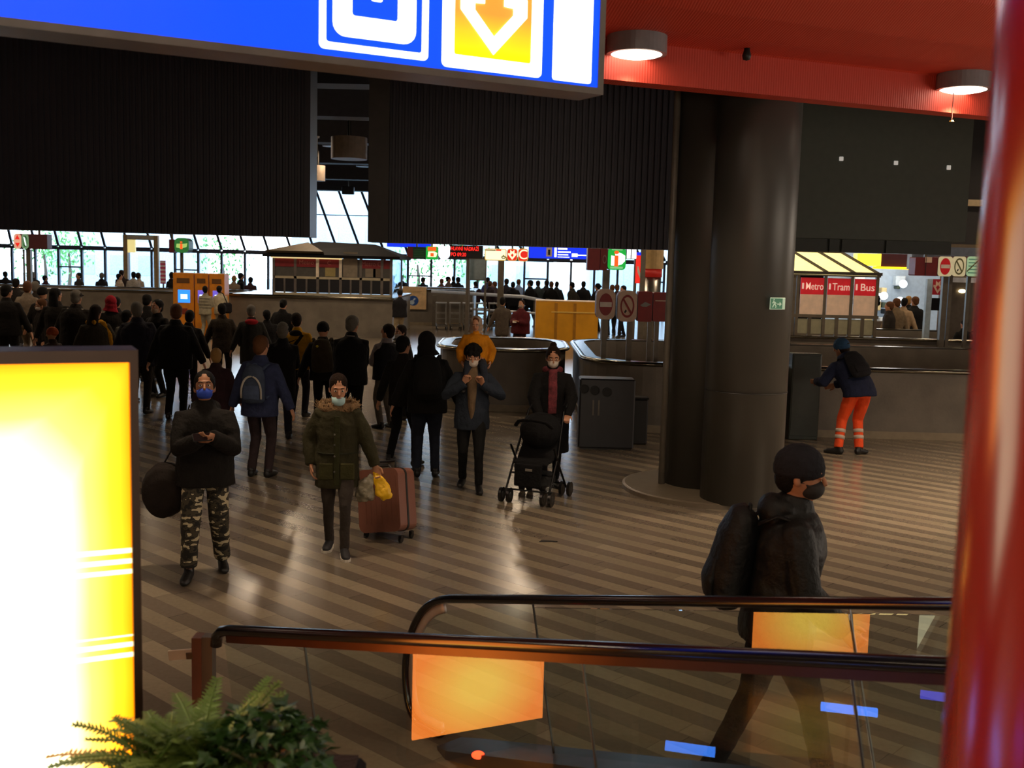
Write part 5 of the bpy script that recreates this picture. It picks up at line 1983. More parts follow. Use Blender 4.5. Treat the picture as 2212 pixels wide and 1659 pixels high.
    def shoes(s, m, vox=0.0, sole=None, boot=False):
        k = s.k
        for i in (0, 1):
            f = s.toed(i)
            a = s.ank[i]
            b = MB()
            z = -.04 * k
            pt = lambda d, zz: a + f * d * k + Vector((0, 0, zz * k))
            b.tube([pt(-.075, -.045), pt(-.06, -.04), pt(0, -.03), pt(.08, -.042), pt(.15, -.052), pt(.195, -.058), pt(.205, -.06)], [(.02 * k, .025 * k), (.036 * k, .045 * k), (.041 * k, .055 * k), (.046 * k, .043 * k), (.046 * k, .033 * k), (.03 * k, .024 * k), (.012 * k, .014 * k)], 12, ref=(f.y, -f.x, 0))
            b.tube([pt(-.015, -.02), pt(-.02, .035 if not boot else .13)], [(.042 * k, .05 * k), (.04 * k, .046 * k) if not boot else (.05 * k, .056 * k)], 12, ref=(f.y, -f.x, 0))
            g = a.z - .085 * k
            for p in b.v:
                p.z = max(p.z, g + .0)
            o = b.build('shoe', m, s.o, True, rm=vox, sm=1 if vox else 0)
            if sole is not None:
                q = MB()
                ol = [(-.08, .0), (-.07, .03), (-.02, .042), (.06, .044), (.13, .05), (.18, .042), (.208, .015), (.208, -.015), (.18, -.042), (.13, -.05), (.06, -.044), (-.02, -.042), (-.07, -.03)]
                q.prism([(x * k, y * k) for x, y in ol], a - Vector((0, 0, .085 * k)), f, Vector((-f.y, f.x, 0)), .024 * k)
                q.build('sole', sole, o)

    def jacket(s, m, vox, hem=.12, bulk=1.0, sleeve=1.0, collar=True, hood=False, name='jacket', disp=.02, flare=1.0, cuffend=.0, arms=True, dscale=.12, hunch=0.0):
        k = s.k
        w = s.wide
        b = MB()
        T = lambda d: s.P + s.ax * d * k
        D = lambda d: s.P - (Vector((0, 0, 1)) * .75 + s.ax * .25) * d * k
        wb = w * bulk
        pts = [D(hem), D(hem * .5), T(0.02), T(.2), T(.34), T(.42), T(.465), T(.505), T(.54)]
        rad = [(.195 * wb * flare * k, .145 * wb * flare * k), (.195 * wb * k, .145 * wb * k), (.19 * wb * k, .138 * wb * k), (.183 * wb * k, .132 * wb * k), (.195 * wb * k, .138 * wb * k), (.178 * wb * k, .125 * wb * k), (.138 * wb * k, .112 * wb * k), (.095 * wb * k, .095 * wb * k), (.07 * k, .076 * k)]
        b.tube(pts, rad, 18, ref=s.sx)
        if collar:
            b.tube([T(.49), T(.55), s.neck + s.ax * .03 * k], [(.09 * k * bulk, .09 * k * bulk), (.078 * k * bulk, .082 * k * bulk), (.07 * k, .076 * k)], 14, ref=s.sx)
        if hood:
            c = T(.50) - s.fy * .105 * k
            b.ell(c, (.13 * k, .075 * k, .085 * k), 14, 8, s.R)
            b.ell(c + s.fy * .05 * k + s.ax * .03 * k, (.125 * k, .085 * k, .05 * k), 14, 8, s.R)
        if hunch:
            b.ell(T(.40) - s.fy * .1 * k, (.16 * k, hunch * k, .14 * k), 12, 8, s.R)
        if arms:
            for i in (0, 1):
                e = s.elb[i]
                wv = s.wr[i] - (s.wr[i] - e).normalized() * (cuffend * k - .015 * k)
                mid = s.sh[i].lerp(e, .5)
                b.tube([s.P + s.ax * .435 * k + (s.sh[i] - s.P - s.ax * .445 * k) * .55, s.sh[i] - s.ax * .006 * k, mid, e, e.lerp(wv, .5), wv], [.068 * k * bulk, .068 * k * bulk, .065 * k * bulk * sleeve, .062 * k * bulk * sleeve, .056 * k * bulk * sleeve, .045 * k * bulk * sleeve], 12)
        return b.build(name, m, s.o, True, rm=vox, sm=2, disp=disp, dscale=dscale)

    # ---- hair and head wear
    def hair(s, m, vox, style='short', name='hair'):
        k = s.hk
        b = MB()
        rx, ry = .083, .106
        b.ell(s.H(0, -.019, .151), (rx * k, .1065 * k, .091 * k), 16, 10, s.HR)
        for sg in (-1, 1):
            b.ell(s.H(sg * .066, -.012, .12), (.016 * k, .045 * k, .05 * k), 8, 6, s.HR)
        if style in ('short', 'curly', 'grey'):
            b.ell(s.H(0, -.055, .09), (.072 * k, .066 * k, .075 * k), 12, 8, s.HR)
        if style == 'curly':
            r_ = random.Random(5)
            for i in range(60):
                th, ph = r_.uniform(0, 6.28), r_.uniform(0, 1.7)
                c = s.H(.085 * math.sin(ph) * math.cos(th), -.02 + .1 * math.sin(ph) * math.sin(th), .145 + .09 * math.cos(ph))
                b.ell(c, (.026 * k, .026 * k, .026 * k), 7, 5)
        if style == 'long':
            b.tube([s.H(0, -.05, .16), s.H(0, -.075, .05), s.H(0, -.09, -.06), s.H(0, -.095, -.17)], [(.078 * k, .06 * k), (.09 * k, .055 * k), (.1 * k, .05 * k), (.07 * k, .03 * k)], 12, ref=s.HR @ Vector((1, 0, 0)))
        if style in ('bun', 'topbun'):
            c = s.H(0, -.05, .245) if style == 'topbun' else s.H(0, -.13, .13)
            b.ell(c, (.042 * k, .042 * k, .036 * k), 10, 7, s.HR)
            b.ell(s.H(0, -.055, .09), (.074 * k, .06 * k, .07 * k), 12, 8, s.HR)
        return b.build(name, m, s.o, True, rm=vox, sm=1, disp=.006, dscale=.03)

    def beanie(s, m, vox, name='beanie'):
        k = s.hk
        b = MB()
        b.ell(s.H(0, -.012, .15), (.092 * k, .113 * k, .1 * k), 16, 10, s.HR)
        b.tube([s.H(0, -.012, .105), s.H(0, -.012, .15)], [(.09 * k, .112 * k), (.094 * k, .117 * k)], 16, ref=s.HR @ Vector((1, 0, 0)))
        return b.build(name, m, s.o, True, rm=vox, sm=1, disp=.006, dscale=.03)

    def cap(s, m, vox, name='cap'):
        k = s.hk
        b = MB()
        b.ell(s.H(0, -.012, .15), (.085 * k, .108 * k, .085 * k), 16, 10, s.HR)
        b.tube([s.H(0, .06, .158), s.H(0, .13, .148), s.H(0, .165, .138)], [(.075 * k, .01 * k), (.07 * k, .008 * k), (.03 * k, .006 * k)], 12, ref=s.HR @ Vector((1, 0, 0)))
        return b.build(name, m, s.o, True, rm=vox, sm=1)

    def hoodup(s, m, vox, name='hood', big=1.0):
        k = s.hk
        b = MB()
        b.ell(s.H(0, -.04, .13), (.1 * k * big, .112 * k * big, .115 * k * big), 16, 10, s.HR)
        b.ell(s.H(0, -.05, .045), (.105 * k * big, .1 * k * big, .09 * k * big), 16, 10, s.HR)
        b.tube([s.H(0, -.05, .03), s.P + s.ax * .49 * k - s.fy * .03 * k], [(.1 * k, .09 * k), (.14 * k, .1 * k)], 14, ref=s.sx)
        return b.build(name, m, s.o, True, rm=vox, sm=2, disp=.012, dscale=.06)

    def mask(s, m, low=0.0, vox=.008, name='face_mask'):
        k = s.hk
        b = MB()
        b.ell(s.H(0, .04, .045 - low), (.062 * k, .066 * k, .05 * k), 14, 9, s.HR)
        b.ell(s.H(0, .072, .05 - low), (.038 * k, .034 * k, .038 * k), 12, 8, s.HR)
        for sg in (-1, 1):
            b.tube([s.H(sg * .058, .05, .065 - low), s.H(sg * .075, .0, .085)], .005 * k, 5)
        return b.build(name, m, s.o, True, rm=vox, sm=1)

    def face(s, mouth=True):
        k = s.hk
        EYE_ = mat('eye_white', '#cfc6bb', .3)
        IRIS = mat('eye_dark', '#1c120c', .25)
        BROW = mat('brow_dark', '#2a1a12', .8)
        for sg in (-1, 1):
            e = MB().ell(s.H(sg * .031, .0845, .1), (.0135 * k, .0125 * k, .0085 * k), 10, 7, s.HR).build('eye', EYE_, s.o, True)
            MB().ell(s.H(sg * .031, .0935, .1), (.0065 * k, .005 * k, .0068 * k), 8, 6, s.HR).build('iris', IRIS, e, True)
            MB().tube([s.H(sg * .048, .084, .122), s.H(sg * .033, .094, .128), s.H(sg * .014, .097, .123)], [.0035 * k, .005 * k, .0045 * k], 6).build('eyebrow', BROW, s.o, True)
        if mouth:
            MB().tube([s.H(-.022, .083, .038), s.H(-.008, .092, .040), s.H(.008, .092, .040), s.H(.022, .083, .038)], [.003 * k, .006 * k, .006 * k, .003 * k], 8).build('mouth', mat('lips', '#8a4638', .45), s.o, True)

    def place(s, p, rz, label, cat='person', group=None):
        s.o.location = (p[0], p[1], p[2] if len(p) > 2 else 0)
        s.o.rotation_euler = (0, 0, rz)
        return tag(s.o, label, cat, group)

    def world(s, v):
        """local point -> world"""
        return Matrix.Translation(s.o.location) @ (Matrix.Rotation(s.o.rotation_euler.z, 3, 'Z') @ Vector(v)).to_4d().to_3d() if False else Vector(s.o.location) + Matrix.Rotation(s.o.rotation_euler.z, 3, 'Z') @ Vector(v)


def s_rot(m, f):
    q = m.to_quaternion()
    from mathutils import Quaternion
    return Quaternion((1, 0, 0, 0)).slerp(q, f).to_matrix()


def backpack(s, label, m, m2=None, w=.29, h=.44, d=.15, drop=.0, arc=None, vox=.014, pocket=True):
    """worn on the back of figure s; a thing of its own"""
    k = s.k
    base = s.P + s.ax * (.03 + drop) * k - s.fy * .135 * k * s.wide
    t = thing('backpack', label, 'backpack', s.world(base), 0)
    rot = (Matrix.Rotation(s.o.rotation_euler.z, 3, 'Z') @ s.R)
    t.rotation_euler = rot.to_euler()
    b = MB()
    b.tube([(0, -d * .5, 0), (0, -d * .55, .03), (0, -d * .58, h * .35), (0, -d * .5, h * .75), (0, -d * .4, h * .95), (0, -d * .3, h)], [(w * .40, d * .35), (w * .5, d * .5), (w * .52, d * .58), (w * .47, d * .5), (w * .36, d * .38), (w * .2, d * .2)], 16, ref=(1, 0, 0))
    body = b.build('pack_body', m, t, True, rm=vox, sm=2, disp=.012, dscale=.1)
    if pocket:
        b = MB()
        b.tube([(0, -d * 1.02, .04), (0, -d * 1.06, h * .25), (0, -d * .98, h * .48)], [(w * .36, d * .14), (w * .40, d * .2), (w * .32, d * .12)], 14, ref=(1, 0, 0))
        b.build('front_pocket', m2 or m, t, True, rm=vox, sm=1)
    for sg in (-1, 1):
        MB().tube([(sg * w * .3, -.02, h * .9), (sg * w * .42, .06, h * 1.02), (sg * w * .42, .17, h * .98), (sg * w * .45, .27, h * .8), (sg * w * .5, .27, h * .5), (sg * w * .55, .14, h * .25), (sg * w * .45, -.02, h * .12)], (.024, .008), 8, ref=(1, 0, 0)).build('strap', m2 or m, t, True)
    MB().tube([(-.03, -d * .3, h * .97), (-.02, -d * .3, h * 1.04), (.02, -d * .3, h * 1.04), (.03, -d * .3, h * .97)], .008, 6).build('grab_loop', m2 or m, t)
    if arc is not None:
        pts = [(w * .42 * math.cos(a), -d * 1.12 + .012 * abs(math.cos(a)), h * .30 + h * .42 * math.sin(a)) for a in [PI * i / 14 for i in range(15)]]
        pts = [(w * .42, -d * .98, h * .12)] + pts + [(-w * .42, -d * .98, h * .12)]
        MB().tube(pts, (.013, .006), 8, ref=(1, 0, 0)).build('pale_piping', arc, t, True)
    return t


def col_mat(c, rough=.9):
    return cloth(c, rough)


HAIRK = mat('hair_black', '#0e0b09', .7, bump=.5, bscale=120, spec=.15)
HAIRB = mat('hair_brown', '#21140c', .75, bump=.5, bscale=120, spec=.15)
HAIRC = mat('hair_chestnut', '#5c3a22', .6, bump=.5, bscale=120, spec=.15)
HAIRG = mat('hair_grey', '#6a645c', .7, bump=.5, bscale=120, spec=.15)
HAIRBL = mat('hair_blond', '#a07a48', .6, bump=.5, bscale=120, spec=.15)
SHOEK = mat('shoe_black', '#121112', .45)
SOLEW = mat('sole_white', '#c9c2b4', .5)
HAIRS = {'k': HAIRK, 'b': HAIRB, 'c': HAIRC, 'g': HAIRG, 'l': HAIRBL}

# ------------------------------------------------------------------ the close figures
# man in camouflage trousers with a phone
p = atz(446, 1236)
s = Body(1.70, lean=.05, feet=((-.13, -.1), (.13, .22)), hands=((-.08, .30, .33), (.03, .32, .31)), head=(-.34, 0, .05), wide=1.08, elbows=((-.6, -.2, -1), (.6, -.2, -1)))
s.skin('person', SKIN2, .007, True, [{'d': (.55, .8, .1), 'pn': (.5, 0, .8), 'side': (0, .5, .8), 'curl': .75}, {'d': (-.75, .6, .05), 'pn': (-.3, 0, .9), 'side': (0, .4, .9), 'curl': .8}])
camo = bpy.data.materials.new('camouflage_cloth')
camo.use_nodes = True
nt = camo.node_tree
tc = nt.nodes.new('ShaderNodeTexCoord')
mpn = nt.nodes.new('ShaderNodeMapping')
mpn.inputs['Scale'].default_value = (1, 1, 1.9)
nt.links.new(tc.outputs['Object'], mpn.inputs[0])
nz1 = nt.nodes.new('ShaderNodeTexNoise')
nz1.inputs['Scale'].default_value = 13
nz1.inputs['Detail'].default_value = 1.5
nt.links.new(mpn.outputs[0], nz1.inputs['Vector'])
crp = nt.nodes.new('ShaderNodeValToRGB')
crp.color_ramp.interpolation = 'CONSTANT'
els = crp.color_ramp.elements
els[0].position, els[0].color = 0.0, lin('#15120e')
els[1].position, els[1].color = 0.44, lin('#3d3728')
e = els.new(.53)
e.color = lin('#23201a')
e = els.new(.575)
e.color = lin('#b8ab8c')
nt.links.new(nz1.outputs['Fac'], crp.inputs[0])
nt.links.new(crp.outputs[0], nt.nodes['Principled BSDF'].inputs['Base Color'])
nt.nodes['Principled BSDF'].inputs['Roughness'].default_value = .9
s.trousers(camo, .012, 1.25, .05)
s.shoes(SHOEK, .01, None, True)
s.jacket(cloth('#15120f'), .012, .14, 1.18, 1.15, True, True)
s.hair(HAIRK, .01, 'short')
s.mask(mat('mask_blue', '#2747b4', .8))
s.face(False)
s.place(p, PI + .22, 'person in camouflage trousers and blue mask looking down at a phone')
camoman = s
ph = s.world((s.wr[0] + s.wr[1]) / 2 + s.R @ Vector((.02, .10, .035)))
t = thing('phone', 'black phone held by the person in camouflage trousers', 'phone', ph, s.o.rotation_euler.z)
t.rotation_euler = (R(-50), 0, s.o.rotation_euler.z + R(20))
MB().box((0, 0, 0), (.15, .072, .009), None, .003).build('case', BLACKPL, t)
MB().box((0, 0, .005), (.14, .064, .002)).build('screen', mat('phone_screen', '#1c1a1c', .1), t)
# big black bag carried on the shoulder
bp_ = s.world(Vector((.33, -.06, .70)))
t = thing('holdall', 'big rounded black bag hanging beside the person in camouflage trousers', 'bag', bp_, s.o.rotation_euler.z)
b = MB()
b.tube([(0, -.2, .0), (0, -.16, .0), (0, 0, .0), (0, .14, 0), (0, .18, 0)], [(.10, .13), (.17, .21), (.19, .235), (.17, .21), (.1, .13)], 20, ref=(1, 0, 0))
b.build('bag_body', cloth('#1d1612'), t, True, rm=.014, sm=2, disp=.02)
MB().tube([(.02, .0, .2), (-.1, 0, .42), (-.17, .0, .62), (-.2, -.02, .71)], (.022, .007), 8, ref=(0, 1, 0)).build('strap', cloth('#120f0d'), t)
MB().tube([(-.06, -.17, .12), (.02, -.20, .15), (.1, -.17, .12)], .008, 6).build('zip', STEEL, t)
# pale tassel cord hanging at the shoulder
# woman in the green parka
p = atz(732, 1192)
s = Body(1.68, lean=.0, feet=((.10, .12), (-.05, -.12)) if False else ((-.08, .16), (.10, -.16)), hands=(None, None), head=(.10, 0, -.12), wide=.95)
s = Body(1.62, lean=-.02, feet=((-.06, .17), (.10, -.15)), hands=((-.36, .02, -.06), (.25, .02, -.05)), head=(.12, 0, .12), wide=.96, elbows=((-1, -.3, 0), (.7, -.8, 0)))
s.skin('person', SKIN, .007, True, [{'curl': 1.2, 'pn': (.2, .4, .2)}, {'curl': .6}])
s.trousers(cloth('#37302b'), .010, .84, .01)
s.shoes(mat('trainer_black', '#17161a', .6), .009, SOLEW)
PARKA = cloth('#312e1c')
s.jacket(PARKA, .011, .27, 1.12, 1.05, False, False, flare=1.06, cuffend=.01, disp=.03)
k = s.k
T = lambda d: s.P + s.ax * d * k
b = MB()
FUR = mat('fur_brown', '#7c6040', .95, bump=.8, bscale=70, var=.4, vscale=20)
r_ = random.Random(4)
ringp = []
for i in range(40):
    a = 2 * PI * i / 40
    c = s.N + s.ax * (.0 + .015 * math.cos(a)) * k + s.sx * .155 * k * math.sin(a) - s.fy * (.06 + .12 * math.cos(a) * 1.0) * k + s.ax * -.03 * k
    ringp.append(c)
b.tube(ringp, .055 * k, 10, closed=True)
for i in range(420):
    c = ringp[r_.randrange(40)]
    d = Vector((r_.gauss(0, 1), r_.gauss(0, 1), r_.gauss(0, .8))).normalized()
    q = c + d * .05 * k
    tip = c + (d + Vector((0, 0, .3))).normalized() * r_.uniform(.075, .10) * k
    sd_ = d.orthogonal().normalized() * .007
    s2 = d.cross(sd_).normalized() * .007
    b.add([q + sd_, q - sd_ * .5 + s2, q - sd_ * .5 - s2, tip], [(0, 1, 3), (1, 2, 3), (2, 0, 3), (0, 2, 1)])
b.build('fur_collar', FUR, s.o, True)
for sg in (-1, 1):
    c = s.P + s.sx * sg * .1 * k + s.fy * .155 * k - s.ax * .1 * k
    MB().box(c, (.13, .02, .15), s.R, .01).build('pocket', cloth('#363419'), s.o)
MB().box(s.P + s.fy * .158 * k + s.ax * .1 * k, (.05, .012, .62), s.R, .005).build('placket', cloth('#2f2f18'), s.o)
for dz in (.26, .16, .05, -.1):
    MB().ell(s.P + s.fy * .168 * k + s.ax * dz * k + s.sx * .02, (.009, .006, .009), 8, 6).build('snap', STEEL, s.o)
MB().tube([s.P + s.ax * .07 * k + s.sx * .195 * k * math.cos(a) + s.fy * .155 * k * math.sin(a) for a in [2 * PI * i / 28 for i in range(28)]], .008, 6, closed=True).build('waist_cord', cloth('#26271a'), s.o)
s.hair(HAIRB, .009, 'bun')
s.mask(mat('mask_pale_blue', '#9fc0c4', .8), .045)
s.face(True)
s.place(p, PI + .12, 'woman in olive parka with fur collar and pale blue mask under her chin')
parka = s
hand_w = s.world(s.wr[0] + Vector((0, 0, -.08)))
# suitcase
sp_ = atz(835, 1172)
t = thing('suitcase', 'dusty pink hard-shell suitcase pulled along behind the woman in the olive parka', 'suitcase', (sp_.x, sp_.y + .18, 0.0), R(-24))
PINK = mat('suitcase_pink', '#7d5042', .38, bump=.05, var=.06)
tilt = Matrix.Rotation(R(-10), 3, 'Y') @ Matrix.Rotation(R(-9), 3, 'X')
b = MB()
W2, D2, H2 = .46, .30, .60
b.prism(rrect(W2, H2, .07, 6), (0, D2 / 2, H2 / 2 + .06), (1, 0, 0), (0, 0, 1), D2)
for i in range(7):
    x = -W2 / 2 + .06 + i * .057
    b.mm((x, -D2 / 2 - .004, .14), (x + .03, -D2 / 2, H2 - .02))
for p_ in b.v:
    p_.xyz = tilt @ p_
b.build('shell', PINK, t)
b = MB()
b.prism(rrect(W2 + .008, H2 + .008, .07, 6), (0, .012, H2 / 2 + .06), (1, 0, 0), (0, 0, 1), .03)
for p_ in b.v:
    p_.xyz = tilt @ p_
b.build('zip_band', mat('band_black', '#15120f', .5), t)
b = MB()
b.tube([(-.11, .02, H2 + .06), (-.11, .02, H2 + .13), (.11, .02, H2 + .13), (.11, .02, H2 + .06)], .012, 8)
b.tube([(-.1, -.05, H2 + .055), (-.08, -.05, H2 + .085), (.08, -.05, H2 + .085), (.1, -.05, H2 + .055)], .012, 8)
for p_ in b.v:
    p_.xyz = tilt @ p_
b.build('handle', BLACKPL, t)
for sx in (-1, 1):
    for sy in (-1, 1):
        b = MB().tube([(sx * .19 - .012, sy * .1, .03), (sx * .19 + .012, sy * .1, .03)], .03, 14)
        b.box((sx * .19, sy * .1, .055), (.03, .04, .03))
        b.build('wheel', BLACKRUB, t)
# bags in her hand
t = thing('plastic_bag', 'bright yellow and clear plastic carrier bag in the hand of the parka woman', 'bag', (hand_w.x, hand_w.y, hand_w.z), 0)
YB = mat('plastic_yellow', '#e8b50c', .35, bump=.3, bscale=30)
b = MB()
b.tube([(0, 0, .02), (.04, -.02, -.05), (.085, -.03, -.15), (.12, -.03, -.22)], [(.02, .015), (.05, .035), (.075, .05), (.05, .03)], 12)
b.build('yellow_part', YB, t, True, rm=.01, sm=1, disp=.04, dscale=.05)
b = MB()
b.tube([(-.02, -.02, -.0), (-.07, -.03, -.08), (-.08, -.03, -.2), (-.07, -.02, -.24)], [(.02, .015), (.075, .045), (.095, .055), (.07, .03)], 12)
b.build('clear_part', mat('plastic_grey', '#8c8470', .25, bump=.3, bscale=40, var=.4, vscale=20), t, True, rm=.01, sm=1, disp=.04, dscale=.05)

# man with a child on his shoulders
p = atz(1018, 1060)
s = Body(1.69, lean=.0, feet=((-.09, .08), (.12, -.22)), hands=((-.13, .17, .37), (.10, .17, .38)), head=(.12, 0, 0), elbows=((-1, .0, -.8), (1, 0, -.8)), footlift=(0, .02), wide=1.0)
s.skin('person', SKIN, .007, True, [{'d': (.3, .3, .9), 'pn': (.3, .6, -.2), 'side': (1, .2, 0), 'curl': 1.0}, {'d': (-.3, .3, .9), 'pn': (-.3, .6, -.2), 'side': (-1, .2, 0), 'curl': 1.0}])
s.trousers(cloth('#141414'), .011, .9, .03)
s.shoes(SHOEK, .01)
s.jacket(cloth('#262d38'), .011, .18, 1.1, 1.1, True, True)
k = s.k
b = MB()
c0 = s.P + s.fy * .10 * k
b.tube([c0 - s.ax * .1 * k, c0 + s.ax * .1 * k + s.fy * .02, c0 + s.ax * .3 * k + s.fy * .035 * k, c0 + s.ax * .44 * k + s.fy * .02 * k, s.neck + s.fy * .02 * k], [(.03 * k, .055 * k), (.045 * k, .06 * k), (.06 * k, .055 * k), (.07 * k, .06 * k), (.066 * k, .07 * k)], 12, ref=s.sx)
b.build('jumper', cloth('#6a5640'), s.o, True, rm=.01, sm=1)
s.hair(HAIRK, .008, 'curly')
s.mask(mat('mask_white', '#c9bdb2', .8))
s.face(False)
s.place(p, PI, 'dark-haired man in white mask and blue jacket carrying a child on his shoulders')
dad = s
kid = Body(1.12, lean=.05, feet=((-.19, .43), (.19, .43)), pel=(0, 0, .51), hands=((-.27, .12, .02), (.25, .14, .02)), head=(.08, 0, -.15), wide=1.1, knees=((0, .8, .6), (0, .8, .6)))
kid.skin('person', SKIN, .006, True)
kid.trousers(cloth('#2a2f3a'), .01, 1.1)
kid.shoes(SHOEK, .01)
kid.jacket(cloth('#c07a10'), .01, .04, 1.12, 1.15, True, False)
kid.hair(HAIRC, .008)
kid.hoodup(cloth('#a08c7c'), .009, 'woolly_hood', 1.08)
kid.face(True)
top = s.world(s.N)
kz = top.z - .51 * kid.k + .07
kid.place((top.x + .02, top.y + .20, kz), PI + .05, 'small child in yellow jacket and pale hood riding on shoulders')

# woman with the stroller
p = atz(1186, 1052)
s = Body(1.68, lean=.03, feet=((-.08, -.08), (.08, .10)), hands=((-.17, .32, .03), (.17, .32, .03)), head=(.08, 0, .0), wide=1.02, elbows=((-1, -.3, -.1), (1, -.3, -.1)))
s.skin('person', SKIN, .007, True, [{'curl': 1.3, 'd': (.1, 1, -.2), 'pn': (0, 0, -1)}, {'curl': 1.3, 'd': (-.1, 1, -.2), 'pn': (0, 0, -1)}])
s.trousers(cloth('#141416'), .011, .85, .03)
s.shoes(SHOEK, .01)
s.jacket(cloth('#0e0d0e'), .011, .48, 1.14, 1.1, True, True, name='coat')
k = s.k
b = MB()
b.tube([s.neck - s.fy * .09 * k, s.neck + s.sx * .09 * k - s.ax * .02, s.neck + s.fy * .09 * k - s.ax * .05 * k, s.neck - s.sx * .09 * k - s.ax * .02], .045 * k, 10, closed=True)
c0 = s.P + s.fy * .155 * k
b.tube([s.neck + s.fy * .1 * k - s.ax * .02, c0 + s.ax * .36 * k, c0 + s.ax * .16 * k, c0 + s.ax * .02 * k], [(.05 * k, .025 * k), (.06 * k, .02 * k), (.062 * k, .018 * k), (.055 * k, .015 * k)], 10, ref=s.sx)
b.build('scarf', mat('scarf_burgundy_check', '#6e2c34', .9, bump=.4, var=.5, vscale=22), s.o, True, rm=.01, sm=1, disp=.015)
s.hair(HAIRB, .009, 'topbun')
s.mask(mat('mask_white', '#c9bdb2', .8))
s.face(False)
s.place(p, PI + .02, 'woman in long black coat and burgundy scarf pushing a black stroller')
# stroller
q = atz(1158, 1084)
t = thing('stroller', 'black folding stroller with hood and double wheels pushed by the woman in the black coat', 'stroller', (q.x, q.y + .16, 0), PI - .38)
t.scale = (1.12, 1.0, 1.04)
TUB = mat('stroller_tube', '#151516', .35, .6)
FAB = cloth('#0d0d0f')
for sx in (-1, 1):
    b = MB()
    b.tube([(sx * .23, .30, .10), (sx * .225, .0, .50), (sx * .19, -.26, .94), (sx * .17, -.36, 1.0)], .012, 8)
    b.tube([(sx * .22, -.32, .10), (sx * .225, .0, .42), (sx * .23, .16, .60)], .012, 8)
    b.build('frame_tube', TUB, t)
    MB().tube([(sx * .175, -.33, .985), (sx * .165, -.42, 1.01)], .019, 10).build('grip', BLACKRUB, t)
    for sy in (-.32, .31):
        for dx in (-.042, .042):
            x = sx * .22 + dx
            w = MB().tube([(x - .014, sy, .08), (x + .014, sy, .08)], .08, 18)
            wo = w.build('wheel', BLACKRUB, t)
            MB().tube([(x - .017, sy, .08), (x + .017, sy, .08)], .035, 12).build('hub', mat('hub_grey', '#3a3a3c', .4), wo)
for y_, z_ in ((.16, .30), (.28, .14), (-.30, .14)):
    MB().tube([(-.22, y_, z_), (.22, y_, z_)], .01, 8).build('cross_tube', TUB, t)
b = MB()
b.tube([(0, .24, .42), (0, .05, .44), (0, -.06, .55), (0, -.2, .88)], [(.19, .03), (.2, .035), (.2, .035), (.19, .03)], 12, ref=(1, 0, 0))
b.tube([(0, .28, .18), (0, .27, .42)], [(.15, .02), (.17, .02)], 10, ref=(1, 0, 0))
b.build('seat', FAB, t, True, rm=.014, sm=2)
b = MB()
b.ell((0, -.10, .74), (.215, .25, .20), 18, 12)
b.tube([(-.2, .12, .80), (-.14, .19, .87), (0, .215, .89), (.14, .19, .87), (.2, .12, .80)], (.03, .012), 8)
b.build('hood', FAB, t, True, rm=.014, sm=1, disp=.012, dscale=.08)
MB().box((0, .02, .22), (.34, .36, .16), None, .05).build('basket', mat('basket_net', '#161616', .8), t)
MB().box((-.02, .315, .37), (.07, .01, .025)).build('label_tab', mat('tab_grey', '#7d7870', .6), t)

# walker in black, close by the ramp
w0 = atz(1722, 966, 1.78)
s = Body(1.78, lean=.10, feet=((-.10, -.27), (.10, .25)), hands=((-.30, -.06, -.06), (.22, .27, .03)), head=(-.06, 0, -.22), wide=1.12, toe=(4, 4))
s.skin('person', SKIN2, .007, True, [{'curl': .5}, {'curl': .6}])
s.trousers(cloth('#0b0d14'), .010, 1.0, .02)
s.shoes(SHOEK, .009)
s.jacket(mat('jacket_black_sheen', '#070707', .6, bump=.6, bscale=30, spec=.3), .010, .13, 1.16, 1.12, True, True)
s.hair(HAIRK, .008)
s.beanie(cloth('#17171d'), .008)
s.mask(mat('mask_black', '#15110f', .8))
s.place((w0.x - .04, w0.y, 0), -PI / 2 - .12, 'person in black beanie and black jacket striding past behind the ramp handrails')
backpack(s, 'bulging black backpack on the person in the black beanie by the ramp', mat('pack_black_nylon', '#070708', .6, spec=.3, bump=.5, bscale=40), None, .32, .5, .2, -.03, vox=.012)

# man in orange trousers leaning on the parapet
p = atz(1846, 982)
s = Body(1.80, lean=.66, side=-.22, feet=((-.24, .02), (.06, .0)), pel=(.02, .02, .92), hands=((-.34, .34, .43), (-.05, .40, .35)), head=(-.3, 0, .5), wide=1.1, elbows=((-1, 0, -1), (1, 0, -1)), toe=(50, 60))
s.skin('person', SKIN2, .008, True, [{'d': (-.2, .9, .6), 'curl': .25}, {'curl': .5}])
s.trousers(mat('workwear_orange', '#e2480a', .8, bump=.3), .011, 1.12, .03)
for i in (0, 1):
    for f in (.40, .62):
        c = s.knee[i].lerp(s.ank[i], f)
        d = (s.ank[i] - s.knee[i]).normalized()
        MB().tube([c - d * .026, c + d * .026], .0735, 18).build('reflective_band', mat('reflective_grey', '#b9aca0', .4), s.o, True)
s.shoes(SHOEK, .01)
s.jacket(cloth('#1a2038'), .012, .10, 1.15, 1.12, True, True)
s.hair(HAIRB, .01)
s.beanie(cloth('#2a4766'), .009, 'bucket_hat')
s.place((p.x, p.y, 0), .12, 'worker in orange reflective trousers and navy jacket leaning over the stone parapet')
t = backpack(s, 'slumped dark backpack on the worker in orange trousers', cloth('#17161b'), None, .3, .42, .16, .06)

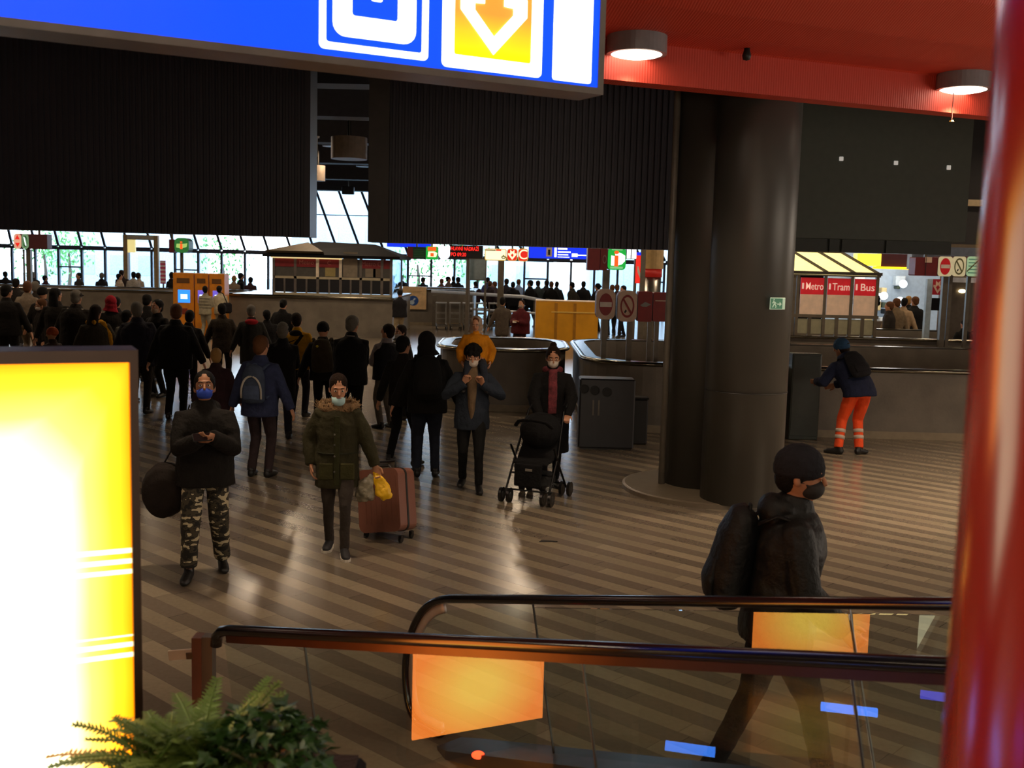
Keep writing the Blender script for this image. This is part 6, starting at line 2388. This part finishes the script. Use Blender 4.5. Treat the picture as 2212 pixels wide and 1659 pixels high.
# ------------------------------------------------------------------ the queue and everyone farther off
POSES = {
    'stand': dict(),
    'phone': dict(hands=((-.08, .30, .24), (.08, .30, .24)), head=(-.3, 0, 0)),
    'front': dict(hands=((-.05, .24, .1), (.06, .24, .1)), head=(-.1, 0, 0)),
    'wide': dict(feet=((-.30, .05), (.14, -.05))),
    'walk': dict(feet=((-.09, .26), (.09, -.26)), hands=((-.26, .12, -.05), (.26, -.10, -.05))),
    'pocket': dict(hands=((-.21, .1, .0), (.21, .1, .0)), elbows=((-1, -.8, 0), (1, -.8, 0))),
    'behind': dict(hands=((-.2, -.12, .05), (.2, -.12, .05))),
}


TAKEN = []
VR = random.Random(21)


def crowd(px, py, rz, h, pose, jc, tc_, hair, label, Y=None, hem=.12, bulk=1.12, group='people queueing in the hall', vox=.016, wide=1.0, skin=SKIN, shoe=SHOEK, hat=None, msk=None, hood=False, foot=None, name='jacket', flare=1.0, fingers=None, face=False, style='short'):
    if foot is not None:
        q = atz(px, foot)
        q = at(px, py, q.y)
        h = min(max(q.z, 1.45), 1.95)
    elif Y is None:
        q = atz(px, py, h)
    else:
        q = at(px, py, Y)
        h = min(max(q.z, 1.2), 1.95)
    yy = q.y
    while any((q.x - a) ** 2 + (yy - c) ** 2 < (.74 if pose == 'wide' else .70) ** 2 for a, c in TAKEN):
        yy += .12
    if yy > q.y:
        q = at(px, py, yy)
        h = min(max(q.z, 1.2 if h < 1.4 else 1.45), 1.98)
    TAKEN.append((q.x, yy))
    kw = dict(POSES[pose])
    kw['lean'] = VR.uniform(-.02, .09)
    kw['side'] = VR.uniform(-.05, .05)
    hd_ = kw.get('head', (0, 0, 0))
    kw['head'] = (hd_[0] + VR.uniform(-.15, .1), VR.uniform(-.08, .08), VR.uniform(-.5, .5) if not face else 0)
    bulk *= VR.uniform(.97, 1.1)
    s = Body(h * .985, wide=wide, **kw)
    far = q.y > 22
    v = .03 if far else vox
    s.skin('person', skin, .022 if far else .011, not far)
    s.trousers(col_mat(tc_), v, 1.0)
    s.shoes(shoe)
    s.jacket(col_mat(jc), v, hem, bulk, 1.0, True, hood, name=name, flare=flare)
    if hair in HAIRS:
        s.hair(HAIRS[hair], v * .8, style)
    if hat:
        {'cap': s.cap, 'beanie': s.beanie, 'hood': s.hoodup}[hat[0]](col_mat(hat[1]), v * .7)
    if msk:
        s.mask(mat('mask_%s' % msk.strip('#'), msk, .8), 0, v * .7)
    if face:
        s.face(not msk)
    s.place((q.x, q.y, 0), rz, label, 'person', group)
    return s


# middle distance, seen mostly from behind
s = crowd(561, 722, -.15, 1.72, 'stand', '#2c3350', '#33282a', 'c', 'person with curly brown hair in quilted blue jacket wearing a grey-blue rucksack', foot=1030, hem=.16, bulk=1.12, vox=.013)
backpack(s, 'blue-grey rucksack with a pale arched stripe on the quilted blue jacket', cloth('#3a4458'), cloth('#44506a'), .29, .44, .14, .0, mat('piping_pale', '#b0aca4', .6))
s = crowd(925, 714, .1, 1.78, 'stand', '#100e0d', '#1d222e', None, 'tall person in black hood and black jacket with a black rucksack, legs apart', foot=1030, hat=('hood', '#0f0d0d'), wide=1.12, hem=.14, bulk=1.1, vox=.013)
backpack(s, 'black rucksack on the tall hooded person beside the man carrying the child', cloth('#0b0b0c'), None, .34, .5, .18, .02, None)
s = crowd(884, 724, -.35, 1.75, 'wide', '#191614', '#0f0e10', 'k', 'dark-haired man in black leather jacket standing with one leg far out', foot=1004, vox=.013)
s = crowd(757, 679, .05, 1.86, 'front', '#0d0c0c', '#0e0d0d', 'g', 'tall grey-haired man in a black jacket with a pale line at the collar', foot=945, wide=1.15, hem=.16, bulk=1.12, vox=.013)
MB().tube([s.N - s.fy * .095 * s.k + s.sx * x for x in (-.06, 0, .06)], .007, 6).build('collar_line', mat('line_pale', '#a8a098', .6), s.o)
s = crowd(700, 694, .1, 1.72, 'stand', '#1a1715', '#15120f', None, 'person in black beanie wearing a dull green rucksack in the queue', foot=958, hat=('beanie', '#100f10'), vox=.014)
T0 = backpack(s, 'dull olive rucksack with a yellow dot in the queue', cloth('#3a3323'), None, .33, .5, .16, .0, None)
MB().ell((-.06, -.205, .40), (.02, .012, .02), 10, 7).build('yellow_dot', mat('dot_yellow', '#c9b21a', .5), T0)
q = s.world(s.P + s.ax * .40 * s.k - s.fy * .29 * s.k)
s = crowd(607, 692, .25, 1.72, 'phone', '#110f0f', '#20222c', 'g', 'man in black flat cap and long dark coat reading a paper in the queue', foot=948, hat=('cap', '#0f0e10'), hem=.3, bulk=1.1, vox=.014, face=False)
t = thing('paper_slip', 'small pale paper held by the man in the black flat cap', 'paper', s.world((s.wr[0] + s.wr[1]) / 2 + Vector((0, .08, .02))), s.o.rotation_euler.z)
MB().box((0, 0, 0), (.1, .07, .003), Matrix.Rotation(.5, 3, 'X')).build('sheet', mat('paper_pale', '#b5aa9c', .7), t)
s = crowd(645, 674, -.1, 1.8, 'stand', '#b8860f', '#23222a', 'b', 'man in mustard yellow jacket with a black strap across the back', foot=900, bulk=1.1, vox=.014)
MB().tube([s.P + s.ax * .47 * s.k + s.sx * .12 * s.k - s.fy * .10 * s.k, s.P + s.ax * .3 * s.k - s.fy * .165 * s.k, s.P + s.ax * .08 * s.k - s.sx * .12 * s.k - s.fy * .15 * s.k], (.03, .01), 8, ref=s.sx).build('strap', cloth('#0e0e0e'), s.o)
MB().ell(s.P + s.ax * .49 * s.k - s.fy * .085 * s.k, (.11 * s.k, .06 * s.k, .06 * s.k), 12, 8, s.R).build('hood', cloth('#100e0e'), s.o, True)
b = MB()
b.prism([(-.11, .0), (-.06, -.02), (.10, .05), (-.05, .005)], s.P + s.ax * .36 * s.k - s.fy * .185 * s.k - s.sx * .02, s.sx, s.ax, .008)
b.build('back_emblem', cloth('#121110'), s.o)
s = crowd(607, 644, -.2, 1.72, 'stand', '#0f0d0d', '#141212', 'k', 'dark-clad person in front of the metro kiosk podium with dark hair tied back', Y=24.5, style='bun')
s = crowd(836, 697, .75, 1.76, 'phone', '#7d7678', '#5c544c', 'b', 'man in grey hooded top and black waistcoat looking at his phone', foot=925, vox=.014, hem=.1)
s.jacket(cloth('#17161a'), .014, .10, 1.34, 1.0, False, False, 'waistcoat', arms=False)
s = crowd(867, 700, 2.4, 1.70, 'stand', '#2a2624', '#221f1e', 'b', 'masked woman with brown hair facing out between two queueing men', foot=905, msk='#b8ada4', face=True, vox=.014)
s = crowd(469, 800 - 50, -.05, 1.66, 'stand', '#2e1c20', '#171214', 'l', 'blond person in dark maroon coat just behind the person with the blue mask', foot=985, hem=.25, vox=.014)
s = crowd(543, 657, .25, 1.72, 'stand', '#25231f', '#1c1a18', 'g', 'grey-haired person with a red hood lying on the back of a long olive coat', Y=20.5, hem=.34, bulk=1.12)
MB().ell(s.P + s.ax * .50 * s.k - s.fy * .10 * s.k, (.13 * s.k, .08 * s.k, .06 * s.k), 12, 8, s.R).build('red_hood', cloth('#9a1c24'), s.o, True)
s = crowd(481, 654, .1, 1.72, 'stand', '#2a2219', '#171310', 'k', 'dark-haired person in a brown jacket with tan collar in the queue', Y=21.5, bulk=1.15, hem=.2)
s = crowd(578, 668, .3, 1.7, 'stand', '#121010', '#141212', 'k', 'person in black half hidden behind the red-hooded coat', Y=22)
s = crowd(377, 654, .05, 1.80, 'stand', '#0c0a09', '#0e0c0b', 'c', 'brown-haired person in a black tracksuit with white lettering down the leg', Y=17.0, wide=1.15, hem=.15, bulk=1.15)
for k_ in range(5):
    text('leg_lettering', 'LANDS'[k_], .085, (s.knee[1].x + .095, s.knee[1].y - .05, s.knee[1].z + .22 - .1 * k_), (PI / 2, 0, 0), mat('letter_offwhite', '#b9a9a0', .7), s.o, .002)
s = crowd(404, 668, .2, 1.68, 'stand', '#110e0d', '#131110', 'k', 'dark-haired person tucked behind the black tracksuit with white lettering', Y=19)
s = crowd(341, 645, 2.7, 1.74, 'stand', '#161210', '#181413', 'k', 'person in black with a pale mask turned sideways in the queue', Y=18.5, msk='#a8927c', face=True)
s = crowd(317, 634, .1, 1.78, 'stand', '#13100f', '#15110f', 'k', 'dark-haired person standing behind the masked person in black', Y=22)
s = crowd(298, 650, .05, 1.76, 'stand', '#1c1b26', '#1d1815', 'g', 'grey-haired person in a dark navy jacket near the corner of the advertising case', Y=17.0, wide=1.15, bulk=1.15, hem=.16)
s = crowd(270, 668, -.4, 1.7, 'stand', '#3a352a', '#1d1814', 'k', 'person in a mottled olive jacket beside the dark navy jacket', Y=19)
s = crowd(240, 637, .3, 1.72, 'stand', '#1a1512', '#1a1512', None, 'person with a bright red hood up in the queue', Y=21, hat=('hood', '#8e1424'))
s = crowd(251, 640, .1, 1.75, 'stand', '#161212', '#181414', 'k', 'dark-haired person close behind the bright red hood', Y=23)
s = crowd(208, 656, .3, 1.70, 'stand', '#2e281e', '#171310', 'b', 'long-haired person with a yellow scarf over a dark coat', Y=18, hem=.3, bulk=1.15, style='long')
b = MB()
k = s.k
b.tube([s.N + s.sx * .1 * k, s.N - s.fy * .12 * k, s.N - s.sx * .12 * k, s.N + s.fy * .1 * k], .05 * k, 8, closed=True)
b.tube([s.N + s.sx * .12 * k - s.fy * .05 * k, s.P + s.ax * .3 * k + s.sx * .22 * k - s.fy * .06 * k, s.P + s.sx * .25 * k + s.ax * .02 * k], [(.05 * k, .03 * k), (.05 * k, .03 * k), (.04 * k, .02 * k)], 8)
b.build('yellow_scarf', cloth('#b8820e'), s.o, True, rm=.02, sm=1)
s = crowd(160, 618, .0, 1.84, 'stand', '#1a140f', '#1a1512', 'g', 'capped person in a long dark coat with a white collar band', Y=20, hat=('cap', '#221b16'), hem=.45, bulk=1.18, wide=1.1)
MB().tube([s.N - s.ax * .03 * s.k - s.fy * .1 * s.k + s.sx * x + s.fy * abs(x) * .5 for x in (-.15, -.08, 0, .08, .15)], .016, 6).build('collar_band', mat('band_white', '#c9bca8', .7), s.o)
s = crowd(122, 619, .1, 1.78, 'stand', '#1c1712', '#1a1512', 'k', 'two-tone dark coated person next to the long coat with white collar band', Y=21, hem=.4, bulk=1.15, style='long')
s = crowd(90, 644, 2.2, 1.62, 'stand', '#1d1511', '#1a1412', 'c', 'bare-headed person in dark brown with a white mask facing sideways in the queue', Y=19.5, msk='#c9b8ac', face=True, bulk=1.15)
s = crowd(92, 619, .1, 1.76, 'stand', '#15110f', '#15110f', None, 'person in a black cap behind the white mask', Y=23.5, hat=('beanie', '#100e0d'))
s = crowd(56, 604, -.2, 1.80, 'stand', '#77695a', '#6e6152', 'c', 'person in a pale grey jacket and matching grey trousers in the queue', Y=23, wide=1.1)
s = crowd(78, 605, -.1, 1.78, 'stand', '#2e2925', '#1d1a18', 'g', 'grey-haired person just behind the pale grey jacket', Y=25)
s = crowd(13, 612, .1, 1.76, 'stand', '#14100e', '#15110f', 'k', 'black-clad person at the very edge of the queue', Y=22, wide=1.15, bulk=1.15)
s = crowd(32, 600, .1, 1.74, 'stand', '#1a1513', '#15110f', 'k', 'short dark person beside the pale grey jacket under the maroon sign', Y=29)
s = crowd(112, 706, 1.2, 1.2, 'stand', '#2a1a12', '#1c1410', None, 'small figure with a cap tinted by painted orange light low among the dark coats', Y=17.5, hat=('beanie', '#8a3e1c'), skin=SKIN2)  # orange light on the figure put into the cap colour
# at the machines
s = crowd(443, 616, -.1, 1.74, 'phone', '#8d8672', '#8a8474', 'k', 'person in a pale checked shirt using the orange ticket machine', Y=33.6, bulk=1.0)
b = MB()
for dz in (.1, .2, .3, .4):
    b.tube([s.P + s.ax * dz * s.k + s.sx * .198 * s.k * math.cos(a) + s.fy * .146 * s.k * math.sin(a) for a in [2 * PI * i / 20 for i in range(20)]], .012, 5, closed=True)
b.build('check_stripe', cloth('#4e4a42'), s.o)
s = crowd(476, 616, .15, 1.74, 'phone', '#b5aa90', '#9a8a6c', 'k', 'person in a white jacket with a black shoulder bag at the ticket machines', Y=33.6)
q = s.world(Vector((.22, -.12, .98)))
t = thing('shoulder_bag', 'black bag on the hip of the person in the white jacket', 'bag', q, s.o.rotation_euler.z)
MB().box((0, 0, 0), (.3, .14, .34), None, .05).build('bag_body', cloth('#141216'), t)
MB().tube([(0, .02, .16), (-.12, .0, .45), (-.25, .05, .52)], .015, 6).build('strap', cloth('#141216'), t)
# beyond the podium
s = crowd(864, 626, .5, 1.76, 'front', '#17161a', '#9a8a6e', None, 'man in black jacket and tan trousers in front of the cream notice', Y=35.2, hat=('beanie', '#131215'), wide=1.15, bulk=1.15)
s = crowd(1086, 641, .1, 1.72, 'stand', '#4a4138', '#3a332c', 'k', 'person in brownish grey with a dark rucksack beyond the parapet', Y=30, bulk=1.1, hem=.3)
s = crowd(1126, 646, 2.7, 1.72, 'phone', '#4a1218', '#2a1518', 'b', 'masked person in a dark red jacket beyond the parapet next to the yellow hoarding', Y=28.5, msk='#8d8078', bulk=1.2, wide=1.15, face=True)
t = thing('slip_of_paper', 'white slip held by the person in the dark red jacket', 'paper', s.world((s.wr[0] + s.wr[1]) / 2 + Vector((0, .1, .0))), 0)
MB().box((0, 0, 0), (.1, .1, .004), Matrix.Rotation(.6, 3, 'X')).build('sheet', mat('paper_pale', '#b5aa9c', .7), t)
# by the snack shop
s = crowd(1924, 650, 1.0, 1.66, 'stand', '#2a241f', '#7a6248', 'c', 'person in dark coat and tan trousers at the edge of the transport kiosk', Y=30.0, bulk=1.1)
s = crowd(1937, 642, .2, 1.70, 'stand', '#6e5d47', '#5d5040', 'c', 'person in a tan jacket seen from behind near the snack shop', Y=30.6, bulk=1.12, hem=.25)
s = crowd(1952, 634, -.6, 1.76, 'stand', '#9c8468', '#1a1a1e', 'k', 'person in a pale camel coat turned towards the person in black', Y=31.2, bulk=1.08, hem=.3, face=False)
s = crowd(1976, 632, .2, 1.78, 'stand', '#0f0f10', '#b0741c', 'c', 'person in a short black jacket and mustard trousers by the snack shop', Y=30.5, bulk=1.2, wide=1.15)
s = crowd(1968, 630, -.1, 1.76, 'stand', '#121212', '#141416', 'l', 'fair-haired person in black beside the mustard trousers', Y=31.5)
s = crowd(2086, 690, .1, 1.1, 'stand', '#141414', '#b0741c', 'k', 'small figure in black and mustard by the brushed metal panel', Y=26.5)
# along the glass, from one end to the other
far_left = [(10, 585, '#161418', '#1a1a1e', 'k', 'figure in black by the glass at the outer end of the row', .4),
            (72, 586, '#2a2423', '#1a1a1e', 'g', 'figure in brown by the glass behind the pole with the maroon sign', .6),
            (98, 594, '#3a1c24', '#1a1a1e', 'k', 'short figure in dark red by the glass next to the maroon sign pole', -.5),
            (172, 588, '#3a3634', '#1a1a1e', 'k', 'figure in grey leaning on the rail by the glass with head propped', 2.6),
            (220, 588, '#14161c', '#1a1a1e', 'g', 'figure in black with grey hair by the glass next to the white coat', .9),
            (256, 590, '#b9aa98', '#1a1a1e', 'k', 'figure in a white coat by the glass next to the cream portal', -.8),
            (264, 582, '#2a211f', '#1a1a1e', 'b', 'taller figure standing behind the white coat by the glass', .2),
            (287, 586, '#9c948c', '#1a1a1e', 'k', 'dark-haired figure in pale grey inside the cream portal', .5),
            (300, 588, '#a89c8c', '#1a1a1e', 'b', 'figure in a light jacket turned away inside the cream portal', -.5),
            (371, 582, '#131216', '#1a1a1e', 'k', 'figure in black by the glass beside the ticket machines', 1.2),
            (504, 594, '#8d7c68', '#1a1a1e', 'l', 'fair figure in beige by the glass next to the ticket machines', .2),
            (518, 585, '#101014', '#1a1a1e', 'k', 'figure in black drinking by the glass next to the ticket machines', -1.2),
            (541, 597, '#3a2428', '#1a1a1e', 'k', 'short figure in dark plum by the glass beside the metro kiosk', .3)]
for px, py, jc, tcol, hr, lab, rz in far_left:
    crowd(px, py, rz, 1.7, 'front', jc, tcol, hr, lab, Y=43.0, bulk=1.15, group='people along the glass')
far_mid = [(868, 590, '#14161c', 'k', 'figure in black by the glass between kiosk roof and cream notice', .6, 52), (914, 598, '#23262e', 'k', 'figure in slate grey by the glass above the cream notice', -.4, 50),
           (955, 601, '#5a3c34', 'c', 'figure in reddish brown by the glass next to the cream notice', .5, 50), (969, 596, '#6a5a52', 'k', 'dark-haired figure in mauve brown looking sideways by the glass', -1.2, 50),
           (981, 590, '#14141a', 'k', 'tall figure in black by the glass under the red text display', .3, 52), (990, 595, '#121218', 'k', 'second figure in black under the red text display', .5, 50),
           (1027, 607, '#2a1a22', 'k', 'figure in dark plum before the grey glass notice board', .2, 49), (1056, 592, '#4a4a7a', 'b', 'figure in violet blue by the glass next to the grey notice board', .4, 55),
           (1058, 606, '#2a2028', 'c', 'figure carrying a tan bag in front of the one in violet blue', -.8, 49), (1071, 607, '#3a3038', 'c', 'figure in dull mauve next to the dark pole behind the trolleys', .7, 50),
           (1094, 601, '#23202a', 'b', 'figure in charcoal next to the dark pole behind the trolleys', .3, 50), (1110, 608, '#111218', 'k', 'black-clad figure with a hood between dark pole and hoarding', .2, 48),
           (1121, 602, '#7a90b8', 'c', 'figure in light blue walking by the glass behind the black hood', -.9, 52), (1146, 603, '#101116', 'k', 'figure in black stepping over behind the rail above the dark red jacket', .9, 48),
           (1163, 605, '#2a3236', 'b', 'figure in grey-green by the glass next to the yellow hoarding corner', -.4, 50), (1181, 604, '#23202a', 'b', 'figure in dark mauve by the glass at the yellow hoarding corner', .5, 50),
           (1190, 606, '#0e0e12', 'c', 'wide figure in black by the glass above the yellow hoarding corner', -.3, 48), (1203, 607, '#15181e', 'k', 'narrow figure in black close behind the wide one above the hoarding', .4, 50),
           (1238, 602, '#2c2a26', 'k', 'lone figure with a rucksack by the glass above the yellow hoarding', 1.1, 48), (1261, 600, '#14141a', 'k', 'slim lone figure in black by the glass next to the no-entry sign', .2, 48),
           (1293, 610, '#1a1618', 'k', 'hooded figure in black slanting behind the no-entry sign', .7, 46), (1325, 599, '#3a3030', 'c', 'brown-haired figure above the no-smoking sign', .3, 44),
           (1335, 601, '#2a2628', 'c', 'second brown-haired figure above the no-smoking sign', -.4, 45), (1347, 600, '#121214', 'k', 'masked figure in black above the no-smoking sign near the red poster', 2.4, 43)]
for px, py, jc, hr, lab, rz, Y in far_mid:
    crowd(px, py, rz, 1.7, 'walk' if abs(rz) > .8 else 'stand', jc, '#16161c', hr, lab, Y=Y if px < 1030 else Y - 3.5, bulk=1.18, group='people along the glass', style='bun' if 'hood' in lab else 'short')

# ------------------------------------------------------------------ one clean mesh for every body, garment and bag
dg = bpy.context.evaluated_depsgraph_get()
dg.update()
done = {}
for o in list(C.objects):
    if o.type == 'MESH' and o.modifiers:
        me = bpy.data.meshes.new_from_object(o.evaluated_get(dg), depsgraph=dg)
        done[o] = me
for o, me in done.items():
    nm = o.name
    o.modifiers.clear()
    o.data = me
    me.polygons.foreach_set('use_smooth', [True] * len(me.polygons))

# ================================================================== hall ceiling lights
HL = glow('hall_lamp', '#ffe6c4', 6.0)
first = None
for iy, y in enumerate((21.0, 26.4, 31.5, 37.6, 45.5)):
    for ix, x in enumerate((-20, -13, -6.5, 0.4, 6.5, 13)):
        if first is None:
            first = thing('ceiling_light', 'round grey ceiling light in the far hall behind the ribbed walls', 'ceiling light', (x, y, 6.5), 0, 'ceiling lights of the far hall')
            MB().lathe([(.26, 0), (.29, 0), (.29, .4), (0, .4)], seg=28).build('housing', LAMPHOUS, first)
            MB().lathe([(0, .0), (.25, .005), (.25, .03), (0, .03)], seg=28).build('lens', HL, first)
        else:
            o = copy_tree(first)
            o.location = (x, y, 6.5)
        if True:
            lamp('hall_beam', (x, y, 6.4), 330, WARM, .25, 165, .5)

# near side: ceiling lights over the entrance and unseen area lights added to brighten the red vault
for x, y in ((-9, -4), (-3, -4), (3, -4), (9, -4), (-6, 3.5), (0.5, 3.5), (7, 3.5)):
    o = copy_tree(first)
    o.location = (x, y, 6.5)
    o['label'] = 'round grey ceiling light over the entrance side of the hall'
    o['group'] = 'ceiling lights of the entrance side'
    lamp('hall_beam', (x, y, 6.4), 260, WARM, .25, 165, .5)
al = bpy.data.lights.new('rear_fill_light', 'AREA')  # unseen fill light added low behind the viewpoint
al.shape = 'RECTANGLE'
al.size, al.size_y = 14, 2.0
al.energy = 380
al.color = (1, .8, .6)
o = bpy.data.objects.new('rear_fill_light', al)
C.objects.link(o)
o.location = (1, -8.7, 1.9)
o.rotation_euler = (PI / 2, 0, 0)

for x, y, rz, e in ((13.5, 5.0, PI / 2, 330), (24.0, 21.0, PI / 2, 500)):  # unseen side lights added to lift the vault and streak the column
    al = bpy.data.lights.new('side_fill_light', 'AREA')
    al.shape = 'RECTANGLE'
    al.size, al.size_y = 7, 2.2
    al.energy = e
    al.color = (1, .84, .68)
    o = bpy.data.objects.new('side_fill_light', al)
    C.objects.link(o)
    o.location = (x, y, 1.7)
    o.rotation_euler = (PI / 2 + .25, 0, rz)
